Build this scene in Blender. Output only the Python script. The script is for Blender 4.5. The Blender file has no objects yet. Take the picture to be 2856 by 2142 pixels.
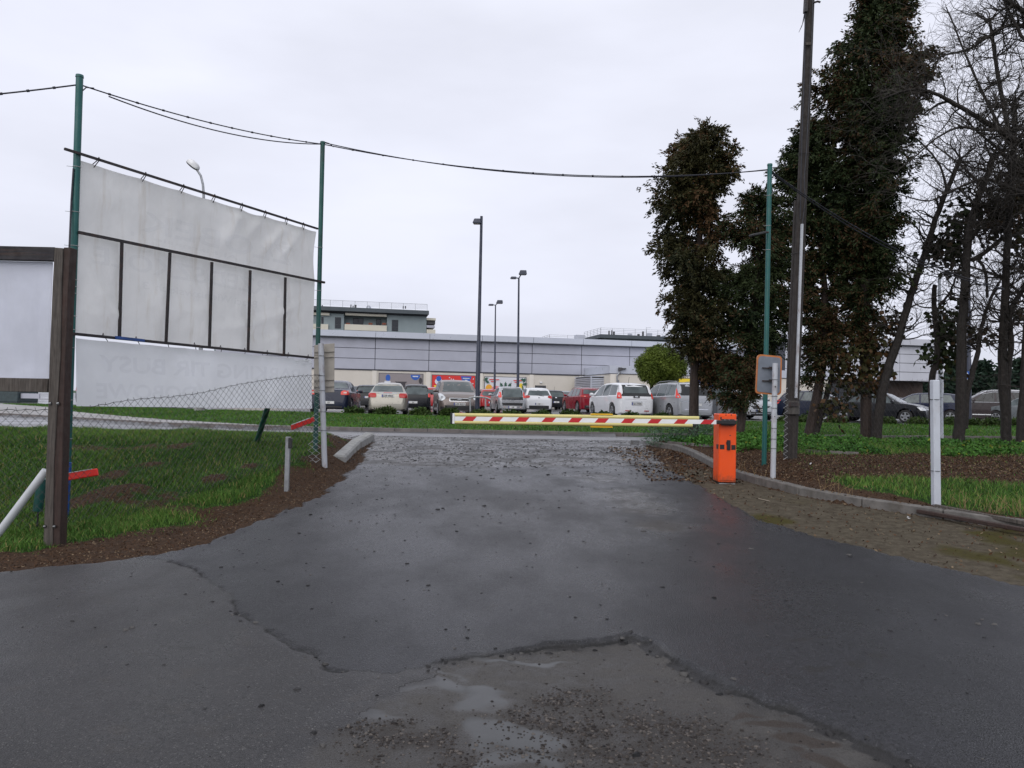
import bpy, bmesh, math, random
import numpy as np
from mathutils import Vector, Matrix
random.seed(7)
RN = np.random.RandomState(11)
SC = bpy.context.scene
COL = SC.collection
R = math.radians

# ---------------------------------------------------------------- camera
FPX, CX, CY = 2140.0, 1428.0, 1071.0
PITCH, ROLL = math.atan(41.0 / FPX), R(1.1)
EYE = Vector((0.0, 0.0, 1.55))
_F = Vector((0, math.cos(PITCH), math.sin(PITCH)))
_U0 = Vector((0, -math.sin(PITCH), math.cos(PITCH)))
_R = Vector((1, 0, 0)) * math.cos(ROLL) + _U0 * math.sin(ROLL)
_U = Vector((-1, 0, 0)) * math.sin(ROLL) + _U0 * math.cos(ROLL)
cam_d = bpy.data.cameras.new('camera')
cam_d.sensor_width = 36.0
cam_d.lens = 36.0 * FPX / 2856.0
cam_d.clip_start = 0.05
cam_d.clip_end = 6000
cam = bpy.data.objects.new('camera', cam_d)
COL.objects.link(cam)
M = Matrix.Identity(4)
for i in range(3):
    M[i][0] = _R[i]; M[i][1] = _U[i]; M[i][2] = -_F[i]; M[i][3] = EYE[i]
cam.matrix_world = M
SC.camera = cam

# ---------------------------------------------------------------- world, sun, exposure
SUN_EL, SUN_AZ = R(36), R(200)
w = bpy.data.worlds.new('World'); SC.world = w; w.use_nodes = True
nt = w.node_tree; nt.nodes.clear()
def wn(t, **k):
    n = nt.nodes.new(t)
    for a, b in k.items(): setattr(n, a, b)
    return n
wo = wn('ShaderNodeOutputWorld'); bg = wn('ShaderNodeBackground')
sky = wn('ShaderNodeTexSky'); sky.sky_type = 'NISHITA'; sky.sun_disc = False
sky.sun_elevation = SUN_EL; sky.sun_rotation = SUN_AZ; sky.dust_density = 4.0
tc = wn('ShaderNodeTexCoord')
sep = wn('ShaderNodeSeparateXYZ'); nt.links.new(tc.outputs['Generated'], sep.inputs[0])
ramp = wn('ShaderNodeValToRGB')
cr = ramp.color_ramp
cr.elements[0].position = 0.0; cr.elements[0].color = (0.700, 0.722, 0.825, 1)
cr.elements[1].position = 1.0; cr.elements[1].color = (0.93, 0.95, 1.0, 1)
e = cr.elements.new(0.08); e.color = (0.715, 0.735, 0.845, 1)
e = cr.elements.new(0.22); e.color = (0.765, 0.785, 0.895, 1)
e = cr.elements.new(0.42); e.color = (0.820, 0.840, 0.955, 1)
nt.links.new(sep.outputs['Z'], ramp.inputs['Fac'])
mp = wn('ShaderNodeMapping'); mp.inputs['Scale'].default_value = (1.0, 1.0, 3.2)
nt.links.new(tc.outputs['Generated'], mp.inputs['Vector'])
no = wn('ShaderNodeTexNoise'); no.inputs['Scale'].default_value = 1.7; no.inputs['Detail'].default_value = 5
no.inputs['Roughness'].default_value = 0.5
nt.links.new(mp.outputs[0], no.inputs['Vector'])
mr = wn('ShaderNodeMapRange'); mr.inputs['From Min'].default_value = 0.3; mr.inputs['From Max'].default_value = 0.7
mr.inputs['To Min'].default_value = 9.3; mr.inputs['To Max'].default_value = 12.0
nt.links.new(no.outputs['Fac'], mr.inputs['Value'])
sc_ = wn('ShaderNodeVectorMath', operation='SCALE')
nt.links.new(ramp.outputs['Color'], sc_.inputs[0]); nt.links.new(mr.outputs[0], sc_.inputs['Scale'])
mx = wn('ShaderNodeMix', data_type='RGBA'); mx.inputs['Factor'].default_value = 0.96
nt.links.new(sky.outputs[0], mx.inputs[6]); nt.links.new(sc_.outputs[0], mx.inputs[7])
nt.links.new(mx.outputs[2], bg.inputs['Color']); bg.inputs['Strength'].default_value = 0.1
nt.links.new(bg.outputs[0], wo.inputs['Surface'])
sl = bpy.data.lights.new('sun', 'SUN'); sl.energy = 1.45; sl.angle = R(70); sl.color = (1.0, 0.97, 0.93)
so = bpy.data.objects.new('sun', sl); COL.objects.link(so)
so.rotation_euler = (R(90) - SUN_EL, 0, R(180) - SUN_AZ)
so.location = (0, -20, 30)
SC.view_settings.view_transform = 'Standard'; SC.view_settings.look = 'None'
SC.view_settings.exposure = 0.0; SC.view_settings.gamma = 1.0
SC.view_settings.use_curve_mapping = False

# ---------------------------------------------------------------- pixel -> place
def ray(px, py):
    d = _R * ((px - CX) / FPX) - _U * ((py - CY) / FPX) + _F
    return d / d.y
def at(px, py, Y):
    return EYE + ray(px, py) * Y

# ---------------------------------------------------------------- terrain functions
I = np.interp
def sstep(a, b, x):
    t = np.clip((x - a) / (b - a), 0, 1)
    return t * t * (3 - 2 * t)
_lat = RN.rand(256, 256)
def vnoise(x, y, s=1.0, seed=0):
    x = np.asarray(x, float) * s + seed * 17.3; y = np.asarray(y, float) * s + seed * 31.7
    xi = np.floor(x).astype(int); yi = np.floor(y).astype(int)
    fx = x - xi; fy = y - yi
    fx = fx * fx * (3 - 2 * fx); fy = fy * fy * (3 - 2 * fy)
    a = _lat[xi % 256, yi % 256]; b = _lat[(xi + 1) % 256, yi % 256]
    c = _lat[xi % 256, (yi + 1) % 256]; d = _lat[(xi + 1) % 256, (yi + 1) % 256]
    return (a * (1 - fx) + b * fx) * (1 - fy) + (c * (1 - fx) + d * fx) * fy
def fbm(x, y, s, o=4, seed=0):
    r = 0; a = 0.5; t = 0
    for k in range(o):
        r = r + a * vnoise(x, y, s * 2 ** k, seed + k * 3); t += a; a *= 0.5
    return r / t
def drive_z(y): return I(y, [4, 7, 9, 12, 15, 19, 24, 60], [0, .05, .13, .28, .37, .45, .46, .46])
def xl(y): return I(y, [2, 4, 5, 6.3, 6.7, 7.0, 7.5, 10.2, 13.6, 18.4, 20, 22], [-14, -9, -6.3, -4.2, -3.55, -3.25, -2.95, -2.5, -2.65, -3.3, -5, -9])
def xr(y): return I(y, [2, 4, 5, 6.5, 7.3, 8.15, 9.1, 11, 13.8, 16, 19, 20.5], [11, 7.5, 5.9, 4.35, 3.9, 3.4, 3.0, 2.9, 2.79, 3.05, 3.3, 3.6])
def xk(y): return I(y, [3, 6, 8, 8.9, 10.5, 11.5, 12.8, 14.3, 17.0, 18.2, 19.0, 19.4], [12, 9, 6.9, 5.95, 4.45, 3.97, 3.7, 3.72, 3.88, 3.75, 3.4, 2.9])
def zL(y): return I(y, [6, 8.3, 9.3, 11, 12.2, 13.2, 14.5, 16, 18, 19], [0, .0, .04, .28, .52, .68, .74, .72, .5, .45])
def zR(y): return I(y, [3, 8, 9.5, 11, 12, 14, 16, 18, 19, 20], [.1, .15, .27, .38, .46, .55, .64, .68, .58, .45])
def Yk(x): return I(x, [-60, -20, -16, -11, -5.8, 1.2, 4.5, 12, 17, 40], [50, 30.5, 28, 24.4, 23.4, 23.4, 23.6, 25, 26.5, 31])
def Ys(x): return I(x, [-60, -22, -19.2, -12, -8, -5, 0], [66, 36.3, 33.0, 26.6, 24.2, 23.55, 23.4])
def Yp(x): return I(x, [-60, -30, -20, -14, -5, 0, 20, 40], [60, 43, 37.5, 35, 31.6, 31.1, 32.5, 37])
PARK_Z = 0.76
MOUNDS = []
def G(x, y, detail=True):
    x = np.asarray(x, float); y = np.asarray(y, float)
    dz = drive_z(y)
    wl = sstep(0.02, 0.85, xl(y) - x)
    z = dz * (1 - wl) + zL(y) * wl
    k = x - xk(y)
    near = y < 19.4
    z = np.where((k > .08) & near, dz + .11 + (zR(y) - dz - .11) * sstep(0.1, 1.3, k), z)
    yk = Yk(x)
    z = np.where(y > yk, 0.57 + (PARK_Z + .02 - .57) * sstep(0, 1, (y - yk) / (Yp(x) - yk)), z)
    z = np.where(y > Yp(x), PARK_Z, z)
    if detail:
        soft = np.maximum(sstep(0.1, .9, xl(y) - x), sstep(.1, .9, k)) * np.where((y < 19) & (y > 7), 1, 0)
        z = z + soft * (fbm(x, y, 1.3, 3, 2) - .5) * .13
        for (mx_, my_, r_, h_) in MOUNDS:
            z = z + h_ * np.exp(-((x - mx_) ** 2 + ((y - my_) * .8) ** 2) / r_ ** 2)
    return z
def hit(px, py, detail=False):
    d = ray(px, py)
    lo = 1.0; prev = lo
    Y = 1.0
    while Y < 200:
        p = EYE + d * Y
        if p.z <= float(G(p.x, p.y, detail)): break
        prev = Y; Y *= 1.02
    a, b = prev, Y
    for _ in range(25):
        m = (a + b) / 2; p = EYE + d * m
        if p.z <= float(G(p.x, p.y, detail)): b = m
        else: a = m
    return EYE + d * b
for (px, py, r_, h_) in [(597, 1349, .26, .09), (694, 1316, .2, .07), (417, 1303, .3, .06), (312, 1338, .3, .05),
                         (300, 1383, .3, .06), (368, 1378, .22, .08), (208, 1408, .3, .04), (500, 1250, .35, .05)]:
    p = hit(px, py); MOUNDS.append((p.x, p.y, r_, h_))

# ---------------------------------------------------------------- materials
MATS = {}
class NT:
    def __init__(s, name):
        s.m = bpy.data.materials.new(name); s.m.use_nodes = True
        s.t = s.m.node_tree; s.b = s.t.nodes['Principled BSDF']
        s.tc = None
    def n(s, typ, **k):
        n = s.t.nodes.new(typ)
        for a, b in k.items(): setattr(n, a, b)
        return n
    def coord(s):
        if not s.tc: s.tc = s.n('ShaderNodeTexCoord')
        return s.tc.outputs['Object']
    def l(s, a, b): s.t.links.new(a, b)
    def noise(s, scale, detail=4, rough=.55, vec=None, stretch=None):
        n = s.n('ShaderNodeTexNoise'); n.inputs['Scale'].default_value = scale
        n.inputs['Detail'].default_value = detail; n.inputs['Roughness'].default_value = rough
        v = vec or s.coord()
        if stretch:
            m = s.n('ShaderNodeMapping'); m.inputs['Scale'].default_value = stretch; s.l(v, m.inputs[0]); v = m.outputs[0]
        s.l(v, n.inputs['Vector']); return n.outputs['Fac']
    def voro(s, scale, feat='F1', out='Distance'):
        n = s.n('ShaderNodeTexVoronoi'); n.inputs['Scale'].default_value = scale; n.feature = feat
        s.l(s.coord(), n.inputs['Vector']); return n.outputs[out]
    def rng(s, v, a, b, c=0.0, d=1.0):
        n = s.n('ShaderNodeMapRange'); n.interpolation_type = 'SMOOTHSTEP'
        s.l(v, n.inputs['Value'])
        for k, q in (('From Min', a), ('From Max', b), ('To Min', c), ('To Max', d)): n.inputs[k].default_value = q
        return n.outputs[0]
    def math(s, op, a, b):
        n = s.n('ShaderNodeMath', operation=op)
        for i, q in enumerate((a, b)):
            if isinstance(q, (int, float)): n.inputs[i].default_value = q
            else: s.l(q, n.inputs[i])
        return n.outputs[0]
    def mix(s, f, a, b):
        n = s.n('ShaderNodeMix', data_type='RGBA')
        for i, q in ((0, f), (6, a), (7, b)):
            if isinstance(q, (int, float)): n.inputs[i].default_value = q
            elif isinstance(q, tuple): n.inputs[i].default_value = (q[0], q[1], q[2], 1)
            else: s.l(q, n.inputs[i])
        return n.outputs[2]
    def fmix(s, f, a, b):
        n = s.n('ShaderNodeMix', data_type='FLOAT')
        for i, q in ((0, f), (2, a), (3, b)):
            if isinstance(q, (int, float)): n.inputs[i].default_value = q
            else: s.l(q, n.inputs[i])
        return n.outputs[0]
    def attr(s, name):
        n = s.n('ShaderNodeAttribute'); n.attribute_name = name; return n.outputs['Fac']
    def bump(s, h, strength=.3, dist=.01):
        n = s.n('ShaderNodeBump'); n.inputs['Strength'].default_value = strength; n.inputs['Distance'].default_value = dist
        s.l(h, n.inputs['Height']); s.l(n.outputs[0], s.b.inputs['Normal']); return n
    def set(s, **k):
        for a, q in k.items():
            inp = s.b.inputs[{'col': 'Base Color', 'rough': 'Roughness', 'metal': 'Metallic', 'spec': 'Specular IOR Level',
                              'coat': 'Coat Weight', 'coatr': 'Coat Roughness', 'emis': 'Emission Color', 'es': 'Emission Strength'}[a]]
            if isinstance(q, (int, float)): inp.default_value = q
            elif isinstance(q, tuple): inp.default_value = (q[0], q[1], q[2], 1)
            else: s.l(q, inp)
def mat(name, col, rough=.6, metal=0, var=.25, scale=6, dirt=None, dirt_amt=.5, dscale=3, bump=0, bscale=60, coat=0, spec=.5, stretch=None, rvar=.1):
    if name in MATS: return MATS[name]
    t = NT(name)
    n = t.noise(scale, 5, .6, stretch=stretch)
    dk = tuple(c * (1 - var) for c in col); lt = tuple(min(c * (1 + var * .8), .95) for c in col)
    c = t.mix(t.rng(n, .3, .7), dk, lt)
    if dirt:
        d = t.noise(dscale, 6, .65, stretch=stretch)
        c = t.mix(t.rng(d, .5, .72, 0, dirt_amt), c, dirt)
    t.set(col=c, metal=metal, coat=coat, spec=spec)
    t.set(rough=t.rng(t.noise(scale * 2.3, 3), .3, .7, max(rough - rvar, .02), min(rough + rvar, 1)))
    if bump: t.bump(t.noise(bscale, 4, .6, stretch=stretch), bump, .01)
    MATS[name] = t.m; return t.m
def leafmat(name, c1, c2, c3=None, rough=.6, trans=.25):
    if name in MATS: return MATS[name]
    t = NT(name)
    a = t.attr('tint')
    c = t.mix(t.rng(a, .05, .6), c1, c2)
    if c3: c = t.mix(t.rng(a, .72, .86), c, c3)
    t.set(col=c, rough=rough, spec=.12)
    t.b.inputs['Transmission Weight'].default_value = 0
    MATS[name] = t.m; return t.m

# ---------------------------------------------------------------- object helpers
ORIG = {}
def tag(o, label=None, cat=None, group=None, kind=None):
    if label: o['label'] = label
    if cat: o['category'] = cat
    if group: o['group'] = group
    if kind: o['kind'] = kind
    return o
def thing(name, label, cat, loc=(0, 0, 0), group=None, rotz=0):
    o = bpy.data.objects.new(name, None); COL.objects.link(o)
    o.empty_display_size = .2
    o.location = loc; o.rotation_euler = (0, 0, rotz)
    ORIG[o.name] = Vector(loc) if rotz == 0 else None
    return tag(o, label, cat, group)
class MB:
    def __init__(s): s.v = []; s.f = []
    def add(s, vs, fs):
        o = len(s.v); s.v += [tuple(v) for v in vs]; s.f += [tuple(i + o for i in f) for f in fs]; return s
    def box(s, c, d, rz=0):
        x, y, z = d[0] / 2, d[1] / 2, d[2] / 2
        vs = [(a * x, b * y, e * z) for a in (-1, 1) for b in (-1, 1) for e in (-1, 1)]
        if rz:
            ca, sa = math.cos(rz), math.sin(rz); vs = [(a * ca - b * sa, a * sa + b * ca, e) for a, b, e in vs]
        vs = [(a + c[0], b + c[1], e + c[2]) for a, b, e in vs]
        return s.add(vs, [(0, 1, 3, 2), (4, 6, 7, 5), (0, 4, 5, 1), (2, 3, 7, 6), (0, 2, 6, 4), (1, 5, 7, 3)])
    def frame8(s, o, a, b, c):
        o = Vector(o); a = Vector(a); b = Vector(b); c = Vector(c)
        vs = [o + a * i + b * j + c * k for i in (0, 1) for j in (0, 1) for k in (0, 1)]
        return s.add(vs, [(0, 1, 3, 2), (4, 6, 7, 5), (0, 4, 5, 1), (2, 3, 7, 6), (0, 2, 6, 4), (1, 5, 7, 3)])
    def beam(s, p, q, w, h, up=(0, 0, 1)):
        p = Vector(p); q = Vector(q); d = (q - p).normalized(); up = Vector(up)
        sd = d.cross(up)
        if sd.length < 1e-4: sd = d.cross(Vector((0, 1, 0)))
        sd.normalize(); u = sd.cross(d).normalized()
        return s.frame8(p - sd * w / 2 - u * h / 2, q - p, sd * w, u * h)
    def tube(s, pts, r, n=8, cap=True):
        pts = [Vector(p) for p in pts]; m = len(pts)
        rs = [r] * m if isinstance(r, (int, float)) else list(r)
        base = len(s.v); prev = None
        for i, p in enumerate(pts):
            d = (pts[min(i + 1, m - 1)] - pts[max(i - 1, 0)])
            if d.length < 1e-9: d = Vector((0, 0, 1))
            d.normalize()
            if prev is None:
                a = d.cross(Vector((0, 0, 1)))
                if a.length < .05: a = d.cross(Vector((0, 1, 0)))
            else: a = prev - d * prev.dot(d)
            a.normalize(); prev = a; b = d.cross(a)
            for k in range(n):
                t = 2 * math.pi * k / n
                q = p + (a * math.cos(t) + b * math.sin(t)) * rs[i]; s.v.append((q.x, q.y, q.z))
        for i in range(m - 1):
            for k in range(n):
                k2 = (k + 1) % n; o = base + i * n
                s.f.append((o + k, o + k2, o + n + k2, o + n + k))
        if cap and n > 2:
            s.f.append(tuple(base + k for k in reversed(range(n)))); s.f.append(tuple(base + (m - 1) * n + k for k in range(n)))
        return s
    def grid(s, fn, nu, nv, close=False):
        b = len(s.v)
        for i in range(nu + 1):
            for j in range(nv + 1): s.v.append(tuple(fn(i / nu, j / nv)))
        for i in range(nu):
            for j in range(nv):
                o = b + i * (nv + 1) + j; s.f.append((o, o + nv + 1, o + nv + 2, o + 1))
        return s
    def shell(s, fn, nu, nv, off):
        """closed thin sheet: fn surface and the same surface moved by vector off"""
        off = Vector(off)
        b = len(s.v); n1 = (nu + 1) * (nv + 1)
        s.grid(fn, nu, nv)
        s.grid(lambda u, v: Vector(fn(u, v)) + off, nu, nv)
        w_ = nv + 1
        loop = [i * w_ for i in range(nu + 1)] + [nu * w_ + j for j in range(1, w_)] + [i * w_ + nv for i in range(nu - 1, -1, -1)] + [j for j in range(nv - 1, 0, -1)]
        for k in range(len(loop)):
            a, c = loop[k], loop[(k + 1) % len(loop)]
            s.f.append((b + a, b + a + n1, b + c + n1, b + c))
        return s
    def prism(s, poly, o, a, b, c):
        """polygon [(u,v)] in plane (a,b) at o, thickness vector c"""
        o = Vector(o); a = Vector(a); b = Vector(b); c = Vector(c); n = len(poly)
        vs = [o + a * u + b * v for u, v in poly] + [o + a * u + b * v + c for u, v in poly]
        return s.add(vs, [tuple(range(n)), tuple(reversed(range(n, 2 * n)))] + [(i, i + n, (i + 1) % n + n, (i + 1) % n) for i in range(n)])
    def disc(s, c, r, nrm, th, n=16, rx=1.0):
        nrm = Vector(nrm).normalized(); c = Vector(c)
        return s.tube([c, c + nrm * th], r, n)
    def build(s, name, m, parent=None, smooth=False, bevel=0, local=False):
        off = Vector((0, 0, 0))
        root = parent
        while root is not None and root.parent: root = root.parent
        if root is not None and not local and ORIG.get(root.name) is not None: off = ORIG[root.name]
        me = bpy.data.meshes.new(name)
        me.from_pydata([(v[0] - off.x, v[1] - off.y, v[2] - off.z) for v in s.v], [], s.f)
        bm = bmesh.new(); bm.from_mesh(me)
        bmesh.ops.recalc_face_normals(bm, faces=bm.faces)
        if bevel:
            es = [e for e in bm.edges if len(e.link_faces) == 2 and e.calc_face_angle(0) > .5]
            bmesh.ops.bevel(bm, geom=es, offset=bevel, segments=1, affect='EDGES', clamp_overlap=True)
        bm.to_mesh(me); bm.free()
        if smooth:
            for p in me.polygons: p.use_smooth = True
            try: me.set_sharp_from_angle(angle=R(38))
            except Exception: pass
        if m: me.materials.append(m)
        o = bpy.data.objects.new(name, me); COL.objects.link(o)
        if parent: o.parent = parent
        return o
def mesh_np(name, V, Fq, m, tint=None, parent=None, off=None, attrs=None, smooth=False):
    """fast mesh from numpy: V (n,3), Fq (m,k) all faces with k corners"""
    V = np.asarray(V, np.float32); Fq = np.asarray(Fq, np.int32)
    if off is not None: V = V - np.asarray(off, np.float32)
    me = bpy.data.meshes.new(name); k = Fq.shape[1]
    me.vertices.add(len(V)); me.vertices.foreach_set('co', V.ravel())
    me.loops.add(Fq.size); me.loops.foreach_set('vertex_index', Fq.ravel())
    me.polygons.add(len(Fq)); me.polygons.foreach_set('loop_start', np.arange(0, Fq.size, k, dtype=np.int32))
    me.polygons.foreach_set('loop_total', np.full(len(Fq), k, np.int32))
    if smooth: me.polygons.foreach_set('use_smooth', np.ones(len(Fq), bool))
    me.update(calc_edges=True)
    if tint is not None:
        a = me.attributes.new('tint', 'FLOAT', 'FACE'); a.data.foreach_set('value', np.asarray(tint, np.float32))
    for an, av in (attrs or {}).items():
        a = me.attributes.new(an, 'FLOAT', 'POINT'); a.data.foreach_set('value', np.asarray(av, np.float32))
    me.materials.append(m)
    o = bpy.data.objects.new(name, me); COL.objects.link(o)
    if parent: o.parent = parent
    return o
_tcache = {}
def text_geo(s, bold=0.0):
    """mesh of a text, height about 1, centred; returns verts, faces, width"""
    if (s, bold) in _tcache: return _tcache[(s, bold)]
    cu = bpy.data.curves.new('lettering', 'FONT'); cu.body = s; cu.size = 1.0; cu.offset = bold
    cu.resolution_u = 3
    o = bpy.data.objects.new('lettering', cu); COL.objects.link(o)
    dg = bpy.context.evaluated_depsgraph_get(); ev = o.evaluated_get(dg); me = ev.to_mesh()
    vs = [tuple(v.co) for v in me.vertices]; fs = [tuple(p.vertices) for p in me.polygons]
    ev.to_mesh_clear(); bpy.data.objects.remove(o); bpy.data.curves.remove(cu)
    if not vs: return [], [], 1
    x0 = min(v[0] for v in vs); x1 = max(v[0] for v in vs); y0 = min(v[1] for v in vs); y1 = max(v[1] for v in vs)
    vs = [((v[0] - (x0 + x1) / 2), (v[1] - (y0 + y1) / 2)) for v in vs]
    r = (vs, fs, x1 - x0, y1 - y0); _tcache[(s, bold)] = r; return r
def put_text(mb, s, o, a, b, width=None, height=None, bold=.01):
    """text with its centre at o, reading along unit a, up along unit b"""
    vs, fs, w_, h_ = text_geo(s, bold)
    sx = (width / w_) if width else height / h_; sy = (height / h_) if height else sx
    o = Vector(o); a = Vector(a); b = Vector(b)
    mb.add([o + a * (x * sx) + b * (y * sy) for x, y in vs], fs)

# ================================================================ GROUND
S = 1.29114
edge_px = [(300, 1208), (340, 1212), (380, 1222), (430, 1243), (455, 1265), (500, 1290), (515, 1322), (560, 1360), (620, 1405), (680, 1425),
           (720, 1452), (780, 1462), (850, 1467), (900, 1455), (960, 1430), (1010, 1425), (1060, 1418), (1120, 1412), (1180, 1398),
           (1240, 1390), (1300, 1388), (1360, 1378), (1400, 1392), (1450, 1420), (1500, 1450), (1560, 1487), (1620, 1508),
           (1680, 1530), (1760, 1558), (1850, 1600), (1950, 1640), (2050, 1690)]
E_ = [hit(a * S, b * S) for a, b in edge_px]
EX = np.array([p.x for p in E_]); EY = np.array([p.y for p in E_])
o_ = np.argsort(EX); EX = EX[o_]; EY = EY[o_]
EX = np.concatenate([[-9], EX, [EX[-1] + 2]]); EY = np.concatenate([[EY[0] + .4], EY, [EY[-1] - 1.2]])
ap_px = [(960, 1430), (880, 1480), (780, 1530), (700, 1590), (650, 1659)]
A_ = [hit(a * S, b * S) for a, b in ap_px]
AX = np.array([p.x for p in A_])[::-1]; AY = np.array([p.y for p in A_])[::-1]
def blob(x, y, lst):
    m = np.zeros_like(x)
    for (px, py, rx, ry) in lst:
        p = hit(px * S, py * S)
        m = np.maximum(m, np.exp(-(((x - p.x) / rx) ** 2 + ((y - p.y) / ry) ** 2)))
    return m

def axis(segs):
    out = []
    for a, b, s in segs:
        n = max(1, int(round((b - a) / s))); out += list(np.linspace(a, b, n, endpoint=False))
    out.append(segs[-1][1]); return np.array(out)
gx = axis([(-60, -26, 1.0), (-26, -12, .3), (-12, -5.2, .08), (-5.2, -3.4, .05), (-3.4, 3.6, .024), (3.6, 5.4, .045), (5.4, 13, .09), (13, 26, .3), (26, 50, 1.0)])
gy = [-12., -8., -5., -2., 0.]
y_ = 1.2
while y_ < 24: gy.append(y_); y_ += max(.02, .0052 * y_) if y_ < 8 else .0075 * y_
while y_ < 60: gy.append(y_); y_ += .22 if y_ < 36 else .6
gy = np.array(gy)
X, Y = np.meshgrid(gx, gy)
Z = G(X, Y)
nz = fbm(X, Y, 5, 3, 5) - .5
sdA = np.minimum(X - xl(Y), xr(Y) - X) + nz * .22 + (vnoise(X, Y, 16, 8) - .5) * .07
sdA = np.where(Y > 18.9, np.maximum(sdA, (Y - 18.9)), sdA)
wob = (fbm(X, Y, 3.1, 3, 21) - .5) * .16 + (vnoise(X, Y, 14, 9) - .5) * .05
_xe = np.linspace(-9, 6, 1200); _ye = np.interp(_xe, EX, EY); _se = np.convolve(np.gradient(_ye, _xe), np.ones(15) / 15, 'same')
sdN = (Y - np.interp(X, EX, EY) + wob) / np.sqrt(1 + np.interp(X, _xe, _se) ** 2)
apr = np.minimum(-sdN, X - np.interp(Y, AY, AX, left=AX[0], right=AX[-1]) + (fbm(X, Y, 2.5, 3, 31) - .5) * .5)
inside = sdA > 0
far_edge = 13.3 + (fbm(X, Y, .8, 2, 3) - .5) * 1.2
rav = sstep(0, .6, Y - far_edge) * sstep(22.0, 21.0, Y) * sstep(6.5, 4.0, np.abs(X))
rav = np.maximum(rav, blob(X, Y, [(1200, 1000, .8, 1.2), (1290, 1035, .5, .9), (1350, 1075, .55, .8), (1430, 1140, .45, .5), (1390, 1100, .5, .7)]) * .95)
WX = X + (fbm(X, Y, 3.5, 3, 101) - .5) * .55; WY = Y + (fbm(X, Y, 3.5, 3, 102) - .5) * .45
pud = blob(WX, WY, [(1060, 1520, .16, .16), (1040, 1500, .2, .09), (1110, 1590, .13, .2), (1100, 1650, .12, .1), (900, 1495, .28, .1), (960, 1465, .22, .07), (800, 1560, .2, .06), (1130, 1425, .22, .04)])
grv = blob(WX, WY, [(1400, 1570, .35, .3), (1480, 1600, .3, .3), (1300, 1640, .35, .2), (1250, 1500, .2, .14), (880, 1600, .28, .14), (1000, 1640, .3, .13), (1200, 1560, .2, .2), (1560, 1640, .25, .2)])
mud = blob(WX, WY, [(1700, 1570, .18, .06), (1780, 1610, .22, .09), (1840, 1650, .2, .08), (1640, 1545, .14, .04)])
# relief: broken edges, crevices, shallow dips
Z = Z + np.where(inside & (Y < 19), .026 * sstep(-.02, .03, sdA), 0)
Z = Z - (.018 + .022 * sstep(-.2, .6, X)) * sstep(.045, -.045, sdN) * (Y < 12) * inside * sstep(-.1, .15, apr + .1)
Z = Z - .014 * np.exp(-(sdN / .022) ** 2) * (Y < 9) * inside * (vnoise(X, Y, 3, 4) > .35)
Z = Z + inside * (fbm(X, Y, .7, 3, 12) - .5) * .03 * (Y < 19)
Z = Z + (apr > 0) * (Y < 8) * (fbm(X, Y, 9, 3, 41) - .5) * .014 * (1 - pud)
Z = Z + rav * (fbm(X, Y, 6, 3, 43) - .5) * .02
dirtz = ~inside & (Y < 19)
Z = Z + dirtz * (fbm(X, Y, 11, 3, 50) - .5) * np.where(X > 0, .010, .03)
k_ = X - xk(Y)
Z = np.where((k_ > .08) & (k_ < .2) & (Y < 19.3), Z - .06, Z)   # seat for the kerb stones
sand = np.where((X > 0), 1.0, 0) * (k_ < 0) * sstep(16, 12.5, Y)
moss = sand * sstep(.5, .65, fbm(X, Y, 1.2, 3, 61)) * sstep(11, 9.5, Y)
grassd = np.zeros_like(X)   # 0 bare brown, 1 grass
lb = xl(Y) - X
gl = sstep(.35, .95, lb + (fbm(X, Y, 1.7, 3, 70) - .5) * .9 - np.interp(Y, [6, 8, 9, 13], [.9, .75, .45, .1]))
gl = gl * (1 - .6 * sstep(.60, .70, fbm(X, Y * 1.4, .9, 4, 77)) * sstep(16, 13, Y))
gr = sstep(.2, .8, k_ + (fbm(X, Y, 1.3, 3, 80) - .5) * .8)
Yl = Y - (X - 4) * .05
litter = sstep(11.0, 11.7, Yl + (fbm(X, Y, .9, 3, 83) - .5) * 1.2) * sstep(15.4, 14.6, Yl + (fbm(X, Y, .9, 3, 84) - .5) * 1.0)
gr = gr * (1 - .94 * litter)
gr = gr * sstep(.1, .5, k_ - np.interp(Y, [9, 10, 11.5, 13], [.0, .1, .55, .9]))
grassd = np.where(X < 0, gl, gr) * (Y < 19)
for (mx_, my_, r_, h_) in MOUNDS:
    grassd = grassd * (1 - .97 * np.exp(-((X - mx_) ** 2 + ((Y - my_) * .8) ** 2) / (r_ * .8) ** 2))
lawn = (Y > Ys(X)) & (Y < Yp(X))
grassd = np.where(lawn, 1.0, grassd)
kg = (Y < 19.3) & (Y > 2) & ~inside
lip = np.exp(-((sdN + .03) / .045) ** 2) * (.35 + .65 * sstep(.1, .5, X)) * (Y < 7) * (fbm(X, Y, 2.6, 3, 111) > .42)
cls = np.zeros(X.shape, int)
cls[inside & (Y < 19.5)] = 1
cls[(Y >= 19.5) & (Y < Yk(X))] = 2
cls[(Y >= Yk(X)) & (Y < Ys(X))] = 3
cls[lawn] = 4
cls[(Y >= Yp(X))] = 5

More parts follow.
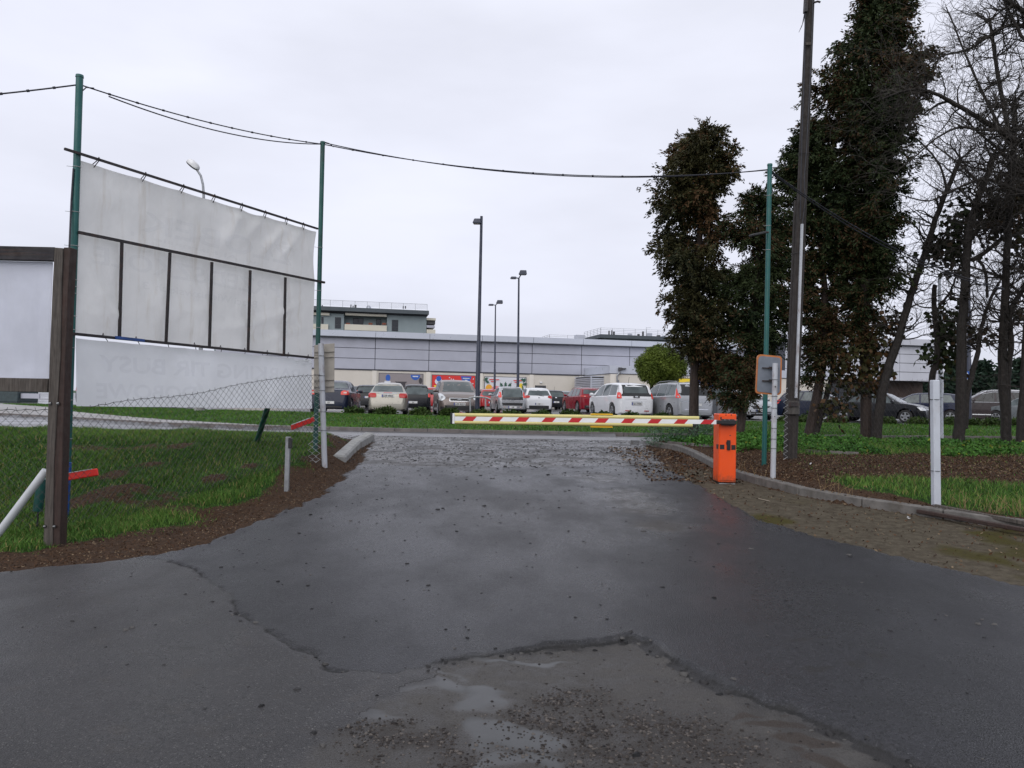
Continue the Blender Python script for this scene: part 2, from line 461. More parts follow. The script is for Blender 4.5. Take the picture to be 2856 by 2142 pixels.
def ground_material():
    t = NT('wet ground and asphalt')
    A = t.attr('a_asph'); N_ = t.attr('a_new'); P = t.attr('a_apr'); RV = t.attr('a_rav'); PU = t.attr('a_pud')
    GR = t.attr('a_grv'); MU = t.attr('a_mud'); SD = t.attr('a_sand'); MO = t.attr('a_moss'); GS = t.attr('a_grass')
    fine = t.noise(90, 3, .7); grain = t.noise(260, 2, .6); big = t.noise(.9, 5, .6); mid = t.noise(5, 5, .6)
    agg = t.voro(120)
    # new asphalt
    ca = t.mix(t.rng(big, .35, .65), (.012, .012, .015), (.020, .020, .025))
    ca = t.mix(t.rng(agg, .0, .5, .55, 0), ca, (.055, .055, .060))
    sp_ = t.noise(46, 3, .75); ca = t.mix(t.rng(sp_, .40, .60), t.mix(.75, ca, (.003, .003, .004)), ca)
    ca = t.mix(t.rng(grain, .62, .74, 0, .6), ca, (.075, .075, .08))
    # old asphalt
    co = t.mix(t.rng(big, .35, .65), (.024, .0225, .024), (.037, .035, .036))
    co = t.mix(t.rng(agg, .0, .45, .6, 0), co, (.066, .063, .064))
    co = t.mix(t.rng(sp_, .36, .64), t.mix(.6, co, (.006, .0055, .006)), co)
    co = t.mix(t.rng(mid, .55, .7, 0, .5), co, (.032, .027, .024))
    nm = t.rng(N_, -.008, .008)
    spk = t.math('MULTIPLY', t.rng(t.voro(62), .30, .16), t.rng(t.noise(37, 2, .5), .48, .56))
    ca = t.mix(t.math('MULTIPLY', spk, .55), ca, (.105, .105, .112)); co = t.mix(t.math('MULTIPLY', spk, .6), co, (.15, .145, .14))
    spd = t.math('MULTIPLY', t.rng(t.voro(41), .26, .14), t.rng(t.noise(19, 2, .5), .50, .58)); ca = t.mix(spd, ca, (.002, .002, .003)); co = t.mix(spd, co, (.004, .004, .004))
    c = t.mix(nm, co, ca)
    absn = t.math('ABSOLUTE', t.math('ADD', N_, t.math('MULTIPLY', t.math('SUBTRACT', t.noise(30, 4, .7), .5), .05)), 0)
    crack_shade = t.math('MULTIPLY', t.rng(absn, .017, .004), t.rng(t.noise(2.3, 3, .6), .12, .24))  # dark line along the patch edge: crevice shade put into the colour
    # apron of mud and gravel
    cp = t.mix(t.rng(mid, .35, .65), (.038, .035, .033), (.066, .062, .059))
    cp = t.mix(t.rng(fine, .45, .6, 0, .5), cp, (.020, .017, .015))
    cp = t.mix(GR, cp, (.024, .020, .018))
    cp = t.mix(t.rng(PU, .35, .7), cp, (.044, .045, .046))
    cp = t.mix(t.rng(MU, .4, .6), cp, (.030, .022, .017))
    pm = t.rng(t.math('ADD', P, t.math('MULTIPLY', t.math('SUBTRACT', mid, .5), .16)), -.05, .09)
    c = t.mix(pm, c, cp)
    c = t.mix(crack_shade, c, (.004, .0035, .0035))
    lipn = t.math('ADD', t.attr('a_lip'), t.math('MULTIPLY', t.math('SUBTRACT', t.noise(20, 4, .7), .5), .7)); c = t.mix(t.rng(lipn, .35, .75, 0, .85), c, (.010, .009, .0095))  # dark band below the broken edge: painted ridge shadow together with wet dirt
    vk = t.voro(.55, 'DISTANCE_TO_EDGE'); c = t.mix(t.math('MULTIPLY', t.rng(t.math('ADD', vk, t.math('MULTIPLY', t.math('SUBTRACT', t.noise(6, 4, .7), .5), .12)), .006, .0), t.rng(t.noise(.7, 3, .6), .56, .6)), c, (.012, .011, .011))
    # rotten surface near the road
    cr_ = t.mix(t.rng(t.noise(22, 5, .7), .35, .62), (.014, .013, .013), (.065, .062, .061))
    cr_ = t.mix(t.rng(t.noise(1.3, 5, .65), .42, .58, 0, .85), cr_, (.034, .028, .024))
    c = t.mix(t.rng(t.math('ADD', RV, t.math('MULTIPLY', t.math('SUBTRACT', mid, .5), .7)), .35, .85, 0, .8), c, cr_)
    # bare soil, needles and dead leaves
    lit = t.noise(38, 5, .75); lit2 = t.noise(9, 5, .65)
    cd = t.mix(t.rng(lit, .36, .62), (.018, .011, .008), (.080, .048, .030))
    cd = t.mix(t.rng(lit2, .5, .68, 0, .7), cd, (.050, .036, .028))
    cd = t.mix(t.rng(t.noise(120, 2, .5), .66, .72, 0, .5), cd, (.15, .12, .09))
    cs = t.mix(t.rng(lit2, .35, .65), (.062, .052, .038), (.100, .086, .064))
    cs = t.mix(t.rng(fine, .5, .68, 0, .6), cs, (.040, .033, .026))
    cs = t.mix(MO, cs, (.052, .046, .014))
    cs = t.mix(t.rng(t.noise(14, 5, .7), .45, .75, 0, .7), cs, (.038, .029, .021))
    cd = t.mix(t.rng(t.math('ADD', SD, t.math('MULTIPLY', t.math('SUBTRACT', mid, .5), .5)), .5, .8), cd, cs)
    cg = t.mix(t.rng(lit2, .35, .65), (.014, .036, .009), (.030, .065, .014))
    cg = t.mix(t.rng(lit, .6, .7, 0, .5), cg, (.06, .045, .025))
    cd = t.mix(t.rng(t.math('ADD', GS, t.math('MULTIPLY', t.math('SUBTRACT', lit2, .5), .6)), .35, .6), cd, cg)
    am = t.rng(t.math('ADD', A, t.math('MULTIPLY', t.math('SUBTRACT', t.noise(16, 4, .7), .5), .16)), -.03, .03)
    col = t.mix(am, cd, c)
    t.set(col=col, spec=t.fmix(am, .08, .36))
    wet = t.noise(1.1, 5, .62, stretch=(1.0, .55, 1))
    ra = t.rng(wet, .34, .66, .26, .46)
    ra = t.math('ADD', ra, t.math('MULTIPLY', t.math('SUBTRACT', fine, .5), .25))
    ra = t.math('ADD', ra, t.math('MULTIPLY', t.math('SUBTRACT', sp_, .5), .45))
    ra = t.fmix(RV, ra, t.rng(t.noise(1.6, 5, .65), .36, .60, .10, .50))
    ra = t.fmix(pm, ra, t.rng(mid, .4, .6, .38, .7))
    ra = t.fmix(t.rng(PU, .25, .9), ra, .33)
    t.set(rough=t.fmix(am, .92, ra))
    hgt = t.math('ADD', t.math('MULTIPLY', agg, .6), t.math('MULTIPLY', fine, .7))
    hgt = t.math('ADD', hgt, t.math('MULTIPLY', t.noise(24, 4, .65), t.math('MULTIPLY', t.fmix(RV, .5, 1.3), t.fmix(SD, 1, .2))))
    hgt = t.math('ADD', hgt, t.math('MULTIPLY', lit, t.fmix(am, t.fmix(SD, 3.0, .8), 0)))
    hgt = t.math('MULTIPLY', hgt, t.rng(PU, .2, .55, 1, .05))
    t.bump(hgt, .62, .008)
    return t.m
def simple_ground(name, c0, c1, r0, r1, scale, spots=None, bumpd=.006, wetscale=.6):
    t = NT(name)
    a = t.noise(scale, 5, .65); b = t.noise(scale * 14, 3, .6)
    c = t.mix(t.rng(a, .35, .65), c0, c1); c = t.mix(t.rng(b, .6, .72, 0, .5), c, tuple(q * 1.7 for q in c1))
    if spots: c = t.mix(t.rng(t.noise(scale * 5, 5, .7), .58, .68, 0, .7), c, spots)
    t.set(col=c, rough=t.rng(t.noise(wetscale, 5, .6), .38, .6, r0, r1)); t.bump(b, .3, bumpd); return t.m
M_GROUND = ground_material()
M_ROAD = simple_ground('wet grey road', (.09, .09, .097), (.125, .124, .132), .24, .42, 1.5)
M_WALK = simple_ground('worn concrete walk', (.20, .19, .185), (.29, .28, .275), .45, .7, 1.2, (.12, .11, .10))
M_PARK = simple_ground('wet parking asphalt', (.025, .025, .028), (.045, .044, .048), .10, .40, .8, None, .004, .35)
M_LAWNSOIL = simple_ground('lawn soil', (.014, .040, .008), (.03, .075, .014), .8, .95, 2.0)

nyy, nxx = X.shape
idx = np.arange(nyy * nxx).reshape(nyy, nxx)
quads = np.stack([idx[:-1, :-1], idx[:-1, 1:], idx[1:, 1:], idx[1:, :-1]], -1).reshape(-1, 4)
qc = cls[:-1, :-1].reshape(-1)
V = np.stack([X, Y, Z], -1).reshape(-1, 3)
AT = dict(a_asph=np.clip(sdA, -2, 2), a_new=np.where(Y > 11, 2, np.clip(sdN, -2, 2)), a_apr=np.where(Y > 8, -1, np.clip(apr, -1, 1)),
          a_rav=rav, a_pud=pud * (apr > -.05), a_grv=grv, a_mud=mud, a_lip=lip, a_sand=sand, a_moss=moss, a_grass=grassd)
for ci, nm_, m_ in ((0, 'ground', M_GROUND), (1, 'driveway', M_GROUND), (2, 'road', None), (3, 'sidewalk', M_WALK), (4, 'lawn_soil', M_LAWNSOIL), (5, 'parking_lot', M_PARK)):
    q = quads[qc == ci]
    if ci == 2:
        # the part of the road dirtied by the drive keeps the drive's surface
        qm = V[q[:, 0]]
        dirty = (qm[:, 1] < 21.2) & (np.abs(qm[:, 0] - .3) < 4.6)
        sets = [('driveway_mouth', q[dirty], M_GROUND), ('road', q[~dirty], M_ROAD)]
    else: sets = [(nm_, q, m_)]
    for nm2, qq, m2 in sets:
        u, inv = np.unique(qq.ravel(), return_inverse=True)
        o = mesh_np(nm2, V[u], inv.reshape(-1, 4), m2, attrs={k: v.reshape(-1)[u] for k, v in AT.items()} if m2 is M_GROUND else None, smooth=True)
        o['kind'] = 'structure'
# far sheets
mb = MB(); mb.add([(-3000, -600, -.3), (3000, -600, -.3), (3000, 4000, .55), (-3000, 4000, .55)], [(0, 1, 2, 3)])
tag(mb.build('terrain', M_LAWNSOIL), kind='structure')
mb = MB(); mb.add([(-160, 59.6, PARK_Z - .004), (160, 59.6, PARK_Z - .004), (160, 230, PARK_Z - .004), (-160, 230, PARK_Z - .004)], [(0, 1, 2, 3)])
for s_ in (-1, 1):
    a_, b_ = (-160, -60) if s_ < 0 else (50, 160)
    mb.add([(a_, 36, PARK_Z - .004), (b_, 36, PARK_Z - .004), (b_, 59.6, PARK_Z - .004), (a_, 59.6, PARK_Z - .004)], [(0, 1, 2, 3)])
tag(mb.build('parking_ground', M_PARK), kind='structure')
# painted bay lines
M_PAINT = mat('worn white paint', (.55, .55, .53), .6, var=.3, scale=9, dirt=(.08, .08, .08), dirt_amt=.6)
mb = MB()
g_ = (-math.sin(R(12)), math.cos(R(12)))
for k in range(-8, 14):
    for y0 in (34.2, 44.5, 56):
        cx = k * 2.55 - (y0 - 34) * .21; cyy = y0 + cx * .208
        if cyy < Yp(cx) + .6: continue
        a = Vector((cx, cyy, PARK_Z + .004)); d = Vector((g_[0], g_[1], 0)) * 4.6; s = Vector((g_[1], -g_[0], 0)) * .11
        mb.add([a, a + s, a + s + d, a + d], [(0, 1, 2, 3)])
tag(mb.build('bay_markings', M_PAINT), kind='structure')

# ---------------------------------------------------------------- kerbs
M_KERB = mat('weathered kerb concrete', (.12, .112, .105), .75, var=.3, scale=7, dirt=(.07, .06, .05), dirt_amt=.8, dscale=2.5, bump=.3, bscale=90)
M_KERBW = mat('clean kerb concrete', (.24, .24, .235), .7, var=.2, scale=7, dirt=(.12, .11, .1), dirt_amt=.7, bump=.3, bscale=90)
M_KERBF = mat('road kerb concrete', (.14, .125, .12), .7, var=.3, scale=3, dirt=(.05, .035, .03), dirt_amt=.7, dscale=1.5)
def resample(pts, step):
    pts = [Vector(p) for p in pts]; out = [pts[0].copy()]; acc = 0
    for a, b in zip(pts, pts[1:]):
        L = (b - a).length; t = step - acc
        while t <= L:
            out.append(a.lerp(b, t / L)); t += step
        acc = (acc + L) % step if L + acc >= step else acc + L
    return out
def kerb(name, label, pts, wdt, hgt, step, m, side=1, group=None, gap=.012, bev=.015, jit=.006, cat='kerb'):
    st = resample(pts, step)
    t = thing(name, label, cat, st[0], group)
    for i, (a, b) in enumerate(zip(st, st[1:])):
        d = (b - a); L = d.length; d.normalize(); n = Vector((d.y, -d.x, 0)) * side
        z0 = random.uniform(-jit, jit)
        mb = MB()
        mb.frame8(a + d * gap / 2 + Vector((0, 0, z0 - .12)), d * (L - gap), n * wdt, Vector((0, 0, hgt + .12)))
        mb.build('kerb_stone', m, t, bevel=bev)
    return t
ys_ = [8.0, 8.6, 9.2, 9.9, 10.6, 11.3, 12.0, 12.8, 13.6, 14.4, 15.5, 16.6, 17.4, 18.0, 18.5, 18.9, 19.2]
kp = [Vector((float(xk(y)), y, float(drive_z(y)))) for y in ys_]
kp = [Vector((8.9, 6, .03)), Vector((7.9, 7, .05))] + kp
kerb('kerb', 'curving grey concrete kerb behind the orange barrier cabinet, up the right side of the drive', kp, .15, .125, 1.0, M_KERB, 1)
# left pale kerb stones at the mouth
a = hit(966, 1293); b = hit(1008, 1250); c = hit(1046, 1228)
a = Vector((a.x, a.y, float(drive_z(a.y)) + .03)); b = Vector((b.x, b.y, float(drive_z(b.y)) + .03)); c = Vector((c.x, c.y, float(drive_z(c.y)) + .03))
kl = thing('kerb', 'two pale tilted kerb stones at the left corner of the drive mouth', 'kerb', a)
for (p, q) in ((a, b), (b, c)):
    d = (q - p); L = d.length; d.normalize(); n = Vector((-d.y, d.x, .12)).normalized()
    mb = MB(); mb.frame8(p + d * .02 - Vector((0, 0, .1)), d * (L - .04), n * .22, Vector((-.02, 0, .25)))
    mb.build('kerb_stone', M_KERBW, kl, bevel=.03)
# road kerb in the middle distance
fp = [Vector((x, float(Yk(x)) - .02, .45)) for x in np.arange(-34, 34.1, 1.0)]
kerb('kerb', 'long low concrete kerb along the far side of the road, in front of the lawn', fp, .18, .13, 1.0, M_KERBF, -1, bev=0, gap=.02)
# thin edging on the right bank
tp = []
for px, py in ((1860, 1240), (1960, 1245), (2070, 1251), (2180, 1257), (2320, 1263), (2480, 1268)):
    p = hit(px, py); tp.append(Vector((p.x, p.y, float(G(p.x, p.y)) + .0)))
kerb('kerb', 'thin pale edging strip between the weeds and the brown litter, right of the orange cabinet', tp, .06, .05, 1.0, M_KERBF, -1, bev=0, cat='edging')

# ---------------------------------------------------------------- grass, litter, gravel
def blades(n, xs, ys, dens_fn, h0, h1, wd, col=(.0, 1.0), lean=.5, seed=1, patchy=None):
    rs = np.random.RandomState(seed)
    x = rs.uniform(xs[0], xs[1], n); y = rs.uniform(ys[0], ys[1], n)
    d = dens_fn(x, y); keep = rs.rand(n) < d
    x = x[keep]; y = y[keep]; d = d[keep]; n = len(x)
    z = G(x, y)
    hgt = rs.uniform(h0, h1, n) * (.45 + .9 * fbm(x, y, 2.2, 3, 90)) * np.clip(d * 1.3, .45, 1)
    th = rs.uniform(0, 2 * np.pi, n); cw, sw = np.cos(th), np.sin(th)
    lx = rs.normal(0, lean, n) * hgt; ly = rs.normal(0, lean, n) * hgt
    b = np.stack([x, y, z - .01], -1); wv = np.stack([cw, sw, 0 * cw], -1) * (wd * rs.uniform(.6, 1.3, n))[:, None]
    mid_ = b + np.stack([lx * .3, ly * .3, hgt * .6], -1); tip = b + np.stack([lx, ly, hgt], -1)
    V = np.stack([b - wv, b + wv, mid_ + wv * .7, mid_ - wv * .7, tip], 1).reshape(-1, 3)
    k = np.arange(n) * 5
    F = np.concatenate([np.stack([k, k + 1, k + 2], -1), np.stack([k, k + 2, k + 3], -1), np.stack([k + 3, k + 2, k + 4], -1)])
    t_ = np.clip(.1 + .55 * fbm(x, y, .8, 3, 95) + rs.normal(0, .14, n), 0, 1)
    dry = rs.rand(n) < .09
    t_[dry] = .95
    return V, F, np.tile(t_, 3)
def gint(arr):
    def f(x, y):
        xi = np.clip(np.searchsorted(gx, x) - 1, 0, nxx - 2); yi = np.clip(np.searchsorted(gy, y) - 1, 0, nyy - 2)
        return arr[yi, xi]
    return f
gfun = gint(np.clip(grassd, 0, 1))
M_GRASS = leafmat('grass blades', (.030, .082, .015), (.098, .190, .034), (.24, .20, .08))
V1, F1, T1 = blades(330000, (-13, -2.4), (6.8, 17.5), lambda x, y: gfun(x, y) ** 1.3 * np.interp(y, [7, 17], [1, .75]), .04, .115, .0045, seed=3)
tag(mesh_np('bank_grass', V1, F1, M_GRASS, T1), 'short patchy green grass on the bank behind the wire fence on the left', 'grass', kind='stuff')
V1, F1, T1 = blades(170000, (3.2, 15), (7, 18.6), lambda x, y: gfun(x, y) * .9, .05, .14, .005, seed=4)
tag(mesh_np('verge_grass', V1, F1, M_GRASS, T1), 'green grass of the bank behind the right kerb and the white posts', 'grass', kind='stuff')
M_LAWN = leafmat('lawn blades', (.028, .085, .012), (.078, .180, .026), (.13, .13, .04))
def lawn_d(x, y): return ((y > Ys(x) + .12) & (y < Yp(x) - .05)).astype(float)
V1, F1, T1 = blades(260000, (-27, 32), (23.2, 40), lawn_d, .05, .10, .012, seed=5)
tag(mesh_np('lawn_grass', V1, F1, M_LAWN, T1), 'bright mown lawn strip between the road kerb and the car park', 'grass', kind='stuff')

def flakes(n, xs, ys, dens, size, m, name, label, cat, seed, lift=.012, flat=.5):
    rs = np.random.RandomState(seed)
    x = rs.uniform(*xs, n); y = rs.uniform(*ys, n); keep = rs.rand(n) < dens(x, y); x = x[keep]; y = y[keep]; n = len(x)
    z = G(x, y) + lift + np.where(gint(inside * 1.0)(x, y) > .5, .02, 0)
    u = rs.normal(0, 1, (n, 3)); u[:, 2] *= flat; u /= np.linalg.norm(u, axis=1)[:, None]
    v = rs.normal(0, 1, (n, 3)); v[:, 2] *= flat; v -= u * (u * v).sum(1)[:, None]; v /= np.linalg.norm(v, axis=1)[:, None]
    s = rs.uniform(size[0], size[1], n)[:, None]; c = np.stack([x, y, z], -1)
    V = np.stack([c - u * s, c - v * s * .5, c + u * s, c + v * s * .5], 1).reshape(-1, 3)
    F = np.arange(n * 4).reshape(-1, 4)
    return tag(mesh_np(name, V, F, m, rs.rand(n)), label, cat, kind='stuff')
M_DEAD = leafmat('dead leaves', (.026, .014, .009), (.082, .042, .022), (.17, .125, .08), rough=.55)
bare = gint(np.where((cls == 0), 1 - np.clip(grassd, 0, 1), 0) * (Y > 5.5))
litf = gint(litter * (k_ > .1))
flakes(110000, (-9, -2.2), (5.8, 18), lambda x, y: bare(x, y) * .55 * np.interp(xl(y) - x, [0, .12, 1.5, 3], [.25, 1, .8, .35]), (.005, .015), M_DEAD, 'leaf_litter', 'brown needles and dead leaves along the left edge of the drive', 'leaf litter', 21)
flakes(90000, (2.8, 14), (7, 18.4), lambda x, y: np.clip(litf(x, y) + bare(x, y) * np.where(x > xk(y), .22, .09), 0, 1), (.010, .024), M_DEAD, 'leaf_litter', 'rusty brown leaf litter on the right bank beyond the kerb', 'leaf litter', 22)
flakes(5200, (1.6, 4.6), (11, 20), lambda x, y: ((np.abs(x - 3.1) < .9) & (y > 12) & (y < 18)) * .8 * (xk(y) - x > .02), (.016, .045), M_DEAD, 'leaf_litter', 'loose reddish leaves gathered at the foot of the right kerb by the barrier', 'leaf litter', 23)

def pebbles(n, xs, ys, dens, size, m, name, label, seed, cat='gravel', squash=.6):
    rs = np.random.RandomState(seed)
    x = rs.uniform(*xs, n); y = rs.uniform(*ys, n); keep = rs.rand(n) < dens(x, y); x = x[keep]; y = y[keep]; n = len(x)
    zf = gint(Z); z = zf(x, y)
    s = rs.gamma(2.2, 1, n) * (size[1] - size[0]) * .3 + size[0]
    base = np.array([(1, 0, 0), (0, 1, 0), (-1, 0, 0), (0, -1, 0), (.5, .5, .8), (-.6, .4, .7), (-.1, -.7, .75)], float)
    F0 = np.array([(0, 1, 4), (1, 2, 5), (1, 5, 4), (2, 3, 6), (2, 6, 5), (3, 0, 6), (0, 4, 6), (4, 5, 6)])
    th = rs.uniform(0, 6.28, n); c, s_ = np.cos(th), np.sin(th)
    P = base[None] * (1 + rs.uniform(-.3, .3, (n, 7, 3))) * s[:, None, None]
    P[:, :, 2] *= squash
    Q = np.stack([P[:, :, 0] * c[:, None] - P[:, :, 1] * s_[:, None], P[:, :, 0] * s_[:, None] + P[:, :, 1] * c[:, None], P[:, :, 2]], -1)
    Q += np.stack([x, y, z - s * .1], -1)[:, None]
    F = (F0[None] + (np.arange(n) * 7)[:, None, None]).reshape(-1, 3)
    return tag(mesh_np(name, Q.reshape(-1, 3), F, m, np.repeat(rs.rand(n), 8)), label, cat, kind='stuff')
M_STONE = leafmat('gravel stones', (.018, .015, .014), (.048, .041, .037), (.10, .088, .080), rough=.5)
M_CHIP = leafmat('dark asphalt chips', (.012, .012, .013), (.030, .029, .030), (.075, .072, .07), rough=.45)
gg = gint(grv * (apr > 0)); ag = gint((apr > .02) * 1.0)
pebbles(85000, (-2.2, 2.6), (2.6, 5.6), lambda x, y: np.clip(gg(x, y) * 1.1 - .18, 0, 1) + .015 * ag(x, y), (.0026, .0080), M_STONE, 'gravel', 'loose wet gravel in the broken hollow at the bottom centre', 31)
pebbles(7000, (-3.4, 3.4), (3, 18), lambda x, y: gint((sdA > .05) * 1.0)(x, y) * np.interp(y, [3, 8, 13, 18], [.06, .2, .5, .9]), (.005, .017), M_CHIP, 'loose_chips', 'scattered dark asphalt chips lying over the drive', 32)
pebbles(9000, (-4.5, 4.5), (12.5, 21), lambda x, y: gint(rav)(x, y) * .4, (.007, .022), M_CHIP, 'loose_chips', 'rough broken stones at the far mouth of the drive', 33)
pebbles(9000, (-2, 3.2), (3.2, 6.6), lambda x, y: gint(lip)(x, y) * .9, (.005, .019), M_CHIP, 'loose_chips', 'broken asphalt crumbs along the ragged edge of the hollow', 35)
pebbles(6000, (-6, 6), (5, 12), lambda x, y: gint(np.exp(-(sdA / .15) ** 2) * (cls < 2))(x, y) * .5, (.004, .013), M_STONE, 'gravel', 'fine grit along both edges of the asphalt', 34)

# ================================================================ NEAR OBJECTS
M_GREEN = mat('green pole paint', (.004, .088, .082), .42, var=.2, scale=3, dirt=(.02, .05, .03), dirt_amt=.6, dscale=5, stretch=(1, 1, .3))
M_GREEN2 = mat('dark green pole paint', (.003, .068, .058), .45, var=.25, scale=3, dirt=(.02, .02, .015), dirt_amt=.8, dscale=8, stretch=(1, 1, .3))
M_BLUE = mat('blue paint', (.010, .07, .30), .4, var=.2, dirt=(.03, .04, .06), dirt_amt=.6)
M_STEEL = mat('dark rusty steel', (.022, .018, .020), .6, var=.4, scale=12, dirt=(.075, .028, .015), dirt_amt=.6, dscale=9)
M_GALV = mat('galvanised steel', (.28, .29, .31), .45, metal=.6, var=.2, scale=9, dirt=(.12, .10, .09), dirt_amt=.4)
M_WIRE = mat('old fence wire', (.06, .06, .062), .55, metal=.3, var=.3)
M_WIREW = mat('pale zinc wire', (.45, .46, .47), .45, metal=.4, var=.2)
M_WHITEP = mat('chipped white post paint', (.42, .44, .48), .5, var=.1, scale=5, dirt=(.14, .07, .04), dirt_amt=.75, dscale=6, stretch=(1, 1, .4))
M_WHITEC = mat('clean white post paint', (.50, .53, .59), .45, var=.08, scale=5, dirt=(.3, .28, .26), dirt_amt=.5, dscale=4, stretch=(1, 1, .4))
M_RED = mat('red plastic', (.62, .018, .012), .4, var=.15)
M_BLACK = mat('black plastic', (.012, .012, .014), .4, var=.2)
M_CABLE = mat('black cable', (.012, .013, .022), .5, var=.1)
M_WOODG = mat('grey weathered timber', (.075, .064, .056), .8, var=.45, scale=6, dirt=(.035, .025, .02), dirt_amt=.8, dscale=4, bump=.5, bscale=30, stretch=(9, 9, .6))
M_WOODR = mat('red brown stained timber', (.034, .017, .013), .7, var=.4, scale=6, dirt=(.02, .012, .01), dirt_amt=.7, bump=.4, bscale=30, stretch=(9, 9, .6))
M_WOODB = mat('dark stained beam', (.014, .012, .016), .7, var=.5, scale=5, dirt=(.06, .03, .02), dirt_amt=.6, bump=.3, bscale=30, stretch=(.6, 9, 9))
M_POLEW = mat('tarred pole timber', (.028, .023, .021), .85, var=.4, scale=5, dirt=(.06, .05, .045), dirt_amt=.5, dscale=4, bump=.6, bscale=24, stretch=(8, 8, .4))

def banner_mat(name, col, dark, streak, see=0):
    t = NT(name)
    a = t.noise(1.4, 4, .55); b = t.noise(2.0, 5, .6, stretch=(4, 4, .4))
    c = t.mix(t.rng(a, .35, .68), tuple(q * .9 for q in col), col)
    c = t.mix(t.rng(b, .5, .78, 0, streak), c, dark)
    t.set(col=c, rough=.5, spec=.35)
    t.bump(t.noise(5, 3, .5, stretch=(1, 1, .6)), .35, .06)
    # thin vinyl lets some sky light through
    tr = t.n('ShaderNodeBsdfTranslucent'); t.l(c, tr.inputs['Color'])
    ms = t.n('ShaderNodeMixShader'); ms.inputs[0].default_value = .44
    out = t.t.nodes['Material Output']
    t.l(t.b.outputs[0], ms.inputs[1]); t.l(tr.outputs[0], ms.inputs[2]); t.l(ms.outputs[0], out.inputs['Surface'])
    if see:
        tp = t.n('ShaderNodeBsdfTransparent'); m2 = t.n('ShaderNodeMixShader'); m2.inputs[0].default_value = see
        t.l(ms.outputs[0], m2.inputs[1]); t.l(tp.outputs[0], m2.inputs[2]); t.l(m2.outputs[0], out.inputs['Surface'])
    return t.m
M_BAN = banner_mat('weathered banner vinyl', (.90, .89, .89), (.60, .54, .47), .5)
M_BAN2 = banner_mat('fresh white banner vinyl', (.94, .95, .99), (.85, .86, .92), .3)
M_GHOST = banner_mat('show-through blue print', (.40, .46, .62), (.40, .42, .50), .3, .955)
M_GHOST2 = banner_mat('show-through pale print', (.50, .50, .58), (.50, .50, .55), .3, .93)
M_PANEL = banner_mat('white plastic panel', (.80, .82, .90), (.66, .68, .75), .5)

# --- green poles and the plane between them
def gpole(px0, py0, px1, py1, Yd, dia, label, m=M_GREEN):
    p = at(px0, py0, Yd); q = at(px1, py1, Yd)
    p = p + (p - q).normalized() * .15
    t = thing('pole', label, 'pole', p, 'green steel poles')
    MB().tube([p, p.lerp(q, .5), q], dia / 2, 14).build('tube', m, t, smooth=True)
    MB().tube([q, q + (q - p).normalized() * .03], [dia / 2 + .006, dia / 2 + .002], 14).build('cap', m, t, smooth=True)
    return t, p, q
P1t, P1, P1q = gpole(183, 1443, 222, 216, 9.2, .082, 'tallest teal green steel pole holding the left edge of the big banner frame')
P2t, P2, P2q = gpole(880, 1234, 900, 400, 13.0, .078, 'teal green steel pole at the right edge of the banner frame, behind the beige sign', M_GREEN2)
P3t, P3, P3q = gpole(2131, 1284, 2147, 462, 13.3, .082, 'teal green steel pole beside the orange-rimmed sign, right of the drive')
A2 = at(183, 1443, 9.2); B2 = at(880, 1234, 13.0)
PD = Vector((B2.x - A2.x, B2.y - A2.y, 0)); PL = PD.length; PD.normalize(); PN = Vector((PD.y, -PD.x, 0))   # PN faces the camera
if PN.y > 0: PN = -PN
def onplane(px, py, off=0.0):
    d = ray(px, py); o = Vector((A2.x, A2.y, 0)) + PN * off
    tt = (o - EYE).dot(PN) / d.dot(PN)
    return EYE + d * tt
# bands on poles
def bands(root, p, q, fr, r, m, n=8):
    for f in fr:
        c = p.lerp(q, f); pts = [c + Vector((math.cos(a) * r, math.sin(a) * r, 0)) for a in np.linspace(0, 2 * math.pi, 13)]
        mb = MB().tube(pts, .004, 4); mb.tube([c + Vector((-r, -.02, 0)), c + Vector((-r - .06, -.03, .004))], .003, 4)
        mb.build('wire_tie', m, root)
bands(P1t, P1, P1q, [.12, .20, .285, .40, .44, .47, .52, .535, .55, .625, .70, .80], .045, M_WIREW)
bands(P2t, P2, P2q, [.40, .52, .66], .043, M_WIREW); bands(P3t, P3, P3q, [.72, .8, .9], .045, M_WIREW)

# --- billboard frame of steel rails
fr = thing('steel_grid', 'dark steel rail grid with six bays holding the banners between two green poles', 'sign frame', A2)
def rail(px0, py0, px1, py1, w_, name='rail', off=.06):
    MB().beam(onplane(px0, py0, off), onplane(px1, py1, off), w_, w_).build(name, M_STEEL, fr)
rail(180, 415, 886, 638, .028, 'top_rail')
rail(219, 648, 905, 788, .034, 'middle_rail')
rail(196, 930, 874, 998, .034, 'bottom_rail')
for a, b in (((340, 676), (333, 942)), ((474, 705), (463, 956)), ((591, 731), (584, 967)), ((698, 754), (692, 979)), ((796, 774), (792, 989))):
    rail(a[0], a[1], b[0], b[1], .030, 'upright', .062)
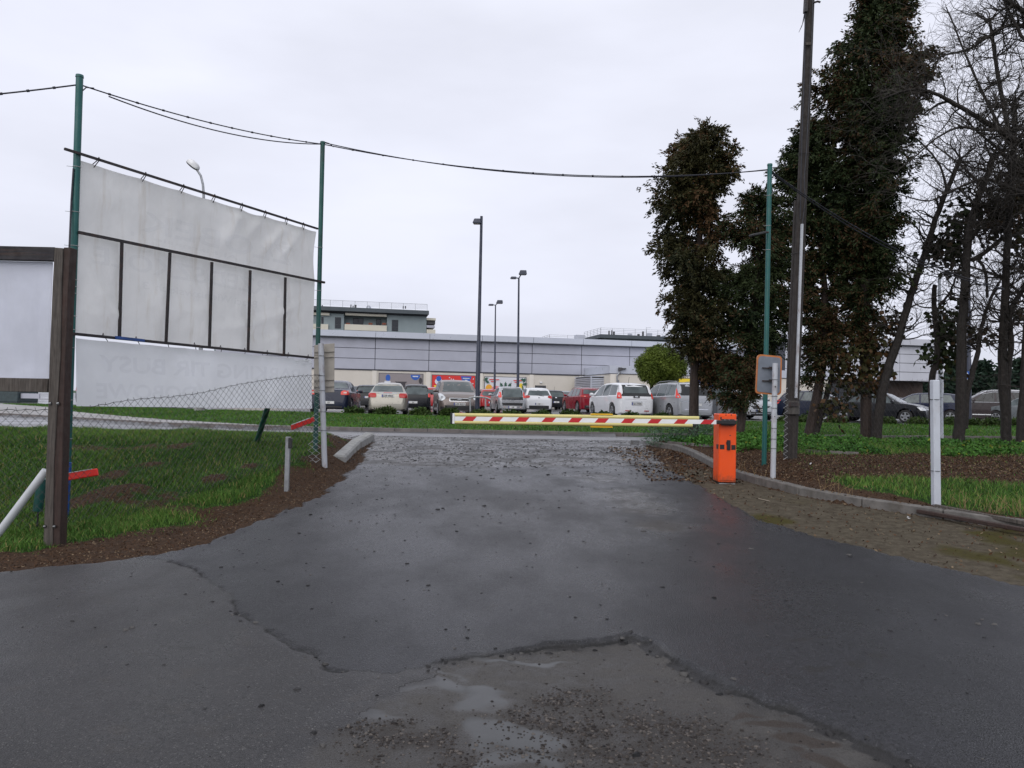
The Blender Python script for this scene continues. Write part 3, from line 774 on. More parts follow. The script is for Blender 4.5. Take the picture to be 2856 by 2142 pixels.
# --- banners
FOLDS = [(.60, .0, .52, .36, .018, .05), (.715, .0, .55, .34, .016, .045), (.825, .0, .68, .36, .014, .045), (.92, .0, .76, .38, .016, .055), (.92, .0, .99, .33, .012, .05), (.345, .0, .33, .3, .02, .03),
         (.2, .0, .24, .33, .015, .025), (.01, .62, .16, .97, .02, .06), (.0, .80, .10, .99, .014, .045), (.30, .80, .62, .74, .03, .05), (.40, .90, .74, .80, .025, .05), (.60, .86, .97, .60, .022, .055), (.70, .97, .99, .74, .018, .045),
         (.80, .70, .98, .52, .014, .03), (.34, .44, .44, .70, .02, .03), (.55, .44, .50, .72, .02, .03), (.12, .42, .10, .7, .02, .02)]
def quad_pt(c, u, v):   # c: tl, tr, br, bl ; u along, v down
    a = c[0].lerp(c[1], u); b = c[3].lerp(c[2], u); return a.lerp(b, v)
def wr(u, v, amp, seed):
    x = u * 6; y = v * 2.4
    f = float(fbm(np.array([x + y * .8]), np.array([y * 1.2 - x * .35]), 1.0, 3, seed)[0]) - .5
    g = math.sin((u * 9 + v * 6.5 + f * 3)) * .3 * sstep(.45, 1, u)
    cr = 0
    for (ua, va, ub, vb, wd_, h_) in FOLDS:
        dx, dy = ub - ua, (vb - va) * .7; px_, py_ = u - ua, (v - va) * .7; L2 = dx * dx + dy * dy
        k = max(0, min(1, (px_ * dx + py_ * dy) / L2)); dd = math.hypot(px_ - dx * k, py_ - dy * k)
        cr += 1.0 * h_ * math.exp(-(dd / (wd_ * 1.5)) ** 2) * math.sin(math.pi * min(1, .12 + k * .8))
    return amp * (f * 1.2 + float(g) * .6) + (cr if amp > .05 else cr * 0)
TIES = [.04, .2, .345, .475, .60, .715, .825, .92, 1.0]
def scallop(u):
    for a, b in zip(TIES, TIES[1:]):
        if a <= u <= b:
            t = (u - a) / (b - a); k = 2.6 if abs(a - .60) < .01 else 1.0
            return 4 * t * (1 - t) * .011 * k
    return 0
c_up = [onplane(225, 447), onplane(884, 646), onplane(871, 785), onplane(219, 650)]
c_lo = [onplane(219, 650), onplane(871, 787), onplane(872, 995), onplane(205, 926)]
c_bt = [onplane(213, 943), onplane(870, 1003), onplane(872, 1140), onplane(215, 1133)]
c_all = [c_up[0], c_up[1], c_lo[2], c_lo[3]]
def f_up(u, v, off=0):
    p = quad_pt(c_all, u, v)
    v0 = .39 + .0 * u
    pinch = min(1, abs(v - v0) * 7) * min(1, v * 12 + .15) * min(1, (1 - v) * 8)
    pinch *= min(1, u * 14) * min(1, (1 - u) * 10)
    p = p + PN * (wr(u, v, .11, 3) * pinch + off - .012)
    p.z -= scallop(u) * max(0, 1 - v * 9)
    if u > .93: p = p - PD * ((u - .93) / .07) * .05 * math.sin(min(1, v / .4) * math.pi) * (1 if v < .4 else 0)
    return p
def f_bt(u, v, off=0):
    p = quad_pt(c_bt, u, v)
    d = abs(u - .34 - v * .13)
    crease = math.exp(-(d / .018) ** 2) * .030 + math.exp(-((u - .34 - v * .16 - .03) / .014) ** 2) * .02
    tug = math.exp(-((1 - u) ** 2 + v ** 2) * 40) * .02 * math.sin((u - v) * 70)
    e = min(1, u * 10) * min(1, (1 - u) * 10) * min(1, v * 8 + .2)
    p = p + PN * (e * (crease + wr(u, v, .02, 9)) + tug + off - .012)
    p.z -= .006 * abs(math.sin(u * 25)) * (1 - v)
    return p
ban = thing('banner', 'large greyed vinyl banner seen from behind with faint mirrored blue lettering', 'banner', A2)
MB().grid(f_up, 130, 64).build('sheet', M_BAN, ban, smooth=True)
ban2 = thing('banner', 'clean white vinyl banner hanging below the steel frame, faint mirrored letters', 'banner', A2)
MB().grid(f_bt, 90, 24).build('sheet', M_BAN2, ban2, smooth=True)
def surf_text(s, f, u0, u1, vc, vh, root, m, name='lettering'):
    """mirrored text laid on surface f; spans u1 (first letter) to u0, cut into small faces so that it follows the folds"""
    vs, fs, w_, h_ = text_geo(s, .02)
    bm = bmesh.new(); bv = [bm.verts.new((x / w_, y / h_, 0)) for x, y in vs]
    for q in fs:
        try: bm.faces.new([bv[i] for i in q])
        except ValueError: pass
    for k in range(1, 40):
        g = bm.verts[:] + bm.edges[:] + bm.faces[:]
        bmesh.ops.bisect_plane(bm, geom=g, plane_co=(k / 40 - .5, 0, 0), plane_no=(1, 0, 0))
    for k in range(1, 5):
        g = bm.verts[:] + bm.edges[:] + bm.faces[:]
        bmesh.ops.bisect_plane(bm, geom=g, plane_co=(0, k / 5 - .5, 0), plane_no=(0, 1, 0))
    bm.verts.ensure_lookup_table(); bm.verts.index_update()
    mb = MB()
    out = []
    for v in bm.verts:
        u = (u0 + u1) / 2 - v.co.x * (u1 - u0); vv = vc(u) if callable(vc) else vc
        out.append(f(u, vv - v.co.y * vh, .012))
    mb.add(out, [tuple(v.index for v in q.verts) for q in bm.faces]); bm.free()
    mb.build(name, m, root)['kind'] = 'stuff'
surf_text('ŻŁOBEK', f_up, .20, .86, .24, .17, ban, M_GHOST)
surf_text('ul. AJ Harnasie 11', f_up, .17, .68, .36, .035, ban, M_GHOST)
surf_text('PRZEDSZKOLE', f_up, .05, .80, .53, .11, ban, M_GHOST)
surf_text('Braci Wieniawskich 3', f_up, .22, .70, .66, .05, ban, M_GHOST)
surf_text('PARKING TIR BUSY', f_bt, .07, .93, .34, .26, ban2, M_GHOST2)
surf_text('DOBOWE', f_bt, .06, .42, .76, .24, ban2, M_GHOST2)
# ties
mbt = MB(); mbc = MB()
for k, u in enumerate(TIES[:-1]):
    a = f_up(u, .0); r = onplane(180, 415, .06).lerp(onplane(886, 638, .06), (u * .935 + .062)); top = r + Vector((0, 0, .03))
    tie = MB().tube([a - Vector((0, 0, .04)) + PN * .02, r + PN * .022, top, r - PN * .02, a - PN * .01], .006, 5)
    tie.build('cable_tie', M_STEEL, fr)
for k, u in enumerate(np.linspace(.1, .97, 9)):
    r = onplane(196, 930, .06).lerp(onplane(874, 998, .06), float(u)); a = f_bt(float(u), 0)
    MB().tube([a + PN * .01, r + PN * .024, r + Vector((0, 0, .045)), r - PN * .02], .005, 5).build('cable_tie', M_STEEL, fr)
MB().beam(onplane(322, 941, .08), onplane(402, 950, .08), .03, .035).build('blue_tape', M_BLUE, fr)

# --- red boards on the fence, brace, pole foot
def board(px0, py0, px1, py1, Yd, Yd2, label, h=.085):
    p = at(px0, py0, Yd); q = at(px1, py1, Yd2)
    t = thing('marker_board', label, 'marker board', p, 'red boards on the fence')
    MB().beam(p, q, .02, h).build('board', M_RED, t, bevel=.012)
    MB().beam(p.lerp(q, .01) + Vector((0, -.0, h / 2 + .003)), q.lerp(p, .2) + Vector((0, 0, h / 2 + .003)), .022, .008).build('edge', M_WIREW, t)
board(184, 1331, 274, 1316, 8.9, 8.9, 'red reflective board sticking out of the foot of the tallest green pole')
board(812, 1193, 877, 1169, 12.3, 12.7, 'red reflective board tied low on the fence near the beige sign')
p = at(710, 1252, 13.4); q = at(748, 1132, 12.2)
t = thing('brace', 'slanted green steel brace under the right half of the white banner', 'brace', p)
MB().tube([p, q], .045, 12).build('tube', M_GREEN2, t, smooth=True)
t = thing('flat_bar', 'blue painted bar strapped to the left side of the tallest green pole', 'bar', at(176, 1440, 9.1))
MB().tube([at(178, 1446, 9.12), at(187, 1290, 9.12)], .05, 12).build('lower_tube', M_BLUE, t, smooth=True)
MB().beam(at(184, 1100, 9.12), at(191, 925, 9.12), .035, .06).build('upper_strip', M_BLUE, t)
MB().tube([at(171, 1500, 8.6), at(180, 1250, 8.6), at(186, 1095, 8.6)], .013, 6).build('white_rod', M_WHITEC, t)
MB().tube([at(180, 1120, 9.1), at(193, 700, 9.1), at(199, 560, 9.15), at(205, 470, 9.15)], .012, 6).build('cable', M_CABLE, t)
t = thing('short_pipe', 'short green pipe on a thin black rod behind the white slanted pipe', 'pipe', at(103, 1494, 8.4))
MB().tube([at(105, 1425, 8.5), at(118, 1335, 8.5)], .05, 12).build('tube', M_GREEN2, t, smooth=True)
MB().tube([at(103, 1500, 8.5), at(106, 1420, 8.5)], .01, 6).build('rod', M_BLACK, t)

# --- timber post and panel on the far left
t = thing('hoarding', 'white panel in a dark timber frame with a bolted double post, far left', 'hoarding', at(140, 1530, 7.5))
Yb = 7.5
def tb(pts, m, name, Yd=Yb, th=.10):
    vs = [at(a, b, Yd) for a, b in pts]; n = len(vs); vs2 = [v + Vector((0, th, 0)) for v in vs]
    MB().add(vs + vs2, [tuple(range(n)), tuple(reversed(range(n, 2 * n)))] + [(i, i + n, (i + 1) % n + n, (i + 1) % n) for i in range(n)]).build(name, m, t, bevel=.004)
tb([(118, 1545), (146, 1545), (150, 1300), (158, 1150), (168, 1000), (172, 800), (176, 692), (152, 690), (146, 800), (138, 1000), (130, 1250), (122, 1480)], M_WOODG, 'post_timber')
tb([(147, 1545), (166, 1542), (172, 1350), (180, 1050), (188, 850), (197, 690), (177.5, 690), (173.5, 800), (169.5, 1000), (159.5, 1150), (151.5, 1300)], M_WOODR, 'post_timber', Yb + .012, .12)
tb([(-700, 670), (152, 689), (150, 727), (-700, 708)], M_WOODB, 'top_rail', Yb + .03, .08)
tb([(-700, 1040), (134, 1056), (131, 1094), (-700, 1078)], M_WOODG, 'bottom_board', Yb + .04, .04)
mb = MB(); c_p = [at(-700, 712, Yb + .10), at(147, 731, Yb + .10), at(136, 1062, Yb + .10), at(-700, 1046, Yb + .10)]
def f_p(u, v):
    p = quad_pt(c_p, u, v); p.y += .015 * math.sin(u * 60 + math.sin(v * 5)) * (1 - abs(2 * v - 1)) * .5; return p
mb.shell(f_p, 60, 10, (0, .006, 0)).build('panel', M_PANEL, t, smooth=True)
for px, py in ((140, 1125), (162, 1125), (125, 1468), (152, 1468)):
    c = at(px, py, Yb - .004)
    bo = MB().disc(c, .017, (0, -1, 0), .006, 12).build('bolt_washer', M_BLACK, t)
    MB().beam(c + Vector((-.011, -.010, .002)), c + Vector((.011, -.010, .006)), .004, .008).build('bolt_head', M_WIREW, bo)
t = thing('pipe', 'thick pale grey pipe leaning down to the left against the timber post', 'pipe', at(0, 1478, 7.9))
MB().tube([at(-160, 1660, 7.7), at(0, 1482, 7.75), at(128, 1312, 7.8)], .039, 16).build('tube', mat('pale grey pipe', (.50, .52, .55), .35, var=.08, dirt=(.3, .3, .3), dirt_amt=.4), t, smooth=True)

# --- wire mesh fences
def chain(name, base, top_fn, w_, h_, r, m, root, jit=.004, seed=1, part='mesh'):
    """base: polyline [(Vector)], top_fn(s)->z, ground follows G. zigzag strands joined."""
    rs = random.Random(seed)
    L = [0]
    for a, b in zip(base, base[1:]): L.append(L[-1] + (b - a).length)
    def P(s):
        for k in range(len(base) - 1):
            if s <= L[k + 1] or k == len(base) - 2:
                f = (s - L[k]) / (L[k + 1] - L[k]); return base[k].lerp(base[k + 1], f)
    n = int(L[-1] / w_); mb = MB(); rows = {}
    def pt(i, k):
        s = i * w_; b = P(min(s, L[-1])); zb_ = float(G(b.x, b.y)) + .02
        zt = top_fn(s); z = zt - k * h_
        rr = random.Random(i * 7919 + k)
        return Vector((b.x + rr.uniform(-jit, jit), b.y + .012 * math.sin(s * 3 + k * .3) + rr.uniform(-jit, jit), z)), zb_
    for i in range(n):
        pts = []; k = 0
        while True:
            p, zb_ = pt(i + ((k + i) % 2), k)
            if p.z < zb_: break
            pts.append(p); k += 1
            if k > 90: break
        if len(pts) > 1: mb.tube(pts, r, 3, cap=False)
    tw = [P(i * w_) for i in range(n + 1)]
    mb.tube([Vector((p.x, p.y, top_fn(i * w_) + .006 * math.sin(i * 1.7))) for i, p in enumerate(tw)], r * 1.2, 4)
    for i in range(0, n, 2):
        p = tw[i]; z = top_fn(i * w_); mb.tube([(p.x, p.y, z), (p.x + rs.uniform(-.01, .02), p.y - .01, z + rs.uniform(.012, .03))], r, 3, cap=False)
    o = mb.build(part, m, root, local=False); o['kind'] = 'stuff'
    return o
def fence_thing(label, base, prof, w_, h_, r, m, seed):
    """prof: list of (px,py) of the top edge, mapped onto the fence line"""
    L = [0]
    for a, b in zip(base, base[1:]): L.append(L[-1] + (b - a).length)
    ss = []; zz = []
    for px, py in prof:
        d = ray(px, py); best = None
        for k in range(len(base) - 1):
            a, b = base[k], base[k + 1]; e = b - a; n = Vector((e.y, -e.x, 0)).normalized()
            den = d.dot(n)
            if abs(den) < 1e-6: continue
            tt = (a - EYE).dot(n) / den; q = EYE + d * tt; f = (q - a).dot(Vector((e.x, e.y, 0)).normalized()) / e.length
            if -.05 <= f <= 1.05 and tt > 0: best = (L[k] + f * e.length, q.z)
        if best: ss.append(best[0]); zz.append(best[1])
    o = np.argsort(ss); ss = np.array(ss)[o]; zz = np.array(zz)[o]
    t = thing('wire_fence', label, 'fence', base[0])
    chain('mesh', base, lambda s: float(np.interp(s, ss, zz)), w_, h_, r, m, t, seed=seed)
    return t
def flat(p): return Vector((p.x, p.y, 0))
fb = [flat(at(-420, 1500, 8.0)), flat(at(150, 1490, 8.45)), flat(at(198, 1490, 8.7)), flat(at(892, 1285, 12.35))]
ft = fence_thing('sagging diamond wire mesh fence before the grass bank and banners on the left', fb,
            [(-420, 1135), (0, 1143), (130, 1143), (165, 1140), (215, 1140), (278, 1130), (345, 1118), (400, 1112), (475, 1107), (560, 1096), (650, 1075), (700, 1066), (760, 1057), (800, 1051), (890, 1045)],
            .047, .050, .0029, M_WIRE, 5)
MB().tube([at(172 + (8 if k % 2 else -2) + k * -.0, 1490 - k * 9.0, 8.6) + Vector((.02 * (k % 2), 0, 0)) for k in range(38)], .0032, 4).build('end_strand', M_WIREW, ft)
for j in range(3):
    MB().tube([at(884 - j * 10 + (9 if (k + j) % 2 else -5), 1290 - k * 8.5, 12.2) for k in range(26 - j * 9)], .004, 4).build('end_strand', M_WIREW, ft)
fb = [flat(at(2192, 1280, 13.4)), flat(at(2300, 1290, 12.4)), flat(at(2612, 1423, 10.0)), flat(at(3050, 1480, 8.4))]
ft2 = fence_thing('faint wire mesh fence running right from the timber utility pole past the white post', fb,
            [(2192, 1080), (2300, 1070), (2450, 1065), (2612, 1060), (2856, 1040), (3050, 1030)], .047, .050, .0011, M_STEEL, 6)
MB().tube([at(2190 + (7 if k % 2 else -5), 1282 - k * 8.0, 13.3) for k in range(26)], .004, 4).build('end_strand', M_WIREW, ft2)

# --- white posts and signs
def wpost(px0, py0, px1, py1, Yd, dia, label, m, square=False):
    p = at(px0, py0, Yd); q = at(px1, py1, Yd); p = p + (p - q).normalized() * .12
    t = thing('post', label, 'post', p, 'white painted posts')
    if square: MB().beam(p, q, dia, dia, up=(0, 1, 0)).build('shaft', m, t, bevel=.008)
    else: MB().tube([p, p.lerp(q, .33), p.lerp(q, .66), q], dia / 2, 14).build('shaft', m, t, smooth=True)
    return t, p, q
w1, w1p, w1q = wpost(905, 1284, 895, 958, 12.35, .088, 'chipped white post carrying the beige sign back at the left side of the drive', M_WHITEP)
bands(w1, w1p, w1q, [.3, .45, .62, .74, .9], .048, M_WIRE)
sg = thing('road_sign', 'beige back of a rectangular road sign with riveted channels, on the chipped white post', 'sign', at(905, 1090, 12.5))
MBG = mat('beige sign back', (.33, .305, .27), .5, var=.12, dirt=(.2, .17, .14), dirt_amt=.5)
def signplate(root, c, Yd, th, m, name, inset=0):
    vs = [at(a, b, Yd) for a, b in c]; vs2 = [v + Vector((.0, th, 0)) for v in vs]
    MB().add(vs + vs2, [(0, 1, 2, 3), (7, 6, 5, 4), (0, 4, 5, 1), (1, 5, 6, 2), (2, 6, 7, 3), (3, 7, 4, 0)]).build(name, m, root, bevel=.004)
signplate(sg, [(876, 963), (933, 957), (932, 1094), (875, 1096)], 12.5, .012, MBG, 'plate')
for py in (981, 996, 1060, 1078):
    MB().beam(at(876, py, 12.485), at(932, py - 2, 12.485), .02, .022).build('channel', MBG, sg)
w2, w2p, w2q = wpost(2156, 1322, 2162, 1013, 12.0, .082, 'dented white post with black wires holding the orange-rimmed sign', M_WHITEP)
bands(w2, w2p, w2q, [.28, .36, .45, .62, .72, .86], .045, M_WIRE)
for f, s in ((.8, .012), (.55, .008), (.42, .006)):
    c = w2p.lerp(w2q, f) + Vector((-.005, -.0415, 0)); MB().disc(c, s, (0, -1, 0), .003, 8).build('rust_hole', M_STEEL, w2)
sg = thing('sign', 'grey back of a rounded rectangular sign with an orange rim beside the green pole', 'sign', at(2140, 1095, 12.15))
M_OR = mat('orange rim paint', (.42, .14, .035), .45, var=.12)
M_SGY = mat('grey sign back', (.145, .165, .20), .45, var=.15, dirt=(.09, .09, .1), dirt_amt=.5)
def rrect(c, n=5, r=.12):
    """rounded quad from four pixel corners"""
    out = []
    for i in range(4):
        p = Vector(c[i]); a = Vector(c[i - 1]); b = Vector(c[(i + 1) % 4])
        for k in range(n + 1):
            t_ = k / n; q0 = p.lerp(a, r); q1 = p.lerp(b, r * (a - p).length / (b - p).length)
            m0 = q0.lerp(p, t_); m1 = p.lerp(q1, t_); out.append(m0.lerp(m1, t_))
    return out
def rsign(px, Yd, th, m, name, root):
    c = [at(a, b, Yd) for a, b in px]; pts = rrect(c); n = len(pts); pb = [p + Vector((0, th, 0)) for p in pts]
    MB().add(pts + pb, [tuple(range(n)), tuple(reversed(range(n, 2 * n)))] + [(i, i + n, (i + 1) % n + n, (i + 1) % n) for i in range(n)]).build(name, m, root)
rsign([(2112, 987), (2181, 994), (2179, 1103), (2107, 1097)], 12.16, .03, M_OR, 'rim', sg)
rsign([(2116, 992), (2177, 998), (2175, 1099), (2111, 1092)], 12.15, .02, M_SGY, 'plate', sg)
for py in (1026, 1062):
    b_ = MB().beam(at(2126, py, 12.13), at(2170, py + 2, 12.13), .02, .02).build('bracket', M_STEEL, sg)
    MB().box(at(2150, py, 12.11), (.06, .03, .035)).build('clamp', M_STEEL, b_)
w3, w3p, w3q = wpost(2611, 1424, 2607, 1060, 9.9, .088, 'clean white square post standing in the grass on the right', M_WHITEC, True)
bands(w3, w3p, w3q, [.02 + .33, .86], .055, M_WIRE)
t = thing('mast', 'tall thin white mast among the bare trees, behind the clean white post', 'mast', at(2625, 1218, 22))
MB().tube([at(2625, 1222, 22), at(2623, 1000, 22), at(2620, 770, 22)], [.062, .055, .04], 10).build('shaft', M_WHITEC, t, smooth=True)
for f in (.25, .4): bands(t, at(2625, 1222, 22), at(2620, 770, 22), [f], .07, M_WIRE)

# --- photocell post
t = thing('photocell_post', 'knee-high galvanised post with a small black sensor at the left edge of the drive', 'post', at(799, 1376, 10.5))
p = at(799, 1380, 10.5); q = at(804, 1218, 10.5)
MB().beam(p, q, .062, .05, up=(0, 1, 0)).build('post', M_GALV, t, bevel=.004)
MB().box(at(809.5, 1236, 10.46), (.045, .05, .14)).build('sensor', M_BLACK, t, bevel=.005)

# --- barrier
M_ORG = mat('orange powder coat', (.80, .080, .003), .38, var=.05, scale=2, dirt=(.55, .06, .01), dirt_amt=.35, dscale=2, coat=.15)
M_YEL = mat('yellow foam edge', (.62, .55, .22), .6, var=.08, scale=4, dirt=(.35, .30, .14), dirt_amt=.35, dscale=4)
M_YEL2 = mat('deep yellow bracket', (.75, .42, .01), .45, var=.08)
M_BWH = mat('barrier white', (.78, .78, .80), .4, var=.05, dirt=(.45, .44, .42), dirt_amt=.3)
M_BRD = mat('barrier red', (.50, .012, .018), .4, var=.08)
BY = 12.0
_t = NT('orange cabinet paint'); _s = _t.n('ShaderNodeSeparateXYZ'); _t.l(_t.coord(), _s.inputs[0])
_c = _t.mix(_t.rng(_t.noise(1.6, 4, .6), .35, .7), (.74, .070, .003), (.82, .085, .004))
_g = _t.math('ADD', _s.outputs['Z'], _t.math('MULTIPLY', _t.math('SUBTRACT', _t.noise(11, 5, .7), .5), -.45))
_c = _t.mix(_t.rng(_g, .17, -.02, 0, .75), _c, (.10, .045, .02)); _c = _t.mix(_t.rng(_t.noise(26, 5, .75, stretch=(1, 1, .25)), .60, .72, 0, .35), _c, (.30, .06, .02))
_t.set(col=_c, rough=_t.rng(_t.noise(9, 3), .3, .7, .32, .5)); M_ORG = _t.m
t = thing('barrier_cabinet', 'bright orange upright barrier cabinet with a black arm holder on the right of the drive', 'barrier cabinet', at(2022, 1349, BY))
def cab(c4, dy0, dy1, m, name, bevel=.0, root=None):
    vs = [at(a, b, BY) + Vector((0, dy0, 0)) for a, b in c4]; vs2 = [v + Vector((0, dy1 - dy0, 0)) for v in vs]
    return MB().add(vs + vs2, [(0, 1, 2, 3), (7, 6, 5, 4), (0, 4, 5, 1), (1, 5, 6, 2), (2, 6, 7, 3), (3, 7, 4, 0)]).build(name, m, root or t, bevel=bevel)
body = cab([(2006, 1154), (2054.5, 1155), (2052.5, 1346.5), (2004, 1345)], 0, .33, M_ORG, 'body', .010)
cab([(2008.5, 1159), (2052, 1160), (2050, 1341), (2006.5, 1340)], -.006, .02, M_ORG, 'door', .004)
cab([(2005.5, 1347), (2051, 1348.5), (2051, 1353), (2006, 1352)], .01, .3, M_GALV, 'base_plate')
cab([(2004, 1346.5), (2049, 1349), (2049, 1356), (2006, 1356)], .03, .28, M_BLACK, 'plinth')
arm = cab([(1996, 1171.5), (2048.5, 1172), (2047, 1184), (1995.5, 1182)], -.13, -.012, M_BLACK, 'arm_holder', .008)
cab([(2010, 1168.5), (2045, 1169), (2045, 1187), (2010, 1186)], -.10, -.02, M_BLACK, 'holder_plate', .006, arm)
for px in (2014, 2026, 2042):
    cab([(px, 1169.5), (px + 2, 1169.5), (px + 2, 1171.5), (px, 1171.5)], -.137, -.125, M_GALV, 'screw', 0, arm)
cab([(2008.5, 1163), (2012.5, 1163), (2012.5, 1170), (2008.5, 1170)], -.008, .01, M_STEEL, 'slot')
for px in (2023, 2038): cab([(px, 1156), (px + 3, 1156), (px + 3, 1158.5), (px, 1158.5)], -.008, .01, M_STEEL, 'slot')
sx_ = at(2004.6, 1246, BY).x - .004
MB().frame8(Vector((sx_, BY + .03, at(2005, 1252.5, BY).z)), (.006, 0, 0), (0, .10, 0), (0, 0, .07)).build('reflector', M_BLACK, t)
for a, b, c_, d_ in ((2007.5, 2020, 1240, 1253), (2039.5, 2051, 1241, 1254.5)):
    cab([(a, c_), (b, c_), (b, d_), (a, d_)], -.009, .01, M_BLACK, 'reflector')
hd = cab([(2027, 1227), (2036, 1227.5), (2035.5, 1255), (2026.5, 1254.5)], -.035, .0, M_BLACK, 'handle', .004)
cab([(2025, 1232), (2027.2, 1232), (2027.2, 1240), (2025, 1240)], -.02, .0, M_STEEL, 'lock')
cab([(2034.5, 1213.5), (2038.5, 1213.5), (2038.5, 1215.5), (2034.5, 1215.5)], -.008, .0, M_STEEL, 'keyhole')

bt = thing('barrier_boom', 'lowered red and white barrier boom with pale yellow foam edges across the drive', 'barrier', at(1995, 1177, BY))
YB = BY - .07
a = at(1266, 1167.3, YB); b = at(1997, 1177.0, YB)
ax = (b - a).normalized(); upv = (Vector((0, 0, 1)) - ax * ax.z).normalized(); LB = (b - a).length
mb = MB()
# profile: white band flat face between two round foam edges
MB().beam(a, b, .045, .068).build('band', M_BWH, bt)
per = LB * .1007; s0 = LB * .0369; k = 0
while True:
    s = s0 + k * per
    if k > 9: break
    w_ = .165; sh = .040; s1 = min(s + w_, LB - sh)
    o = a + ax * s + Vector((0, -.0225 - .002, 0)) - upv * .034
    MB().prism([(-.02, 0), (w_ - .02, 0), (w_ + sh, .068), (sh, .068)], o, ax, upv, (0, .003, 0)).build('red_stripe', M_BRD, bt)
    k += 1
e1 = at(1940, 1176.3, YB)
for sgn, nm_ in ((1, 'upper_foam'), (-1, 'lower_foam')):
    pts = []
    p0 = a - ax * .0 + upv * sgn * .056; p1 = a + ax * ((e1 - a).dot(ax) + .05 * sgn) + upv * sgn * .056
    mbf = MB(); n = 12
    b0 = len(mbf.v)
    for P_ in (p0, p1):
        for q in range(n):
            th = 2 * math.pi * q / n; v = P_ + Vector((0, 1, 0)) * math.cos(th) * .030 + upv * math.sin(th) * .030; mbf.v.append(tuple(v))
    for q in range(n): mbf.f.append((q, (q + 1) % n, n + (q + 1) % n, n + q))
    mbf.f.append(tuple(reversed(range(n)))); mbf.f.append(tuple(range(n, 2 * n)))
    fo = mbf.build(nm_, M_YEL, bt, smooth=True)
    MB().box(p1 + ax * .02, (.05, .05, .035)).build('foam_end', M_BLACK, fo, bevel=.006)
MB().beam(a - ax * .055, a - ax * .022, .075, .172).build('end_cap', M_BLACK, bt, bevel=.006)
MB().beam(a - ax * .021, a + ax * .012, .07, .160).build('tip_plate', M_BWH, bt, bevel=.004)
br_a = at(1647, 1173, YB); br_b = at(1708.5, 1173.7, YB)
o = br_a + Vector((0, .035, 0)) - upv * .108
MB().frame8(o, br_b - br_a, upv * .216, (0, .012, 0)).build('yellow_clamp', M_YEL2, bt, bevel=.003)
for sgn in (1, -1):
    MB().frame8(br_a + Vector((0, -.03, 0)) + upv * (sgn * .098 - .008), br_b - br_a, upv * .016, (0, .07, 0)).build('clamp_lip', M_YEL2, bt, bevel=.003)

# --- utility pole
p = at(2206, 1292, 14.0); q = at(2263, -90, 14.0)
t = thing('utility_pole', 'tall leaning dark timber utility pole with a white cable duct on the right', 'utility pole', p)
MB().tube([p.lerp(q, f) for f in (0, .1, .3, .6, 1)], [.105, .10, .097, .088, .078], 12).build('pole', M_POLEW, t, smooth=True)
sp = at(2195, 1290, 14.12); sq = at(2225, 560, 14.12)
MB().beam(sp, sq, .10, .12).build('stub', M_POLEW, t, bevel=.01)
MB().tube([at(2212, 1155, 13.95), at(2212, 1118, 13.95)], .115, 12).build('collar', mat('grey collar', (.06, .055, .05), .6), t)
mbx = MB().box(at(2213, 1128, 13.86), (.15, .08, .09)); mbx.build('box', M_STEEL, t, bevel=.008)
for f in (.125, .42, .62):
    c = p.lerp(q, f); MB().tube([c + Vector((math.cos(a_) * .12, math.sin(a_) * .12, 0)) for a_ in np.linspace(0, 6.2832, 17)], .006, 4).build('strap', M_STEEL, t)
MB().beam(at(2220, 1110, 13.86), at(2237, 625, 13.86), .038, .045, up=(0, 1, 0)).build('cable_duct', M_WHITEP, t)
MB().tube([at(2237, 630, 13.87), at(2246, 560, 13.87), at(2243, 500, 13.87), at(2249, 420, 13.87), at(2258, 250, 13.87), at(2266, 60, 13.87), at(2268, -60, 13.87)], .008, 6).build('cable', M_CABLE, t)
MB().tube([at(2232, 610, 13.9), at(2236, 400, 13.9), at(2244, 180, 13.9), at(2246, -60, 13.9)], .010, 6).build('cable', M_CABLE, t)
MB().beam(at(2246, 35, 13.9), at(2249, -20, 13.9), .05, .10, up=(0, 1, 0)).build('bracket', M_STEEL, t)
MB().tube([at(2268, 8, 13.9), at(2280, 4, 13.9), at(2288, 6, 13.9)], .018, 6).build('hook', M_STEEL, t)
MB().box(at(2254, 122, 13.88), (.10, .03, .05)).build('tag_plate', M_WOODG, t)
for k in range(3):
    MB().tube([at(2245 - k, 38, 13.9), at(2241 - k * 2, 60 + k * 6, 13.9), at(2234 - k * 3, 76 + k * 7, 13.9)], .004, 4).build('frayed_wire', M_CABLE, t)
# floodlight on green pole 3
t = thing('floodlight', 'small dark floodlight clamped to the green pole by the orange-rimmed sign', 'lamp', at(2140, 650, 13.25))
MB().tube([at(2143, 648, 13.22), at(2128, 648, 13.2)], .018, 8).build('arm', M_STEEL, t)
MB().beam(at(2132, 649, 13.2), at(2096, 657, 13.1), .16, .045).build('housing', M_BLACK, t, bevel=.012)
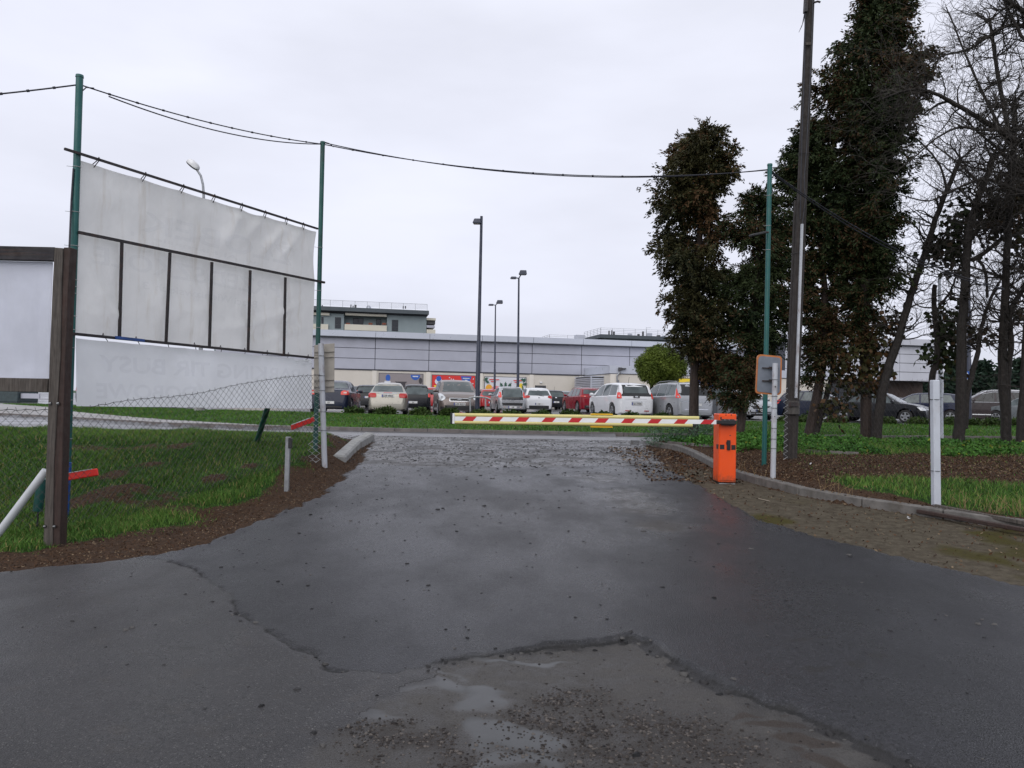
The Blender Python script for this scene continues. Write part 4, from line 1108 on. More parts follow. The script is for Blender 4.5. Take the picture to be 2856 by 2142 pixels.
# --- overhead cables
def sagged(p, q, sag, n=18): return [p.lerp(q, i / n) - Vector((0, 0, 4 * sag * (i / n) * (1 - i / n))) for i in range(n + 1)]
def catenary(label, pts_list, r, g='cables strung between the poles'):
    t = thing('cable', label, 'cable', pts_list[0][0], g)
    for pl in pts_list: MB().tube(pl, r, 5).build('wire', M_CABLE, t, smooth=True)
    for pl in pts_list[:1]:
        for i in range(2, len(pl) - 1, 2):
            d = (pl[i + 1] - pl[i]).normalized(); MB().tube([pl[i] - d * .015, pl[i] + d * .015], r * 1.7, 5).build('clip', M_CABLE, t)
k1 = at(222, 236, 9.2); k2 = at(899, 402, 13.0); k3 = at(2146, 474, 13.3)
catenary('thin black cable running off the left edge from the tallest green pole', [sagged(at(-500, 300, 8.0), k1, .03)], .010)
catenary('pair of black cables sagging from the tallest green pole to the banner frame pole', [sagged(k1, k2, .09, 22), sagged(k1 + Vector((.25, .2, -.06)), k2, .15, 22)], .009)
catenary('long black cable pair sagging across the drive between two green poles', [sagged(k2, k3, .29, 30), sagged(k2 + Vector((0, 0, .03)), k3 + Vector((0, 0, .01)), .33, 30)], .009)
catenary('thick cable bundle dropping from the right green pole into the bare trees', [sagged(k3, at(2800, 805, 15.5), .28, 24), sagged(k3 - Vector((0, 0, .02)), at(2800, 808, 15.5), .32, 24)], .010)
MB().tube([at(2150, 467, 13.3), at(2174, 467, 13.3)], .008, 5).build('top_pin', M_STEEL, P3t)
mb = MB().tube([at(228, 255, 9.2), at(240, 244, 9.25), at(262, 246, 9.35)], .008, 5); mb.build('loop', M_CABLE, P1t)
MB().tube([at(892, 402, 13), at(905, 396, 13), at(918, 400, 13), at(930, 410, 13)], .007, 5).build('loop', M_CABLE, P2t)

# --- loose beams lying over the right kerb
t = thing('steel_channel', 'pale topped steel channel lying over the kerb in front of the white post', 'beam', at(2420, 1396, 10.4))
p = at(2420, 1396, 10.35); q = at(2700, 1452, 9.35)
MB().beam(p, q, .10, .035).build('web', M_GALV, t, bevel=.004)
MB().beam(p + Vector((.02, -.05, -.03)), q + Vector((.02, -.05, -.03)), .012, .06).build('flange', M_STEEL, t)
t = thing('timber_beam', 'long dark timber beam lying on the kerb at the right edge', 'beam', at(2560, 1425, 9.7))
MB().beam(at(2560, 1425, 9.75), at(3000, 1503, 8.2), .07, .045).build('beam', M_WOODR, t, bevel=.006)
t = thing('timber_beam', 'thin upper timber batten resting on the long dark beam', 'beam', at(2608, 1412, 9.7))
MB().beam(at(2608, 1411, 9.78), at(3000, 1486, 8.4), .05, .045).build('beam', M_WOODG, t, bevel=.004)
# small litter
M_PAPER = mat('crumpled white paper', (.7, .7, .72), .6)
for px, py, s, lb in ((2531, 1449, .03, 'crumpled white paper scrap below the right kerb'), (2260, 1297, .03, 'white plastic scrap on the brown litter near the utility pole')):
    p = hit(px, py); p.z = float(G(p.x, p.y)) + .02; o = MB()
    o.add([p + Vector((random.uniform(-s, s), random.uniform(-s, s), random.uniform(-.01, .03))) for _ in range(7)], [(0, 1, 2), (2, 3, 4), (4, 5, 0), (1, 6, 3), (0, 2, 4), (5, 6, 1)])
    tag(o.build('paper_scrap', M_PAPER), lb, 'litter')
for px, py, px2, py2, lb in ((2115, 1394, 2148, 1402, 'pale straight twig on the sandy strip right of the cabinet'),):
    p = hit(px, py); q = hit(px2, py2); up_ = Vector((0, 0, .02))
    tag(MB().tube([p + up_, q + up_], .004, 5).build('twig', mat('pale twig', (.35, .30, .24), .7)), lb, 'twig')

# ================================================================ BUILDINGS
M_CLAD = mat('grey blue metal cladding', (.40, .41, .475), .38, metal=.15, var=.05, scale=.6, dirt=(.33, .33, .38), dirt_amt=.3, dscale=.4)
M_CLAD2 = mat('pale grey metal fascia', (.49, .515, .585), .36, metal=.15, var=.04, scale=.5)
M_CLAD3 = mat('light cladding of the entrance block', (.50, .51, .56), .4, metal=.1, var=.05, scale=.6)
M_JOINT = mat('dark joint', (.045, .047, .06), .6, var=.1)
M_SOFF = mat('dark soffit', (.045, .048, .060), .6, var=.1)
M_CREAM = mat('cream render', (.60, .56, .50), .8, var=.05, scale=.5, dirt=(.48, .44, .38), dirt_amt=.35, dscale=.5)
M_CREAM2 = mat('lighter cream pilaster', (.68, .64, .58), .8, var=.05, scale=.5)
M_GLASS = mat('dark building glass', (.02, .024, .03), .08, var=.2, rvar=.03)
M_SLATE = mat('slate grey fascia', (.065, .080, .092), .55, var=.1, scale=.4)
M_TEAL = mat('grey green render', (.25, .30, .315), .75, var=.06, scale=.3)
M_IVORY = mat('ivory balcony panel', (.62, .59, .50), .6, var=.05, scale=.5)
M_RAILM = mat('railing steel', (.30, .31, .33), .5, metal=.4, var=.1)
M_VENT = mat('dark roof vent', (.06, .06, .065), .6, var=.2)
M_LIGHT = None
SA = at(900, 1025, 84.0); SB = at(1875, 1050, 92.5)
WD = Vector((SB.x - SA.x, SB.y - SA.y, 0)).normalized(); WN = Vector((WD.y, -WD.x, 0))
if WN.y > 0: WN = -WN
W0 = Vector((SA.x, SA.y, 0))
def onwall(px, py, off=0.0, w0=None):
    d = ray(px, py); o = (w0 or W0) + WN * off
    return EYE + d * ((o - EYE).dot(WN) / d.dot(WN))
def sw(px, py=1000, off=0.0): return (onwall(px, py, off) - W0).dot(WD)
def wp(s, z, off=0.0, w0=None): return (w0 or W0) + WD * s + WN * off + Vector((0, 0, z))
def wbox(s0, s1, z0, z1, o0, o1, m, name, root, bevel=0, w0=None):
    return MB().frame8(wp(s0, z0, o0, w0), WD * (s1 - s0), WN * (o1 - o0), Vector((0, 0, z1 - z0))).build(name, m, root, bevel=bevel)
st = thing('supermarket', 'long low supermarket with grey cladding over cream walls behind the parked cars', 'building', wp(0, PARK_Z))
zc = onwall(1400, 1040).z; zt = onwall(1400, 956).z; zf0 = onwall(1400, 953, .6).z; zf1 = onwall(1400, 937, .6).z
s_l, s_r = sw(600), sw(2330)
wbox(s_l, s_r, PARK_Z - .3, zt + .2, -30, -.12, M_JOINT, 'core', st)
wbox(s_l, s_r, PARK_Z - .3, zc - .12, -.11, 0, M_CREAM, 'wall', st)
wbox(s_l, s_r, zc - .115, zc - .01, -.11, .06, M_JOINT, 'drip_edge', st)
sj = [sw(1197)]; bay = (sw(1622) - sw(1046)) / 4
joints = sorted([sw(1046) + bay * k for k in range(-6, 12)])
zr = [zc, zc + (zt - zc) * .345, zc + (zt - zc) * .675, zt]
for a, b in zip(joints, joints[1:]):
    if b < s_l or a > s_r: continue
    a2, b2 = max(a, s_l), min(b, s_r)
    for z0, z1 in zip(zr, zr[1:]):
        wbox(a2 + .035, b2 - .035, z0 + .03, z1 - .03, -.115, .0, M_CLAD, 'cladding_panel', st)
    wbox(a2 + .02, b2 - .02, zf0, zf1, -.5, .62, M_CLAD2, 'fascia_panel', st)
wbox(s_l, s_r, zf0 - .10, zf0 - .004, -.3, .60, M_SOFF, 'soffit', st)
wbox(s_l, s_r, zf0 + .05, zf1 - .1, -30, -.52, M_SOFF, 'roof', st)
for a in joints:
    if a > s_l and a < s_r and a - sw(1700) < 0: wbox(a - .28, a + .22, PARK_Z - .3, zc - .12, .004, .08, M_CREAM2, 'pilaster', st)
# annex
aw = sw(1702, 1030, 9.0); ax1 = aw + 26
za1 = onwall(1702, 1019, 9.0).z; za0 = onwall(1702, 1041, 9.0).z
an = st
wbox(aw, ax1, PARK_Z - .3, za0, .1, 8.95, M_CREAM, 'annex_wall', st)
wbox(aw - .05, ax1, za0, za1, .1, 9.0, M_CLAD2, 'annex_cladding', st)
wbox(aw - .06, ax1, za0 - .07, za0 - .003, .1, 9.02, M_JOINT, 'annex_trim', st)
wbox(aw + .02, aw + .85, PARK_Z - .3, za0 - .08, 8.96, 9.06, M_CREAM2, 'pilaster', st)
def wpx(px, py, off): p = onwall(px, py, off); return p
pd_ = MB().tube([onwall(1721, 1063, 9.2), onwall(1721, 1048, 9.2), onwall(1730, 1037, 9.2)], .09, 8).build('drainpipe', M_GALV, st)
MB().frame8(onwall(1721, 1080, 9.15), WD * .18, WN * .18, onwall(1721, 1060, 9.15) - onwall(1721, 1080, 9.15)).build('drainpipe', M_GALV, st)
MB().frame8(onwall(1724, 1034, 9.1), WD * .34, WN * .3, Vector((0, 0, .34))).build('rain_head', M_VENT, st)
MB().frame8(onwall(1734, 1030, 9.02), WD * .42, WN * .25, Vector((0, 0, .13))).build('wall_lamp', M_VENT, st)
# louvred enclosure
lv = thing('louvre_enclosure', 'grey louvred plant enclosure against the supermarket wall left of the low annex', 'enclosure', onwall(1650, 1090, 7))
l0 = sw(1649, 1060, 7.0); l1 = sw(1698, 1060, 7.0); lz1 = onwall(1660, 1048, 7.0).z
wbox(l0 + .05, l1 - .05, PARK_Z, lz1 - .1, 1.0, 6.85, M_VENT, 'core', lv)
nl = 16
for k in range(nl):
    z = PARK_Z + .3 + (lz1 - PARK_Z - .45) * k / nl
    MB().frame8(wp(l0 + .08, z, 6.9), WD * (l1 - l0 - .1), WN * .12 - Vector((0, 0, .04)), Vector((0, 0, .12))).build('slat', M_CLAD2, lv)
    MB().frame8(wp(l0 - .0, z, 1.0), WN * 5.8, -WD * .10 - Vector((0, 0, .04)), Vector((0, 0, .12))).build('slat', M_CLAD, lv)
for s in (l0 - .06, l1 - .06): wbox(s, s + .12, PARK_Z, lz1, 6.88, 7.04, M_CLAD2, 'frame_post', lv)
wbox(l0 - .08, l1 + .06, lz1 - .1, lz1, .9, 7.06, M_CLAD2, 'top_rim', lv)
# service door and lamp
dz = onwall(1500, 1075).z
d0, d1 = sw(1493), sw(1524)
dr = wbox(d0, d1, PARK_Z, dz, .004, .05, M_VENT, 'service_door', st)
wbox(d0 - .08, d0 - .005, PARK_Z, dz + .08, .004, .09, M_CREAM2, 'door_frame', st); wbox(d1 + .005, d1 + .08, PARK_Z, dz + .08, .004, .09, M_CREAM2, 'door_frame', st)
MB().frame8(onwall(1505, 1068, .02), WD * .28, WN * .15, Vector((0, 0, .14))).build('wall_lamp', M_PAPER, st)

# billboards on the wall
def col(n_, c, r=.5): return mat(n_, c, r, var=.04)
BB_FR = col('poster frame', (.07, .07, .08)); P_RED = col('poster red', (.62, .03, .025)); P_BLUE = col('poster blue', (.02, .10, .42)); P_YEL = col('poster yellow', (.80, .60, .04))
P_WHITE = col('poster white', (.62, .63, .68)); P_TAUPE = col('poster taupe', (.26, .23, .235)); P_GREEN = col('poster dark green', (.03, .09, .06)); P_DARK = col('poster dark', (.05, .045, .05))
P_ORANGE = col('poster orange', (.75, .36, .03)); P_DBLUE = col('poster navy', (.02, .03, .22)); P_PINK = col('poster pink', (.65, .25, .28))
class Poster:
    def __init__(s, label, px0, px1, pyt, m, hgt=2.6, off=.1, rh=None):
        a = onwall(px0, pyt[0], off); b = onwall(px1, pyt[1], off)
        s.s0 = (a - W0).dot(WD); s.s1 = (b - W0).dot(WD); s.z1 = (a.z + b.z) / 2; s.z0 = s.z1 - hgt; s.off = off; s.w = s.s1 - s.s0; s.h = hgt
        s.t = thing('wall_poster', label, 'billboard', wp(s.s0, s.z0, off))
        wbox(s.s0 - .07, s.s1 + .07, s.z0 - .07, s.z1 + .07, .02, off - .02, BB_FR, 'frame', s.t)
        wbox(s.s0, s.s1, s.z0, s.z1, off - .018, off, m, 'print', s.t)
        s.k = 0
    def poly(s, pts, m, name='print_shape'):   # unit coordinates, v down
        s.k += 1; o = s.off + .004 * s.k
        MB().prism([(u * s.w, -v * s.h) for u, v in pts], wp(s.s0, s.z1, o), WD, Vector((0, 0, 1)), WN * .002).build(name, m, s.t)
    def ell(s, u, v, ru, rv, m, name='print_shape', a0=0, a1=360):
        s.poly([(u + ru * math.cos(R(a)), v + rv * math.sin(R(a))) for a in np.linspace(a0, a1, 22, endpoint=(a1 - a0 < 360))], m, name)
    def text(s, tx, u, v, wd, ht, m):
        s.k += 1; mb = MB(); put_text(mb, tx, wp(s.s0 + u * s.w, s.z1 - v * s.h, s.off + .004 * s.k + .003), WD, Vector((0, 0, 1)), width=wd * s.w, height=ht * s.h, bold=.02)
        mb.build('lettering', m, s.t)['kind'] = 'stuff'
b1 = Poster('taupe wall poster with a dark bowl and blue logo, left of the red one', 1058, 1179, (1040.5, 1045), P_TAUPE, 2.4)
b1.ell(.20, .20, .055, .16, P_BLUE); b1.poly([(.12, .34), (.26, .34), (.26, .50), (.12, .50)], P_WHITE); b1.poly([(.13,.43),(.25,.43),(.25,.48),(.13,.48)], P_RED)
b1.ell(.83, .03, .11, .24, P_BLUE, a0=0, a1=180); b1.poly([(.76,.08),(.90,.08),(.89,.13),(.77,.13)], P_WHITE)
b1.poly([(.36, .36), (.64, .36), (.60, .44), (.58, .78), (.42, .78), (.40, .44)], P_DARK); b1.poly([(.72, .52), (.90, .50), (.90, .66), (.72, .68)], P_YEL); b1.ell(.95, .3, .04, .14, P_DARK)
b2 = Poster('bright red wall poster with a blue banner and yellow price flashes', 1206, 1325, (1046, 1049), P_RED, 2.4)
b2.ell(.15, .3, .09, .16, P_WHITE); b2.ell(.15, .16, .06, .13, P_BLUE); b2.poly([(.04, .48), (.22, .46), (.2, .7), (.12, .85), (.06, .7)], P_YEL)
b2.poly([(.66, .02), (.92, .02), (.88, .24), (.79, .34), (.70, .24)], P_BLUE); b2.poly([(.71,.10),(.87,.10),(.87,.14),(.71,.14)], P_WHITE); b2.poly([(.76,.19),(.82,.19),(.82,.23),(.76,.23)], P_WHITE)
b2.poly([(.80, .50), (.96, .48), (.94, .72), (.88, .84), (.82, .72)], P_YEL)
for u, v in ((.40, .1), (.44, .17), (.49, .18), (.96, .14), (.95, .36)): b2.ell(u, v, .012, .03, P_WHITE)
b3 = Poster('white wall poster with fruit, fir twigs and dark lettering behind the lamp posts', 1353, 1467, (1051, 1053.5), P_WHITE, 2.5)
b3.ell(.10, .56, .09, .22, P_ORANGE); b3.ell(.27, .62, .13, .22, P_PINK); b3.ell(.88, .55, .06, .3, P_YEL); b3.ell(.90, .55, .045, .2, P_GREEN); b3.ell(.88, .55, .03, .2, P_YEL)
for u, v, a in ((.40, .36, -30), (.36, .52, 10), (.60, .36, 40), (.50, .34, 0), (.62, .52, 70), (.02, .1, 60), (.05, .22, 120), (.96, .12, 20), (.97, .3, 80), (.92, .1, 110)):
    c_, s_ = math.cos(R(a)), math.sin(R(a))
    b3.poly([(u + (x * c_ - y * s_) * .12, v + (x * s_ + y * c_) * .24) for x, y in ((0, -.6), (.16, -.25), (.32, -.2), (.18, .05), (.34, .2), (.12, .28), (0, .6), (-.12, .28), (-.34, .2), (-.18, .05), (-.32, -.2), (-.16, -.25))], P_GREEN)
b3.poly([(.36, .42), (.64, .42), (.62, .68), (.38, .68)], P_GREEN); b3.text('RYNECZEK', .50, .54, .30, .2, P_WHITE)

for u, v, w_ in ((.22, .12, .12), (.2, .21, .06), (.79, .14, .10), (.77, .22, .05)): b3.poly([(u - w_, v - .02), (u + w_, v - .02), (u + w_, v + .02), (u - w_, v + .02)], P_RED)
b4 = Poster('half yellow and half navy blue wall poster seen between the tree trunks', 1893, 1992, (1056, 1058), P_YEL, 1.6, off=9.1)
b4.poly([(.50, 0), (1, 0), (1, 1), (.50, 1)], P_DBLUE); b4.ell(.85, .4, .12, .3, P_BLUE)

# entrance block on the right
eb = thing('entrance_block', 'paler taller cladded entrance block of the supermarket seen through the bare trees', 'building', at(2400, 1140, 86))
E0 = at(2200, 1064, 86.0); EW = Vector((E0.x, E0.y, 0))
def se(px, off=0.0): return (onwall(px, 1060, off, EW) - EW).dot(WD)
e_l, e_r = se(2190), se(2632)
ez0 = onwall(2500, 1062, 0, EW).z; ez1 = onwall(2500, 962, 0, EW).z; ef1 = onwall(2500, 943.5, .5, EW).z; ef0 = onwall(2500, 961, .5, EW).z
wbox(e_l, e_r, ez0 + .01, ez1, -20, -.12, M_JOINT, 'core', eb, w0=EW)
ej = [se(2509) + bay * k for k in range(-6, 3)]
for a, b in zip(ej, ej[1:]):
    a2, b2_ = max(a, e_l), min(b, e_r)
    if a2 >= b2_: continue
    for k in range(4):
        z0 = ez0 + (ez1 - ez0) * k / 4; z1 = ez0 + (ez1 - ez0) * (k + 1) / 4
        wbox(a2 + .03, b2_ - .03, z0 + .03, z1 - .03, -.11, 0, M_CLAD3, 'cladding_panel', eb, w0=EW)
    wbox(a2 + .02, b2_ - .02, ef0, ef1, -.4, .5, M_CLAD3, 'fascia_panel', eb, w0=EW)
wbox(e_l, e_r, ef0 - .1, ef0 - .005, -.3, .45, M_SOFF, 'soffit', eb, w0=EW)
M_BROWNW = mat('brown wall panel', (.07, .045, .035), .6, var=.3, scale=.5)
wbox(e_l, e_r - .3, PARK_Z, ez0, -6, -3.0, M_BROWNW, 'recessed_wall', eb, w0=EW)
for k in range(7):
    a = se(2300) + k * 2.3 * 1.2
    if a > se(2535): break
    wd_ = wbox(a, a + 2.2, PARK_Z + .3, ez0 - .4, -2.99, -2.9, M_GLASS, 'window', eb, w0=EW)
    wbox(a + 1.05, a + 1.17, PARK_Z + .3, ez0 - .4, -2.895, -2.84, M_JOINT, 'mullion', eb, w0=EW)
    wbox(a, a + 2.2, PARK_Z + 2.2, PARK_Z + 2.3, -2.895, -2.83, M_JOINT, 'transom', eb, w0=EW)
wbox(e_r - .5, e_r, PARK_Z, ez0, -.5, 0, M_CLAD3, 'column', eb, w0=EW)

# apartment blocks behind
def apartment(label, YA, fn): pass
AP0 = at(1046, 900, 150.0); AW = Vector((AP0.x, AP0.y, 0))
ap = thing('apartment_block', 'grey green flat-roofed apartment block with ivory balconies rising behind the supermarket', 'building', at(1046, 1000, 150))
def apx(px, py, off=0.0):
    p = onwall(px, py, off, AW); return (p - AW).dot(WD), p.z
def abox(px0, py0, px1, py1, o0, o1, m, name, root=None, bottom=None):
    s0, z1 = apx(px0, py0, o1); s1, _ = apx(px1, py0, o1); _, z0 = apx((px0 + px1) / 2, py1, o1)
    _, z1 = apx((px0 + px1) / 2, py0, o1)
    if bottom is not None: z0 = bottom
    return wbox(s0, s1, z0, z1, o0, o1, m, name, root or ap, w0=AW)
abox(600, 868, 960, 1000, -14, 0, M_TEAL, 'wall', bottom=0)
abox(1080, 872, 1190, 1000, -14, 0, M_TEAL, 'wall', bottom=0)
abox(960, 868, 1080, 1000, -14, -2.2, M_TEAL, 'wall', bottom=0)
abox(560, 853, 1197, 864, -14.5, 1.6, M_SLATE, 'roof_fascia')
abox(570, 864, 1193, 869, -14, .6, M_SOFF, 'roof_soffit')
abox(961, 906, 1079, 922, -.3, .35, M_IVORY, 'balcony_parapet'); abox(963, 873, 1079, 881, -.3, .5, M_IVORY, 'balcony_lintel')
abox(780, 902, 915.5, 919, -.3, .35, M_IVORY, 'balcony_parapet'); abox(780, 870, 919, 877, -.3, .5, M_IVORY, 'balcony_lintel')
for a, b, c_, d_, o in ((934.5, 885, 951.5, 916.5, .03), (1093, 892, 1111, 924, .03), (984.5, 887.5, 1013.5, 911, -2.1), (1049.5, 890, 1063, 912, -2.1), (896, 884, 903, 903, .03)):
    w_ = abox(a, b, c_, d_, o - .1, o, M_JOINT, 'window_frame')
    n = 2 if (b < 888 and a > 980) else 1
    if n == 2:
        abox(a + 1.4, b + 1.6, (a + b * 0 + c_) / 2 - .8, d_ - 1, o, o + .04, M_GLASS, 'pane', ap); abox((a + c_) / 2 + .8, b + 1.6, c_ - 1.4, d_ - 1, o, o + .04, M_GLASS, 'pane', ap)
    else:
        abox(a + 1.6, b + 1.6, c_ - 1.6, b + (d_ - b) * .6, o, o + .04, M_GLASS, 'pane', ap); abox(a + 1.6, b + (d_ - b) * .66, c_ - 1.6, d_ - 1.4, o, o + .04, M_GLASS, 'pane', ap)
M_TERR = mat('terracotta planter', (.22, .07, .04), .8)
for px in (965, 1028, 1066): abox(px, 900.5, px + 11, 905.5, .0, .3, M_TERR, 'planter')
abox(1190, 887, 1215.5, 893, -9, 0, M_IVORY, 'side_balcony'); abox(1191, 893, 1214, 904, -8, -.5, M_VENT, 'side_recess')
abox(1190, 907, 1213, 914, -9, 0, M_CLAD, 'side_balcony'); abox(1190, 919, 1214.5, 932, -9, 0, M_IVORY, 'side_balcony')
rl = MB(); za = []
s0, z0 = apx(700, 838, -.5); s1, _ = apx(1192, 838, -.5)
_, ztp = apx(1100, 845, -.5); _, zbt = apx(1100, 861, -.5)
for k in range(5): rl.beam(wp(s0, zbt + (ztp - zbt) * (k + 1) / 5, -.5, AW), wp(s1, zbt + (ztp - zbt) * (k + 1) / 5, -.5, AW), .035 if k < 4 else .07, .035 if k < 4 else .07)
n = int((s1 - s0) / 2.35)
for k in range(n + 1): s = s1 - k * 2.35; rl.beam(wp(s, zbt - .3, -.5, AW), wp(s, ztp, -.5, AW), .06, .06)
rl.build('roof_railing', M_RAILM, ap)
for px, h_ in ((977, 9), (983, 7), (988, 9), (991, 9), (1123, 6), (1129, 6), (897, 8)):
    s, z = apx(px, 861, -1); MB().frame8(wp(s, z, -1, AW), WD * .22, WN * .3, Vector((0, 0, h_ * .085))).build('roof_vent', M_VENT, ap)
s, z = apx(1028, 861, -1)
MB().tube([wp(s, z, -1, AW), wp(s, z + .3, -1, AW), wp(s, z + .55, -1, AW), wp(s, z + .68, -1, AW)], [.5, .48, .3, .05], 12).build('roof_dome', M_CLAD2, ap, smooth=True)
# second block: only its roof shows
AP1 = at(1800, 930, 150.0); AW2 = Vector((AP1.x, AP1.y, 0))
a2 = thing('apartment_block', 'second apartment block behind the supermarket showing only its dark roof edge and railings', 'building', at(1760, 1000, 150))
def apx2(px, py, off=0.0):
    p = onwall(px, py, off, AW2); return (p - AW2).dot(WD), p.z
s0, zt2 = apx2(1674, 932.5); s1, _ = apx2(1960, 940); _, zb2 = apx2(1674, 941)
_, zt2b = apx2(1884, 939); zt2 = (zt2 + zt2b) / 2
wbox(s0, s1, zt2 - .7, zt2, -11, 0, M_SLATE, 'roof_fascia', a2, w0=AW2)
wbox(s0 + 1.2, s1, -.0, zt2 - .7, -10, -1.2, M_TEAL, 'wall', a2, w0=AW2)
wbox(s0 - 8, s0 - .1, 0, zt2 - 1.5, -14, -4, M_SOFF, 'lower_roof', a2, w0=AW2)
rl = MB(); hh = 1.25
def railrun(p, q, h, step):
    for k in range(1, 5): rl.beam(p + Vector((0, 0, h * k / 4)), q + Vector((0, 0, h * k / 4)), .04, .04)
    n = max(1, int((q - p).length / step))
    for k in range(n + 1): c = p.lerp(q, k / n); rl.beam(c, c + Vector((0, 0, h)), .06, .06)
railrun(wp(s0 + .2, zt2, -.3, AW2), wp(s1, zt2, -.3, AW2), hh, 2.3)
railrun(wp(s0 + .2, zt2, -.3, AW2), wp(s0 + .2, zt2, -11, AW2), hh, 1.8)
sA, zA = apx2(1559, 940); zA = apx2(1575, 943)[1]
railrun(wp(s0 - 8, zA, -8, AW2), wp(s0 - .5, zA, -8, AW2), hh, 2.5); railrun(wp(s0 - 8, zA, -8, AW2), wp(s0 - 8, zA, -14, AW2), hh, 2.0)
rl.build('roof_railing', M_RAILM, a2)
for px, wd_, h_ in ((1696, .25, .9), (1704, .25, 1.0), (1709, .35, .8), (1750, .9, .55), (1777, .45, .5), (1790, .35, 1.0), (1803, 1.1, .75), (1831, .35, .4), (1836, .35, .4), (1846, .6, .35)):
    s, z = apx2(px, 940, -2); MB().frame8(wp(s, zt2, -2, AW2), WD * wd_, WN * .3, Vector((0, 0, h_))).build('roof_vent', M_VENT if wd_ < .5 else M_CLAD2, a2, bevel=.05)
s, z = apx2(1802, 940, -2); MB().beam(wp(s, zt2, -2, AW2), wp(s, zt2 + 1.9, -2, AW2), .04, .04).beam(wp(s, zt2 + 1.75, -2, AW2), wp(s + .95, zt2 + 1.85, -2, AW2), .04, .04).build('aerial', M_VENT, a2)
s, z = apx2(1607, 945, -6); wbox(s, s + 1.8, zt2 - 3, apx2(1620, 934, -6)[1], -7.5, -6, M_CLAD2, 'roof_tank', a2, w0=AW2)

# ================================================================ LAMP POSTS
M_NAVY = mat('dark navy lamp paint', (.020, .026, .050), .45, var=.15, scale=2)
M_LENS = mat('lamp lens', (.45, .46, .46), .3)
def lamp(px0, py0, px1, py1, Yd, w0, w1, label, heads):
    q = at(px1, py1, Yd); p = Vector((at(px0, py0, Yd).x, Yd, PARK_Z - .05))
    t = thing('street_lamp', label, 'street lamp', p, 'dark lamp posts in the car park')
    MB().tube([p, p.lerp(q, .38), p.lerp(q, .385), q], [w0 / 2, w0 / 2 * .94, w0 / 2 * .78, w1 / 2], 10).build('pole', M_NAVY, t, smooth=True)
    for (dx, dz, sx, sz, dx0, dz0) in heads:
        MB().tube([q + Vector((dx0, 0, dz0)), q + Vector((dx * .7, 0, dz * .8 + dz0 * .2)), q + Vector((dx, 0, dz))], .035, 6).build('arm', M_NAVY, t, smooth=True)
        c = q + Vector((dx, 0, dz))
        h = MB().add([c + Vector(v) for v in ((-sx / 2, -.16, -sz / 2), (sx / 2, -.16, -sz / 2), (sx / 2 * .8, .16, -sz / 2), (-sx / 2 * .8, .16, -sz / 2), (-sx * .28, -.12, sz / 2), (sx * .42, -.12, sz / 2), (sx * .42, .12, sz / 2), (-sx * .28, .12, sz / 2))],
                 [(0, 3, 2, 1), (4, 5, 6, 7), (0, 1, 5, 4), (1, 2, 6, 5), (2, 3, 7, 6), (3, 0, 4, 7)]).build('lamp_head', M_NAVY, t, bevel=.02)
        MB().box(c - Vector((0, 0, sz / 2 + .008)), (sx * .7, .2, .012)).build('lens', M_LENS, h)
    return t
lamp(1331, 1146, 1343, 603, 31.6, .19, .11, 'tallest dark lamp post, rising behind the left tip of the barrier boom', [(-.19, -.22, .36, .2, 0, -.10)])
lamp(1379, 1130, 1382, 851, 58.5, .17, .09, 'thinnest and farthest of the three dark lamp posts', [(.30, .25, .55, .26, 0, 0), (-.35, .02, .45, .12, 0, 0)])
lamp(1444, 1140, 1447, 776, 44.5, .17, .10, 'right hand dark lamp post with two heads, left of the white hatchback', [(.22, .33, .50, .26, 0, 0), (-.32, .02, .40, .12, 0, 0)])
lamp(2703, 1172, 2702, 700, 33.5, .20, .12, 'dark blue lamp post half hidden among the bare trees beside the parking sign', [(-.2, -.22, .36, .2, 0, -.1)])
t = thing('parking_sign', 'small blue parking sign on a slim pole among the bare trees', 'sign', at(2690, 1165, 33))
MB().tube([Vector((at(2688, 1160, 33).x, 33, PARK_Z)), at(2690, 1034, 33)], .03, 8).build('pole', M_NAVY, t)
c = at(2694.5, 1046, 32.95); MB().box(c, (.26, .02, .32)).build('plate', P_BLUE, t)
MB().box(c - Vector((0, 0, .2)), (.26, .02, .06)).build('sub_plate', P_WHITE, t)
mb = MB(); put_text(mb, 'P', c + Vector((0, -.014, 0)), Vector((1, 0, 0)), Vector((0, 0, 1)), height=.24, bold=.03); mb.build('lettering', P_WHITE, t)
# cobra lamp behind the banner
q = at(568, 545, 33); p = Vector((at(556, 1150, 33).x, 33, PARK_Z - .1))
t = thing('street_lamp', 'street lamp with a curved neck and domed white head peeking over the big banner', 'street lamp', p)
MB().tube([p, p + Vector((0, 0, 1.2))], [.24, .17], 10).build('base', M_KERBW, t, smooth=True)
MB().tube([p + Vector((0, 0, 1.2)), q, at(566, 515, 33), at(560, 490, 33), at(548, 472, 33)], [.10, .06, .055, .05, .045], 8).build('pole', M_GALV, t, smooth=True)
c = at(538, 461, 33); dirv = (at(524, 449, 33) - at(552, 472, 33)).normalized(); up_ = Vector((0, -.25, 1)).normalized()
sd = dirv.cross(up_).normalized(); up_ = sd.cross(dirv)
def dome(u, v, k=1):
    a = u * math.pi; s = math.sin(a) ** .6; b = v * math.pi
    return c - dirv * math.cos(a) * .31 + sd * math.cos(b) * .19 * s + up_ * math.sin(b) * .20 * s * k
hd = MB().grid(lambda u, v: dome(u, v), 12, 10).build('lamp_head', M_PAPER, t, smooth=True)
MB().grid(lambda u, v: dome(u, v, -.55) * 1.0, 12, 8).build('lens', M_VENT, hd, smooth=True)

